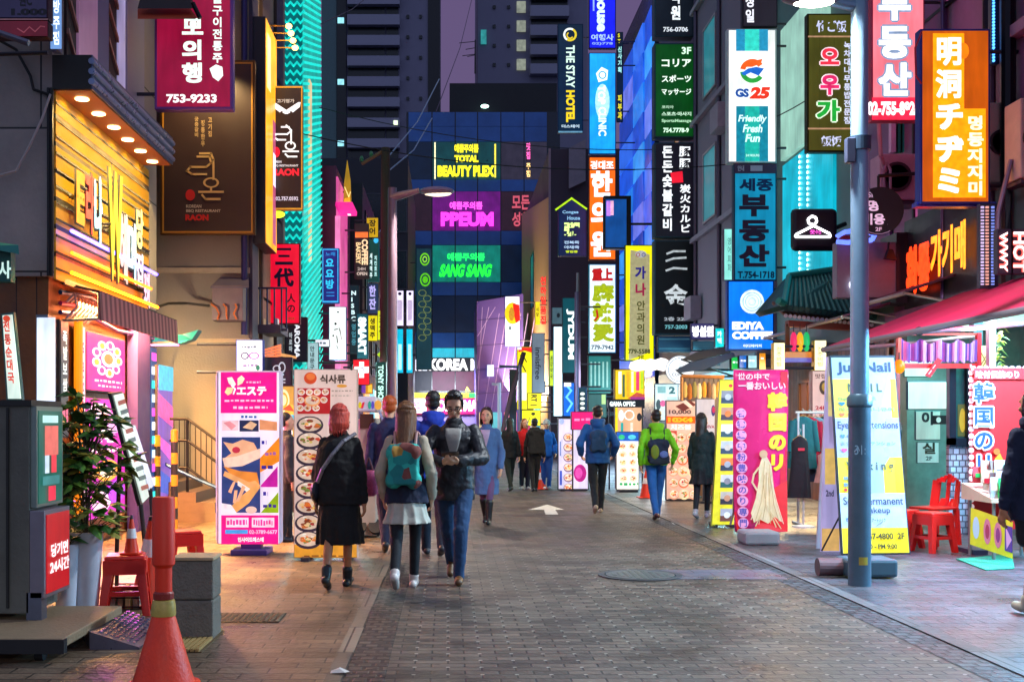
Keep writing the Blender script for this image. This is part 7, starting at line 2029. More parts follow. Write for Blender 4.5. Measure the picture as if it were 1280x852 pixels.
it += [Bx(1216, 460, 1282, 474, '#d8101c'), T('味付伝統のり', 1218, 463, 1272, 473, '#ffe8e8', b=.05), T('韓国のリ', 1214, 477, 1242, 594, '#f4f8ff', v=1, b=.11), T('韓国のリ', 1214, 477, 1242, 594, '#1858b8', v=1, b=.03),
       ('p', [(1236, 590), (1242, 572), (1248, 566), (1252, 574), (1248, 584), (1240, 600)], '#f0b028'), El(1240, 560, 1248, 568, '#d8802c')]
MB().art(front(12.7), it, .45).build('print', rf)
MB().cyl((P(1213, 0, 12.72).x, 12.73, .008), P(1213, 455, 12.73), .014, .014, metal('#bbbbbb')).build('pole', rf)
MB().box((P(1208, 0, 12.72).x, 12.55, .008), (P(1226, 0, 12.72).x, 12.95, .06), mat('#2a2a48', .5)).build('foot', rf)
g0, g1, g2, g3 = gp(1195, 700), gp(1265, 694), gp(1268, 712), gp(1232, 714)
q = MB().slab([v + V((0, 0, .012)) for v in (g3, g2, g1, g0)], (0, 0, .008), mat('#1a9a78', .7, bump=.5, bs=90))
q.build('floor_mat', label='green artificial mat lying before the snack table', cat='mat')
q = thing('plastic_bag', 'lime green plastic bag slumped behind the red stools', 'bag', P(1140, 680, 13.9))
MB().lathe([(.1, 0), (.14, .08), (.12, .2), (.05, .26), (.06, .3)], P(1140, 688, 13.9) * V((1, 1, 0)) + V((0, 0, .01)), mat('#28c83a', .4, bump=.6, bs=20), 14).build('body', q, smooth=True)
ft = thing('plastic_sheet', 'dark translucent sheet draped over goods right of the nail board', 'sheet', (5.9, 15.2, .008))
q = MB()
vs, fs = [], []
for j in range(9):
    for i in range(11):
        vs.append((5.42 + .055 * i, 15 + .05 * math.sin(i * 1.7 + j * .6) + .04 * j * .2, 1.45 - .17 * j + .04 * math.sin(i * .9)))
for j in range(8):
    for i in range(10):
        fs.append((j * 11 + i, (j + 1) * 11 + i, (j + 1) * 11 + i + 1, j * 11 + i + 1))
q.add(vs, fs, mat('#2c4844', .25, n=.35, sc=14, bump=.5))
o = q.build('drape', ft, smooth=True)
so = o.modifiers.new('s', 'SOLIDIFY'); so.thickness = .01
MB().box((5.46, 15.08, .01), (5.9, 15.5, 1.4), mat('#233a3c', .6)).build('stack', ft)

# ================================================================ middle distance, right of the road
def standee(label, rect, Y, face, items, E=.9, fr='#5a5a60', foot=True, name='standing_sign', le=None, group=None):
    ro = sign(label, rect, Y, face, items, t=.08, E=E, fr=fr, name=name, le=le, letters='print', group=group)
    if foot:
        a, b = P(rect[0], rect[3], Y), P(rect[2], rect[1], Y)
        q = MB()
        q.box((a.x + .05, Y - .15, .008), (b.x - .05, Y + .25, .05), metal('#3a3a44'))
        q.build('foot', ro)
        q = MB()
        q.box(((a.x + b.x) / 2 - .05, Y + .02, .05), ((a.x + b.x) / 2 + .05, Y + .06, a.z + .02), metal('#3a3a44'))
        q.build('stem', ro)
    return ro
it = [El(699, 523, 705, 530, '#a8b8e8'), El(717, 580, 733, 602, '#b0107a'), El(719, 584, 728, 598, '#d84aa8')] + sum([food(704, 541 + k * 12.5, 716, 552 + k * 12.5, 100 + k, '#8a6a80') for k in range(6)], []) + squiggle(699, 545, 702, 575, '#6a80c0', 1, 1) + squiggle(699, 582, 702, 606, '#3a50b8', 1, 2)
standee('pale lilac standee with a column of round dishes left of the blue jacket', (697, 522, 736, 612), 24.8, '#dcd4f0', it, E=.9)
sign('magenta square board above the lilac standee', (714, 514, 742, 537), 24.5, '#e00a70', squiggle(718, 522, 738, 526, '#f880b8', 3, 2), E=.95, fr='#5a0a30', post=True)
standee('white menu standee with a blue header and yellow dishes', (770, 539, 799, 612), 24.3, '#fbf8ec', [Bx(771, 540, 798, 551, '#1858b8'), El(773, 543, 781, 549, '#30b878'), El(785, 543, 795, 549, '#50c0d0')] + sum([food(773 + (i % 2) * 12, 553 + (i // 2) * 10, 783 + (i % 2) * 12, 562 + (i // 2) * 10, 150 + i, '#f8e8c0') for i in range(10)], []) + squiggle(773, 602, 796, 606, '#28a060', 4, 3), E=1)
standee('optician poster of faces with white glasses frames', (768, 508, 803, 540), 25, '#e8b890', [El(773, 512, 780, 526, '#f4e8e8'), ('o', (780, 512, 793, 525), '#ffffff', .22), El(796, 516, 802, 526, '#1c2430'), Bx(776, 528, 779, 540, '#18a0a0'), Bx(788, 528, 791, 540, '#e8e0d0'), Bx(769, 509, 772, 540, '#f0e020')], E=.85, foot=False)
sign('dark optician fascia sign with bold white letters', (760, 499, 806, 510), 25.2, '#0e2434', [T('GAMA OPTIC', 762, 501.5, 794, 507.5, '#f0ffff', b=.06)], E=.4, fr='#0a1a24', post=True, le=1.2)
sign('yellow striped goods panel behind the white cloud sign', (768, 461, 806, 500), 25.6, '#f0c818', [Bx(773, 464, 777, 492, '#f4f0e0'), Bx(778, 468, 781, 496, '#3a5a40'), Bx(783, 464, 787, 496, '#f8a020'), Bx(789, 464, 792, 490, '#fff0c0'), Bx(795, 464, 799, 488, '#e03068'), Bx(801, 464, 804, 486, '#a0c020'), ('p', [(784, 498), (796, 490), (806, 493), (806, 499)], '#b04838'), Bx(788, 496, 806, 500, '#8a2878')], E=.95, fr='#7a6010', post=True)
cs_ = thing('cloud_sign', 'white glowing scalloped cloud shaped shop sign', 'sign', P(812, 463, 25.4))
pts = [(787, 459), (789, 452), (795, 450), (801, 448.5), (807, 450), (813, 448), (819, 449.5), (826, 447), (832, 448), (838, 452), (838, 461), (830, 463.5), (822, 461.5), (814, 464), (806, 462), (797, 464), (790, 462)]
MB().slab([P(x, y, 25.3) for x, y in reversed(pts)], (0, .12, 0), lit('#fff4ec', 1.3)).build('light_body', cs_)
MB().cyl(P(838, 455, 25.4), P(900, 455, 25.4), .03, .03, metal('#445566')).build('bracket', cs_)
rs = thing('round_sign', 'large round white sign with a thin ring and a small dark hat mark', 'sign', P(850, 480, 24.6))
MB().cyl(P(850, 462, 24.5), P(850, 462, 24.62), .31, .31, mat('#98a8b0', .4), 32).build('housing', rs)
MB().cyl(P(850, 462, 24.48), P(850, 462, 24.5), .295, .295, lit('#f0f6fa', 1), 32).build('face', rs)
MB().art(front(24.47), [('o', (835, 447, 865, 477), '#8098a8', .05), ('o', (838, 450, 862, 474), '#c0ccd4', .03), El(848, 458, 858, 463, '#186878'), T('COFFEE', 840, 466, 858, 470, '#8a9aa8')], .8).build('print', rs)
MB().cyl(P(865, 462, 24.56), P(920, 462, 24.56), .03, .03, metal('#445566')).build('bracket', rs)
standee('white poster frame with a grey numeral and pink print', (818, 479, 848, 526), 25.8, '#d4ecf0', [T('2', 836, 483, 844, 492, '#28707c', b=.05), Bx(822, 483, 832, 491, '#88c0c8'), El(820, 499, 826, 512, '#3a5a68'), El(825, 500, 832, 508, '#e868a8'), Bx(834, 496, 846, 512, '#c0e0e4')], E=.8, fr='#123a58', foot=False, le=.6)
standee('tall price standee covered in pizza and noodle pictures with an orange price band', (832, 500, 870, 625), 21.5, '#e0b8a8', [Bx(833, 520, 870, 529, '#f05a10'), T('10X4', 835, 521.5, 866, 527.5, '#f8b020', b=.06), T('10,000', 836, 512, 864, 518, '#5a4040', b=.04), T('치즈볼', 838, 530, 864, 537, '#fff0e8', b=.04), Bx(833, 538, 846, 556, '#c04030')] + sum([food(833 + (k % 3) * 12, 540 + (k // 3) * 14, 846 + (k % 3) * 12, 553 + (k // 3) * 14, 200 + k, random.choice(['#e0a080', '#d86a40', '#f0d0a0'])) for k in range(18)], []) + [('p', [(840, 508), (858, 500), (866, 506), (850, 514)], '#6a2c28'), ('p', [(848, 502), (853, 500), (862, 508), (858, 510)], '#f0d0c0')], E=.75)
standee('pale round cornered board with a purple dot and tiny red writing', (870, 498, 894, 545), 20.8, '#d0ccd8', [El(889, 506, 894, 520, '#3a2a80'), El(890, 508, 894, 516, '#c02860'), T('VIVA', 882, 531, 893, 535, '#a03040')], E=.6, foot=True, le=.6)
# wooden goods stall
ws = thing('goods_stall', 'wooden framed stall with hanging bags beside the price standee', 'stall', P(878, 640, 22))
q = MB()
wd = mat('#b07a48', .6)
q.tube([P(852, 470, 22), P(905, 471, 22)], .035, wd)
for x in (852, 903):
    q.tube([P(x, 470, 22), (P(x, 0, 22).x, 22, .01)], .03, wd)
q.build('frame', ws)
MB().box(P(852, 620, 22.2), P(903, 560, 22.8), mat('#5a4030', .6)).build('counter', ws)
MB().box(P(853, 560, 22.9), P(903, 472, 23), lit('#6a5a58', .4)).build('back_panel', ws)
rng = random.Random(8)
for k, (x, c, wd_) in enumerate(((856, '#c8b070', 'khaki'), (862, '#a86a30', 'rust'), (868, '#8a8a5a', 'olive'), (874, '#e8d8c0', 'cream'), (880, '#c89838', 'mustard'), (886, '#6a4a38', 'brown'), (892, '#b8a890', 'beige'), (898, '#d8b048', 'gold'))):
    g_ = thing('hanging_bag', wd_ + ' cloth bag hanging in the wooden goods stall', 'bag', P(x, 494, 22), group='bags in the wooden stall')
    y0 = 478 + rng.uniform(0, 3)
    MB().lathe([(.02, .3), (.05, .22), (.055, .06), (.03, 0)], P(x, y0 + 18, 22.0), cloth(c), 10, 1, .6).build('body', g_, smooth=True)
    MB().tube([P(x - 1, y0, 22), P(x, 471, 22), P(x + 1, y0, 22)], .006, mat('#333333'), 5).build('strap', g_)
# mid awnings
for pts, c, l_ in (([(845, 462), (862, 453), (915, 440), (918, 446), (880, 462), (848, 466)], '#0c3a68', 'navy blue awning pointing left under the coffee sign'), ([(852, 449), (870, 440), (910, 432), (912, 440), (866, 451)], '#1c2c40', 'upper dark awning above the navy one')):
    a_ = thing('awning', l_, 'awning', P(880, 465, 23.4))
    MB().slab([P(x, y, 23.2) for x, y in reversed(pts)], (.25, .9, .05), mat(c, .6)).build('cover', a_)
    MB().tube([P(pts[0][0], pts[0][1], 23.2), P(pts[-1][0] + 10, pts[-1][1] + 6, 23.6), P(918, 470, 24)], .02, metal('#5a6a78')).build('arm', a_)
for rect, Y, c, l_ in (((822, 420, 864, 440), 28, '#1c3a58', 'blue grey ribbed shutter box under the black signs'), ((866, 426, 893, 437), 27, '#3c6a80', 'slate shop board under the white letters')):
    sign(l_, rect, Y, c, [Bx(rect[0] + 2, rect[1] + 3, rect[2] - 2, rect[1] + 4.5, '#4a7a90'), Bx(rect[0] + 2, rect[3] - 5, rect[2] - 2, rect[3] - 4, '#4a7a90')], E=.35, fr='#1a2430', wall=6.75, le=.3)
for r_, c, Y, l_ in (((914, 446, 928, 462), '#20c850', 23.5, 'small lime sign below the coffee sign'), ((924, 444, 935, 460), '#1868c0', 23.2, 'small blue sign next to the lime one'), ((935, 444, 946, 460), '#a8e0e8', 23, 'small pale cyan sign beside the blue one'), ((949, 441, 957, 462), '#e89018', 22.6, 'small amber sign near the lantern')):
    sign(l_, r_, Y, c, squiggle(r_[0] + 2, r_[1] + 5, r_[2] - 2, r_[1] + 8, '#f8f8f8', 2, 3), E=.9, fr='#303038', wall=6.6)
# lit shop depth behind the far crowd
sign('teal glass shop board with pale stripes behind the far walkers', (735, 444, 764, 492), 36, '#1a7a78', [Bx(738 + k * 5, 452, 740 + k * 5, 484, '#90c8c0') for k in range(5)], E=.5, fr='#204040', wall=6.7)
sign('blue wavy poster right of the white column', (704, 478, 718, 520), 34, '#1468d8', [('l', [(707, 480), (714, 488), (708, 496), (715, 504), (709, 514)], '#70c8ff', 2.5), Bx(705, 478, 714, 483, '#f0e8e8')], E=.85, fr='#102a50', wall=6.7)
sign('dark blue strip sign with white and black spots', (723, 484, 733, 520), 33, '#0e2c40', [El(725, 490 + 6 * k, 731, 494 + 6 * k, '#e8e0d8') for k in range(5)], E=.5, fr='#1858a0', wall=6.7, le=.9)
sign('grey green framed notice behind the blue jacketed walker', (735, 492, 758, 522), 30, '#4c6a68', [Bx(752, 493, 757, 505, '#e0e890')], E=.4, fr='#30403c', wall=6.7)
cone('small red and white cone far behind beside the blue clothed walker', P(678, 0, 25).x, 25.3, .008, .12, .62, (.35, .6))
cone('orange cone showing between the legs of the green jacket', P(808, 0, 22.4).x, 22.4, .008, .13, .55, (.5, .7))
# thin far lamp post and dark pole
for x, y0, Y, l_, hd in ((624, 478, 40, 'thin pale lamp pole in front of the violet building', -9), (650, 456, 38, 'dark lamp pole with a short arm beside the yellow sign', -26)):
    t_ = thing('street_lamp', l_, 'street lamp', (P(x, 0, Y).x, Y, 0))
    m = mat('#9ab0b8' if x == 624 else '#203a48', .4)
    MB().cyl((P(x, 0, Y).x, Y, 0), P(x, y0, Y), .07, .06, m, 10).build('pole', t_)
    MB().slab([P(x, y0 + 4, Y), P(x + hd, y0 + 3, Y), P(x + hd, y0, Y), P(x, y0 + 1, Y)], (0, .15, 0), m).build('arm', t_)
MB().tube([P(655, 440, 44), P(640, 490, 44), P(628, 540, 44)], .09, mat('#4a2c30', .6), 8).build('slanted_pipe', label='slanted brown pipe crossing the violet building corner', cat='pipe')
dk_ = thing('dark_column', 'dark blue slim column left of the yellow curved sign', 'column', P(640, 540, 47))
MB().box(P(637, 560, 47), P(645, 462, 47.3), mat('#183048', .5)).build('post', dk_)
# ================================================================ people
FOLD = bpy.data.textures.new('folds', 'CLOUDS')
FOLD.noise_scale = .1
FOLD.noise_depth = 3
SKIN = {'light': '#dca684', 'tan': '#b87a54'}
def skinmat(k):
    return mat(SKIN[k], .5, n=.06, sc=12)
def cap(q, a, b, r0, r1, m):
    q.cyl(a, b, r0, r1, m, 12)
    q.ell(a, (r0, r0, r0), m, 12, 8)
    q.ell(b, (r1, r1, r1), m, 12, 8)
def soft(q, name, parent, vox, fold=0., it=2, label=None):
    o = q.build(name, parent, local=True, smooth=True, auto=180, label=label)
    r = o.modifiers.new('r', 'REMESH')
    r.mode = 'VOXEL'
    r.voxel_size = vox
    r.use_smooth_shade = True
    s = o.modifiers.new('s', 'SMOOTH')
    s.factor = .5
    s.iterations = it
    if fold:
        d = o.modifiers.new('d', 'DISPLACE')
        d.texture = FOLD
        d.strength = fold
        d.mid_level = .5
        d.texture_coords = 'LOCAL'
    return o
def ik(S_, T_, la, lb, hint):
    d = T_ - S_
    L = min(d.length, (la + lb) * .995)
    u = d.normalized()
    x = (la * la - lb * lb + L * L) / (2 * L)
    h = math.sqrt(max(0, la * la - x * x))
    p = hint - u * hint.dot(u)
    p = p.normalized()
    E_ = S_ + u * x + p * h
    return E_, S_ + u * L
def hand(q, wrist, d, pal, s, k, m, curl=.5, thumb_up=None):
    """palm, four unequal fingers with two bends and a thumb leaving the palm's side; d along the hand, pal the palm's facing"""
    d = d.normalized()
    pal = (pal - d * pal.dot(d)).normalized()
    side = d.cross(pal)
    c = wrist + d * .05 * k
    cap(q, wrist, wrist + d * .02 * k, .024 * k, .028 * k, m)
    for t in (-1, 0, 1):
        cap(q, wrist + d * .02 * k + side * .012 * t * k, wrist + d * .085 * k + side * .026 * t * k, .015 * k, .013 * k, m)
    for i, L in enumerate((.068, .078, .072, .055)):
        b = wrist + d * .088 * k + side * (.03 - .02 * i) * s * k
        a1 = curl * 1.0
        d1 = d * math.cos(a1) + pal * math.sin(a1)
        a2 = curl * 2.1
        d2 = d * math.cos(a2) + pal * math.sin(a2)
        mid = b + d1 * L * .5 * k
        cap(q, b, mid, .0095 * k, .0088 * k, m)
        cap(q, mid, mid + d2 * L * .5 * k, .0088 * k, .0075 * k, m)
    tb = wrist + d * .03 * k + side * .028 * s * k
    td = (d * .75 + side * s * .7 + pal * .35).normalized()
    mid = tb + td * .042 * k
    cap(q, tb, mid, .0125 * k, .0105 * k, m)
    cap(q, mid, mid + (td * .6 + d * .5 + pal * .3).normalized() * .03 * k, .0105 * k, .008 * k, m)

def person(label, x, y, rz, H, legs, arms, top, bottom, hair, shoe='#22222a', skin='light', vox=.012, lean=0., head=(0., 0.), female=True, face=False, group='people walking in the street', curl=.45, pal=None):
    """one walking figure: a continuous body whose hair, garments and shoes are its parts"""
    ro = thing('person', label, 'person', (x, y, .006), rz, group)
    k = H / 1.72
    sm = skinmat(skin)
    sw = (.092 if female else .107) * H
    hw = .052 * H
    body = MB()
    hipz = .525 * H
    th, shn = .245 * H, .24 * H
    J = []
    for s, (p, kn) in zip((-1, 1), legs):
        p, kn = R(p), R(kn)
        hip = V((s * hw, 0, hipz))
        knee = hip + V((-s * .05, math.sin(p), -math.cos(p))) * th
        ank = knee + V((-s * .045, math.sin(p - kn), -math.cos(p - kn))) * shn
        toe = V((s * .03, math.cos(p - kn) * .9 + .1, math.sin((p - kn)) * .9)).normalized()
        J.append((hip, knee, ank, toe))
    low = min(a.z - .045 * k - max(0, -t.z) * .14 * k for _, _, a, t in J)
    sh = V((0, 0, -low))
    J = [tuple(v + sh for v in j[:3]) + (j[3],) for j in J]
    pel = V((0, 0, hipz - low))
    dz = -low
    zc = lambda f: f * H + dz
    LR = Matrix.Rotation(-R(lean), 3, 'X')
    def lf(v):
        return pel + LR @ (V(v) - pel)
    for hip, knee, ank, toe in J:
        cov = bottom.get('kind', 'trousers') in ('trousers', 'leggings')
        fk_ = .72 if cov else 1.
        cap(body, hip, knee, .072 * k * fk_, .048 * k * fk_, sm)
        cap(body, knee, ank, .046 * k * fk_, .032 * k * fk_, sm)
        cap(body, knee.lerp(ank, .2) + V((0, -.01 * k, 0)), knee.lerp(ank, .42) + V((0, -.01 * k, 0)), .044 * k * fk_, .042 * k * fk_, sm)
        cap(body, ank, ank + toe * .1 * k - V((0, 0, .02 * k)), .034 * k, .028 * k, sm)
    up = MB()
    up.lathe([(.001, zc(.5)), (.13 * k, zc(.52)), (.125 * k, zc(.57)), (.108 * k, zc(.63)), (.13 * k, zc(.72)), (.135 * k, zc(.77)), (.1 * k, zc(.815)), (.04 * k, zc(.835)), (.001, zc(.84))], (0, 0, 0), sm, 18, 1.08, .78)
    cap(up, (0, .0, zc(.82)), (0, .008, zc(.885)), .05 * k, .046 * k, sm)
    # head, built looking along +y
    hc = V((0, .012 * k, zc(.928)))
    HR = Matrix.Rotation(R(head[1]), 3, 'Z') @ Matrix.Rotation(R(head[0]), 3, 'X')
    hb = MB()
    hb.ell((0, -.008 * k, .022 * k), (.073 * k, .09 * k, .092 * k), sm, 18, 12)
    hb.ell((0, .02 * k, -.045 * k), (.057 * k, .066 * k, .07 * k), sm, 16, 10)
    hb.ell((0, .062 * k, -.088 * k), (.028 * k, .024 * k, .022 * k), sm)
    hb.ell((0, .088 * k, -.018 * k), (.013 * k, .022 * k, .024 * k), sm)
    hb.ell((0, .08 * k, .008 * k), (.009 * k, .014 * k, .03 * k), sm)
    hb.ell((0, .077 * k, -.058 * k), (.024 * k, .014 * k, .009 * k), sm)
    for s in (-1, 1):
        hb.ell((s * .074 * k, -.004 * k, -.012 * k), (.012 * k, .02 * k, .032 * k), sm)
        hb.ell((s * .035 * k, .066 * k, .03 * k), (.026 * k, .014 * k, .01 * k), sm)
        hb.ell((s * .04 * k, .062 * k, -.03 * k), (.022 * k, .018 * k, .02 * k), sm)
    hp = lambda v: lf(hc + HR @ V(v))
    hb.v = [hp(v) for v in hb.v]
    # arms
    AJ = []
    for s, tg in zip((-1, 1), arms):
        S0 = V((s * sw, -.005, zc(.797)))
        hint = V((s * .5, -1, -.3)) if len(tg) < 4 else V(tg[3])
        E0, W0 = ik(S0, V((tg[0] * H, tg[1] * H, zc(tg[2]))), .172 * H, .15 * H, hint)
        AJ.append((S0, E0, W0))
        cap(up, S0 - V((s * .012, 0, .012)), E0, .038 * k, .036 * k, sm)
        cap(up, E0, W0, .037 * k, .025 * k, sm)
        d = (W0 - E0)
        pl = V((-s, 0, 0)) if pal is None else V(pal[0 if s < 0 else 1])
        hand(up, W0, d, pl, 1 if pal is None else (s if True else 1), k, sm, curl)
    up.v = [lf(v) for v in up.v]
    for part in (up, hb):
        body.add(part.v, part.f, sm)
    soft(body, 'body', ro, vox, it=1)
    # face
    if face:
        for s in (-1, 1):
            q = MB()
            q.ell((s * .032 * k, .078 * k, .01 * k), (.014 * k, .008 * k, .007 * k), mat('#d8d0c8', .3), 10, 6)
            q.ell((s * .032 * k, .084 * k, .01 * k), (.006 * k, .004 * k, .006 * k), mat('#140c08', .2), 8, 6)
            q.v = [hp(v) for v in q.v]
            q.build('eye', ro, local=True, smooth=True)
            q = MB()
            q.ell((s * .034 * k, .081 * k, .031 * k), (.02 * k, .006 * k, .005 * k), mat('#1c120c', .7), 10, 6)
            q.v = [hp(v) for v in q.v]
            q.build('eyebrow', ro, local=True, smooth=True)
        q = MB()
        q.ell((0, .09 * k, -.058 * k), (.022 * k, .006 * k, .006 * k), mat('#9a4a40', .5), 12, 6)
        q.v = [hp(v) for v in q.v]
        q.build('lips', ro, local=True, smooth=True)
    # hair
    style, hcol = hair
    hm = hairmat(hcol) if style != 'cap' else cloth(hcol, 60, .6)
    q = MB()
    r_ = random.Random(len(label) * 7 + int(H * 100))
    if style == 'cap':
        q.ell((0, -.01 * k, .05 * k), (.09 * k, .105 * k, .085 * k), hm, 18, 12)
        q.ell((0, -.005 * k, .03 * k), (.094 * k, .108 * k, .03 * k), hm, 18, 8)
        q.ell((0, -.01 * k, .135 * k), (.028 * k, .028 * k, .025 * k), hm)
    else:
        q.ell((0, -.03 * k, .055 * k), (.08 * k, .086 * k, .078 * k), hm, 18, 12)
        q.ell((0, -.05 * k, .0), (.07 * k, .056 * k, .068 * k), hm, 16, 10)
        for j in range(16):         # tufts
            a = r_.uniform(2.9, 6.5)
            q.ell((.056 * k * math.cos(a), -.02 * k + .066 * k * math.sin(a) * (.9 if math.sin(a) < 0 else .75), (.062 + r_.uniform(-.03, .02)) * k), (.03 * k, .032 * k, .02 * k), hm, 8, 6)
        if style == 'quiff':
            for j in range(7):
                cap(q, ((-.045 + .015 * j) * k, .035 * k, .1 * k), ((-.05 + .017 * j) * k, (.052 + .008 * (j % 2)) * k, (.122 + .007 * (j % 3)) * k), .02 * k, .012 * k, hm)
            for s in (-1, 1):
                q.ell((s * .074 * k, -.0 * k, .03 * k), (.014 * k, .035 * k, .05 * k), hm)
        if style in ('long', 'bob'):
            L = .4 if style == 'long' else .15
            for j in range(23):
                back = abs(j - 11) / 11.
                L2 = L * (1 - .3 * back * back)
                a = math.pi * (1.0 + j / 22) + (0 if j % 2 else .05)
                cx, cy = .078 * k * math.cos(a), .085 * k * math.sin(a) - .015 * k
                e = L2 * k * r_.uniform(.78, 1.06)
                cap(q, (cx, cy, .05 * k), (cx * 1.06, cy * 1.08 - .01 * k, -.06 * k), .018 * k, .017 * k, hm)
                wv = r_.uniform(-.25, .2)
                if style == 'long':
                    m_ = (cx * (1.0 + wv * .5), cy * 1.0 - .03 * k, -.06 * k - (e - .06 * k) * .5)
                    cap(q, (cx * 1.06, cy * 1.08 - .01 * k, -.06 * k), m_, .017 * k, .016 * k, hm)
                    cap(q, m_, (cx * (.85 + wv), cy * .9 - .05 * k, -e), .016 * k, .005 * k, hm)
                else:
                    cap(q, (cx * 1.06, cy * 1.08 - .01 * k, -.06 * k), (cx * (.95 + wv * .6), cy * .9 - .012 * k, -e), .017 * k, .008 * k, hm)
        if style == 'bun':
            q.ell((0, -.04 * k, .14 * k), (.045 * k, .045 * k, .042 * k), hm)
    if style in ('long', 'bob') and vox < .0125:
        st_ = MB()
        L = .42 if style == 'long' else .17
        for j in range(110):
            a = math.pi * r_.uniform(.93, 2.07)
            ca, sa_ = math.cos(a), math.sin(a)
            back = abs(a - 1.5 * math.pi) / (math.pi / 2)
            e = L * (1 - .3 * back * back) * r_.uniform(.7, 1.08)
            wv = r_.uniform(-.3, .25)
            o1 = r_.uniform(.98, 1.06)
            pts_ = [(.02 * ca, -.03 + .02 * sa_, .137), (.056 * ca * o1, -.03 + .062 * sa_ * o1, .112), (.083 * ca * o1, -.03 + .088 * sa_ * o1, .055), (.087 * ca * o1, -.022 + .09 * sa_ * o1, -.02)]
            if style == 'long':
                pts_ += [(.09 * ca * (1 + wv * .3), -.035 + .088 * sa_ * o1, -e * .5), (.078 * ca * (1 + wv), -.05 + .08 * sa_ * o1, -e)]
            else:
                pts_ += [(.092 * ca * (1 + wv * .2), -.02 + .086 * sa_ * o1, -e * .7), (.08 * ca * (1 + wv), -.018 + .08 * sa_, -e)]
            n_ = len(pts_) - 1
            for i_ in range(n_):
                r0, r1 = (.0075 * (1 - .75 * i_ / n_), .0075 * (1 - .75 * (i_ + 1) / n_))
                st_.cyl(V(pts_[i_]) * k, V(pts_[i_ + 1]) * k, r0, r1, hm, 5)
        st_.v = [hp(v) for v in st_.v]
        st_.build('hair_strands', ro, local=True, smooth=True, auto=180)
    q.v = [hp(v) for v in q.v]
    soft(q, 'knit_cap' if style == 'cap' else 'hair', ro, min(vox * .8, .011), .006 if style != 'cap' else 0, 1)
    # top garment
    t = dict(hem=.5, wide=1., col='#222222', sleeve=None, hood=False, open=False, flare=1.0)
    t.update(top)
    tm = cloth(t['col'], 10, .45) if not t.get('gloss') else mat(t['col'], .5, n=.3, sc=7, bump=.5, bs=14)
    w = t['wide']
    q = MB()
    hem = t['hem']
    prof = [(.001, zc(hem)), (.142 * k * w * t['flare'], zc(hem)), (.14 * k * w * (1 + (t['flare'] - 1) * .6), zc(hem + (.6 - hem) * .5)), (.132 * k * w, zc(.62)), (.142 * k * w, zc(.7)), (.146 * k * w, zc(.76)), (.126 * k * min(w, 1.12), zc(.8)), (.1 * k, zc(.822)), (.07 * k, zc(.842)), (.062 * k, zc(.85)), (.001, zc(.85))]
    if t.get('cape'):
        prof = [(.001, zc(hem))] + [(a * k, zc(f)) for a, f in ((.2, hem), (.215, .52), (.222, .6), (.215, .68), (.185, .76), (.15, .8), (.1, .83), (.065, .848))] + [(.001, zc(.85))]
    q.lathe(prof, (0, 0, 0), tm, 22, 1.16 if not female else 1.1, .84)
    qs = q if not t['sleeve'] else MB()
    smt = tm if not t['sleeve'] else cloth(t['sleeve'], 10, .45)
    for (S0, E0, W0), s in zip(AJ, (-1, 1)):
        thick = t.get('arm', 1.)
        cap(qs, S0 * 1. - V((s * .012, 0, .004)), E0, .058 * k * thick, .055 * k * thick, smt)
        cap(qs, E0, E0.lerp(W0, .93), .057 * k * thick, .044 * k * thick, smt)
        if thick < 1.2:
            for f in (.25, .5, .75):
                c = E0.lerp(W0, f)
                qs.ell(c, (.056 * k, .056 * k, .03 * k), smt, 10, 6)
    if t['hood']:
        q.lathe([(.1 * k, zc(.825)), (.125 * k, zc(.845)), (.115 * k, zc(.872)), (.08 * k, zc(.88))], (0, -.035 * k, 0), tm, 18, 1, .85)
        q.ell((0, -.1 * k, zc(.825)), (.1 * k, .05 * k, .07 * k), tm)
    else:
        q.lathe([(.068 * k, zc(.835)), (.07 * k, zc(.86)), (.06 * k, zc(.872)), (.055 * k, zc(.85))], (0, .0, 0), tm, 18)
    for g_ in {id(q): q, id(qs): qs}.values():
        g_.v = [lf(v) for v in g_.v]
    nm = t.get('name', 'jacket')
    soft(q, nm, ro, vox, .032, 2)
    if qs is not q:
        soft(qs, 'sleeves', ro, vox, .02, 2)
    if t['open']:         # shirt panel and dark sweater seen in the open front
        def panel(nm_, prof_, hw0, hw1, c):
            q = MB()
            vs, fs = [], []
            n = 9
            for i_, (rad, f) in enumerate(prof_):
                hwid = hw0 + (hw1 - hw0) * i_ / (len(prof_) - 1)
                for j_ in range(n):
                    a = math.pi / 2 + R(hwid) * (1 - 2 * j_ / (n - 1))
                    vs.append(lf((rad * k * w * 1.14 * math.cos(a), rad * k * w * .84 * math.sin(a), zc(f))))
            for i_ in range(len(prof_) - 1):
                for j_ in range(n - 1):
                    fs.append((i_ * n + j_, (i_ + 1) * n + j_, (i_ + 1) * n + j_ + 1, i_ * n + j_ + 1))
            q.add(vs, fs, cloth(c, 14, .5))
            o = q.build(nm_, ro, local=True, smooth=True, auto=180)
            so_ = o.modifiers.new('s', 'SOLIDIFY')
            so_.thickness = .012
            so_.offset = 0
        if t.get('sweater'):
            panel('sweater', [(.155, .46), (.155, .56), (.15, .64), (.156, .7)], 26, 24, '#121318')
        panel('shirt', [(.16, .66), (.161, .7), (.163, .74), (.158, .78), (.13, .815)], 4, 25, t['open'])
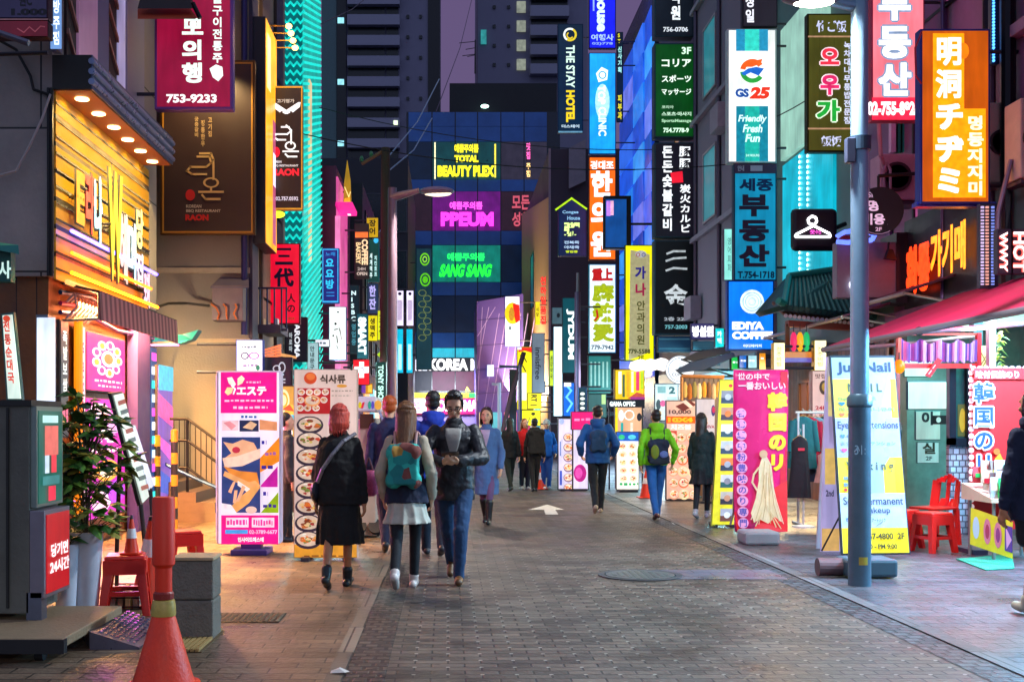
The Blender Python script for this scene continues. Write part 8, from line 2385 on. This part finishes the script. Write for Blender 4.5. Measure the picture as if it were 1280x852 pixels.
    if t.get('scarf'):
        q = MB()
        q.lathe([(.06 * k, zc(.825)), (.08 * k, zc(.835)), (.074 * k, zc(.855)), (.055 * k, zc(.862))], (0, .006, 0), cloth(t['scarf'], 16, .6), 20)
        q.ell((0, .075 * k, zc(.815)), (.05 * k, .035 * k, .04 * k), cloth(t['scarf'], 16, .6))
        q.v = [lf(v) for v in q.v]
        soft(q, 'scarf', ro, vox, .015, 1)
    # lower garment
    b = dict(kind='trousers', col='#20242c')
    b.update(bottom)
    bm = cloth(b['col'], 10, .5)
    q = MB()
    if b['kind'] in ('trousers', 'leggings', 'shorts'):
        f = {'trousers': 1.34, 'leggings': 1.12, 'shorts': 1.35}[b['kind']]
        q.ell((0, 0, pel.z + .02), (.128 * k * (1 if female else 1.05), .105 * k, .1 * k), bm)
        for hip, knee, ank, toe in J:
            if b['kind'] == 'shorts':
                cap(q, hip, hip.lerp(knee, .72), .083 * k, .08 * k, bm)
            else:
                cap(q, hip, knee, .078 * k * (1 + (f - 1) * .3), .05 * k * f, bm)
                cap(q, knee, ank - (ank - knee).normalized() * .012, .05 * k * f * .98, .034 * k * f * 1.1, bm)
    else:
        zh = zc(b.get('hem', .28))
        fl = b.get('flare', 1.25)
        n = 40
        prof = [(.12 * k, zc(.6)), (.14 * k, zc(.53)), (.155 * k * (1 + (fl - 1) * .4), zc(.45)), (.15 * k * fl, zh), (.14 * k * fl, zh), (.001, zh + .03)]
        q.lathe(prof, (0, 0, 0), bm, n, 1.08, .95)
        for i, v in enumerate(q.v):      # pleats
            f = max(0, (zc(.5) - v.z)) / (zc(.5) - zh)
            a = math.atan2(v.y, v.x)
            rr_ = 1 + .07 * f * math.sin(a * 13)
            q.v[i] = V((v.x * rr_, v.y * rr_ + f * .02, v.z))
        for hip, knee, ank, toe in J:
            if b.get('tights'):
                pass
    soft(q, b['kind'] if b['kind'] != 'pleats' else 'skirt', ro, vox, .022 if b['kind'] != 'leggings' else .006, 2)
    if b.get('over'):
        zh, oc = b['over']
        q = MB()
        q.lathe([(.14 * k, zc(.52)), (.175 * k, zc(zh + .04)), (.2 * k, zc(zh)), (.165 * k, zc(zh)), (.1 * k, zc(.5)), (.001, zc(.5))], (0, 0, 0), cloth(oc, 12, .5), 36, 1.08, .95)
        for i, v in enumerate(q.v):
            a = math.atan2(v.y, v.x)
            f = max(0, zc(.52) - v.z) * 1.2
            q.v[i] = V((v.x * (1 + f * .3 * math.sin(a * 11)), v.y * (1 + f * .3 * math.sin(a * 11)), v.z))
        soft(q, 'underskirt', ro, vox, .01, 1)
    # shoes or boots
    sm_ = mat(shoe, .4, n=.1)
    for hip, knee, ank, toe in J:
        q = MB()
        fd = V((toe.x, toe.y, 0)).normalized()
        tp = ank + toe * .15 * k - V((0, 0, .022 * k))
        hl = ank - toe * .045 * k - V((0, 0, .022 * k))
        cap(q, hl, hl.lerp(tp, .5) + V((0, 0, .006)), .037 * k, .039 * k, sm_)
        cap(q, hl.lerp(tp, .5), tp - toe * .03, .039 * k, .033 * k, sm_)
        topz = b.get('boot', .03)
        cap(q, ank - V((0, 0, .01)), ank.lerp(knee, topz / .24), .042 * k, (.043 + topz * .12) * k, sm_)
        soft(q, 'shoe' if topz < .08 else 'boot', ro, vox * .8, 0, 1)
    def pt(fx, fyy, fz_):
        v = lf((fx * H, fyy * H, zc(fz_)))
        return ro.matrix_basis @ v
    ro_pt = {'pt': pt, 'J': J, 'A': AJ, 'hp': hp, 'lf': lf, 'k': k, 'root': ro, 'zc': zc}
    return ro_pt
def wpt(pr, v):
    rt = pr['root']
    return Matrix.Rotation(rt.rotation_euler.z, 3, 'Z') @ V(v) + rt.location
def backpack(pr, label, col, w=.3, h=.42, d=.16, z=.7, pocket=None, strap='#2a2a30', patches=(), patchwork=None):
    """a bag worn on the back: its own thing, standing at the wearer's place and turned with them"""
    rt = pr['root']
    k = pr['k']
    ro = thing('backpack', label, 'backpack', rt.location, rt.rotation_euler.z)
    zc_ = pr['zc'](z)
    yb = -.125 * k
    lf = pr['lf']
    q = MB()
    for sx in (-1, 1):
        for sz in (-1, 1):
            q.ell(lf((sx * (w / 2 - .06), yb - d / 2, zc_ + sz * (h / 2 - .07))), (.07, d / 2, .08), cloth(col, 12, .5))
    q.hexa([lf(v) for v in ((-w / 2 + .02, yb - d, zc_ - h / 2 + .03), (w / 2 - .02, yb - d, zc_ - h / 2 + .03), (w / 2 - .02, yb, zc_ - h / 2 + .03), (-w / 2 + .02, yb, zc_ - h / 2 + .03),
                            (-w / 2 + .02, yb - d * .8, zc_ + h / 2 - .03), (w / 2 - .02, yb - d * .8, zc_ + h / 2 - .03), (w / 2 - .02, yb, zc_ + h / 2 - .03), (-w / 2 + .02, yb, zc_ + h / 2 - .03))], cloth(col, 12, .5))
    q.ell(lf((0, yb - d * .45, zc_ + h / 2 - .04)), (w * .42, d * .42, .06), cloth(col, 12, .5))
    if patchwork:
        q.ms = [patchmat(patchwork)]
        q.m = [0] * len(q.m)
    soft(q, 'pack', ro, .012, .02, 2)
    if pocket:
        q = MB()
        q.ell(lf((0, yb - d, zc_ - h * .16)), (w * .36, .05, h * .24), cloth(pocket, 12, .5))
        q.build('front_pocket', ro, local=True, smooth=True)
    for (px, pz, pw, ph, c) in patches:
        q = MB()
        q.ell(lf((px * w, yb - d * 1.04, zc_ + pz * h)), (pw * w, .014, ph * h), cloth(c, 14, .5))
        q.build('patch', ro, local=True, smooth=True)
    for s in (-1, 1):
        q = MB()
        q.tube([lf((s * w * .3, yb, zc_ + h * .42)), lf((s * w * .32, -.06 * k, pr['zc'](.845))), lf((s * w * .34, .05 * k, pr['zc'](.835))), lf((s * w * .36, .13 * k, pr['zc'](.76))), lf((s * w * .46, .03 * k, pr['zc'](.66))), lf((s * w * .42, yb, zc_ - h * .38))], .014, cloth(strap, 14, .4), 6)
        q.build('strap', ro, local=True)
    q = MB()
    q.tube([lf((-.04, yb - .03, zc_ + h * .46)), lf((-.03, yb - .03, zc_ + h * .53)), lf((.03, yb - .03, zc_ + h * .53)), lf((.04, yb - .03, zc_ + h * .46))], .01, cloth(strap, 14, .4), 6)
    q.build('grab_handle', ro, local=True)
    return ro
gx = lambda px, Y: (px - CX) * Y / F
SW = ((-.13, .03, .47), (.13, -.03, .47))
# the near trio
pa = person('woman seen from behind with coral pink hair, black cape coat and black knee skirt', gx(424, 10.1), 10.1, R(-8), 1.64, ((-14, 16), (10, 4)), ((-.13, .02, .48), (.14, -.01, .47)), dict(col='#0e0e10', hem=.46, wide=1.1, cape=True, name='cape_coat'), dict(kind='pleats', col='#0c0c0e', hem=.25, flare=1.38, boot=.06), ('bob', '#d84838'), shoe='#15181c', skin='tan', vox=.009, lean=4, head=(-4, -12))
q = MB()
L_ = pa['lf']
kk = pa['k']
zc_ = pa['zc']
pts = [(.13, -.02, .845), (.06, -.115, .8), (-.02, -.135, .73), (-.1, -.13, .65), (-.15, -.09, .58)]
for p, p2 in zip(pts, pts[1:]):
    q.cyl(L_((p[0] * 1.1, p[1] * 1.35, zc_(p[2]))), L_((p2[0] * 1.1, p2[1] * 1.35, zc_(p2[2]))), .018, .018, mat('#8a8890', .35, metal=.5, n=.5, sc=60), 8)
sb = thing('shoulder_bag', 'dark quilted bag on a silver grey strap across the black cape', 'bag', pa['root'].location, pa['root'].rotation_euler.z)
q.build('strap', sb, local=True, smooth=True)
q = MB().ell(L_((-.19, -.07, zc_(.53))), (.05, .11, .1), mat('#1c1c24', .35, bump=.6, bs=30))
q.build('pouch', sb, local=True, smooth=True)

pb_ = person('long haired woman seen from behind with cream sleeves and a pale hem over black leggings', gx(508, 10.05), 10.05, R(-6), 1.67, ((-17, 22), (12, 5)), ((-.125, .03, .5), (.13, .04, .5)), dict(col='#161c34', hem=.47, wide=1.08, sleeve='#b8a890', flare=1.22), dict(kind='leggings', col='#0f1018', over=(.365, '#b8b6a8')), ('long', '#6a4220'), shoe='#c8b8b0', vox=.009, lean=3, head=(-2, -10))
backpack(pb_, 'teal and brown patched backpack on the long haired woman', '#1c9088', .3, .38, .13, .66, strap='#c89890', patchwork=('#1c9088', '#2ab0a0', '#7a4038', '#177a78', '#b88a3c', '#1c9088'))
pc = person('man with glasses facing us in an open dark leather jacket, head bent over his phone', gx(568, 10.45), 10.45, R(176), 1.8, ((26, 30), (-20, 16)), ((-.035, .2, .66, (-1, -.1, -.6)), (.045, .195, .655, (1, -.1, -.6))), dict(col='#15171e', hem=.45, wide=1.1, gloss=True, open='#8a8680', scarf='#0c0c12', arm=1.1), dict(kind='trousers', col='#1c3a5e'), ('quiff', '#0f0c0c'), shoe='#5a3a1c', skin='light', vox=.0075, lean=2, head=(-27, 0), female=False, face=True, curl=.75, pal=((.75, .3, .6), (-.75, .3, .6)))
q = MB()
k_ = pc['k']
for s in (-1, 1):
    for j in range(10):
        a0, a1 = 6.283 * j / 10, 6.283 * (j + 1) / 10
        q.cyl((s * .033 * k_ + .022 * k_ * math.cos(a0), .098 * k_, .01 * k_ + .016 * k_ * math.sin(a0)), (s * .033 * k_ + .022 * k_ * math.cos(a1), .098 * k_, .01 * k_ + .016 * k_ * math.sin(a1)), .0028 * k_, .0028 * k_, mat('#0c0c0e', .3), 6)
    q.cyl((s * .055 * k_, .096 * k_, .014 * k_), (s * .078 * k_, .0, .008 * k_), .0025 * k_, .0025 * k_, mat('#0c0c0e', .3), 6)
q.cyl((-.012 * k_, .1 * k_, .014 * k_), (.012 * k_, .1 * k_, .014 * k_), .0028 * k_, .0028 * k_, mat('#0c0c0e', .3), 6)
q.v = [pc['hp'](v) for v in q.v]
q.build('glasses', pc['root'], local=True)
q = MB()
for s in (-1, 1):
    q.ell((s * .033 * k_, .097 * k_, .01 * k_), (.021 * k_, .0015, .015 * k_), clearmat(), 12, 6)
q.v = [pc['hp'](v) for v in q.v]
q.build('lenses', pc['root'], local=True, smooth=True)
mid = (pc['A'][0][2] + pc['A'][1][2]) / 2
ph = thing('phone', 'dark phone held in both hands by the man with glasses', 'phone', wpt(pc, pc['lf'](mid)), pc['root'].rotation_euler.z)
R3 = Matrix.Rotation(R(28), 3, 'X')
q = MB().box((-.078, -.02, -.0045), (.078, .06, .0045), mat('#101014', .3))
q.v = [R3 @ (v + V((0, .09, .02))) for v in q.v]
q.build('casing', ph, local=True, bev=.003)
q = MB().box((-.07, -.014, .0046), (.07, .054, .0056), lit('#a8c0e0', .9))
q.v = [R3 @ (v + V((0, .09, .02))) for v in q.v]
q.build('screen', ph, local=True)
# behind them
person('tall person in navy with orange tinted hair half hidden behind the long haired woman', gx(487, 13), 13, R(4), 1.79, ((-12, 14), (10, 5)), SW, dict(col='#18204a', hem=.46, wide=1.08), dict(kind='trousers', col='#151838'), ('short', '#b0501c'), female=False, vox=.013)
person('person in a bright blue hooded jacket hidden behind the man with the phone', gx(541, 12.6), 12.6, R(10), 1.83, ((10, 4), (-12, 14)), SW, dict(col='#1234a0', hem=.47, wide=1.1, hood=True), dict(kind='trousers', col='#1a1c2c'), ('short', '#15100e'), female=False, vox=.013)
person('woman facing us in a long pale blue coat over a lilac scarf', gx(608, 16.4), 16.4, R(170), 1.7, ((14, 10), (-12, 16)), ((-.13, .05, .49), (.14, .03, .48)), dict(col='#4a6a98', hem=.27, wide=1.08, flare=1.1, open='#b8a0b8', sweater=None, name='coat'), dict(kind='leggings', col='#6a4a70', boot=.16), ('bob', '#2a1812'), shoe='#15151a', vox=.011, face=True)
person('dark haired person in black behind the pale blue coat, walking away', gx(637, 24.6), 24.6, R(20), 1.6, ((-10, 10), (8, 4)), SW, dict(col='#0e1214', hem=.45, wide=1.08), dict(kind='trousers', col='#12201c'), ('long', '#0c0a0a'), vox=.016)
person('person in a red jacket with light hair standing in the far group', gx(656, 25.1), 25.1, R(200), 1.58, ((4, 2), (-4, 4)), SW, dict(col='#d0141c', hem=.48), dict(kind='trousers', col='#14203a'), ('long', '#8a4a1c'), shoe='#c8b8b8', vox=.016, face=True)
pf3 = person('person in black with a large black backpack in the far group', gx(668, 24.4), 24.4, R(8), 1.58, ((-6, 6), (6, 2)), SW, dict(col='#0d1013', hem=.46, hood=True), dict(kind='trousers', col='#10161a'), ('short', '#0c0a0a'), vox=.016)
backpack(pf3, 'large black backpack worn in the far group', '#0f1416', .36, .55, .16, .68)
person('person in blue jacket and blue trousers with a white cap in the far group', gx(683, 25.2), 25.2, R(190), 1.56, ((4, 2), (-4, 4)), ((-.12, .06, .52), (.12, .06, .52)), dict(col='#1468c8', hem=.47), dict(kind='trousers', col='#1a4a98'), ('cap', '#c8d0c8'), shoe='#d0d0d0', vox=.016, face=True)
# walkers on the right half of the road
pg = person('man walking away in a teal blue hooded jacket and dark trousers', gx(747, 18.6), 18.6, R(-4), 1.78, ((-13, 18), (10, 4)), ((-.145, .06, .55), (.145, .06, .55)), dict(col='#1a5a98', hem=.47, wide=1.2, hood=True, arm=1.15), dict(kind='trousers', col='#101c22'), ('short', '#17100c'), shoe='#a89880', female=False, vox=.013)
backpack(pg, 'grey blue small backpack on the teal blue jacket', '#1c4260', .26, .34, .1, .67)
ph_ = person('walker in a lime green jacket and blue jeans seen from behind', gx(820, 17.3), 17.3, R(2), 1.68, ((-10, 12), (12, 4)), ((-.14, .0, .5), (.16, .03, .52)), dict(col='#7ac80c', hem=.5, wide=1.12, hood=True), dict(kind='trousers', col='#1c5aa0'), ('short', '#1a1010'), shoe='#4a1c28', vox=.012, female=False)
backpack(ph_, 'dark navy and olive backpack on the lime green jacket', '#141c34', .32, .36, .13, .62, patches=((-.22, 0, .2, .3, '#6a7410'), (.2, -.1, .2, .15, '#5a68a0'), (0, -.42, .5, .12, '#0e1420')))
person('woman in a long dark green parka and short skirt beside the price standee', gx(878, 17.5), 17.5, R(-30), 1.62, ((-9, 12), (8, 4)), ((-.12, .02, .47), (.13, .04, .47)), dict(col='#142628', hem=.4, wide=1.1, flare=1.12, name='parka'), dict(kind='leggings', col='#15151c', over=(.33, '#14141a')), ('long', '#2a1a14'), shoe='#a8a8b0', vox=.012, head=(0, -20))
# right edge and the half hidden one on the left
person('person at the right frame edge in a navy hooded jacket and black shorts', gx(1291, 8.5), 8.5, R(15), 1.72, ((-8, 12), (10, 4)), ((-.135, .02, .47), (.135, .0, .47)), dict(col='#151c38', hem=.43, wide=1.16, hood=True), dict(kind='shorts', col='#0e1018'), ('bob', '#100c0e'), shoe='#b8b098', skin='tan', vox=.009)
person('person in a charcoal padded vest standing between the two lightboxes', gx(358, 14.0), 14.0, R(-70), 1.6, ((4, 2), (-4, 2)), ((-.12, .02, .48), (.12, .02, .48)), dict(col='#26222a', hem=.46, wide=1.12), dict(kind='trousers', col='#1a1a22'), ('short', '#15100e'), vox=.013)
q = thing('handbag', 'patterned coral and violet bag carried between the cape and the navy coat', 'bag', (gx(461, 10.6), 10.6, .9))
MB().lathe([(.05, 0), (.085, .03), (.09, .16), (.06, .24)], (gx(461, 10.6), 10.6, .78), mat('#b84a78', .6, n=.4, sc=40), 14, 1, .6).build('body', q, smooth=True)
MB().tube([(gx(461, 10.6) - .05, 10.6, 1.0), (gx(461, 10.6), 10.6, 1.14), (gx(461, 10.6) + .05, 10.6, 1.0)], .008, mat('#5a2a3a'), 6).build('strap', q)
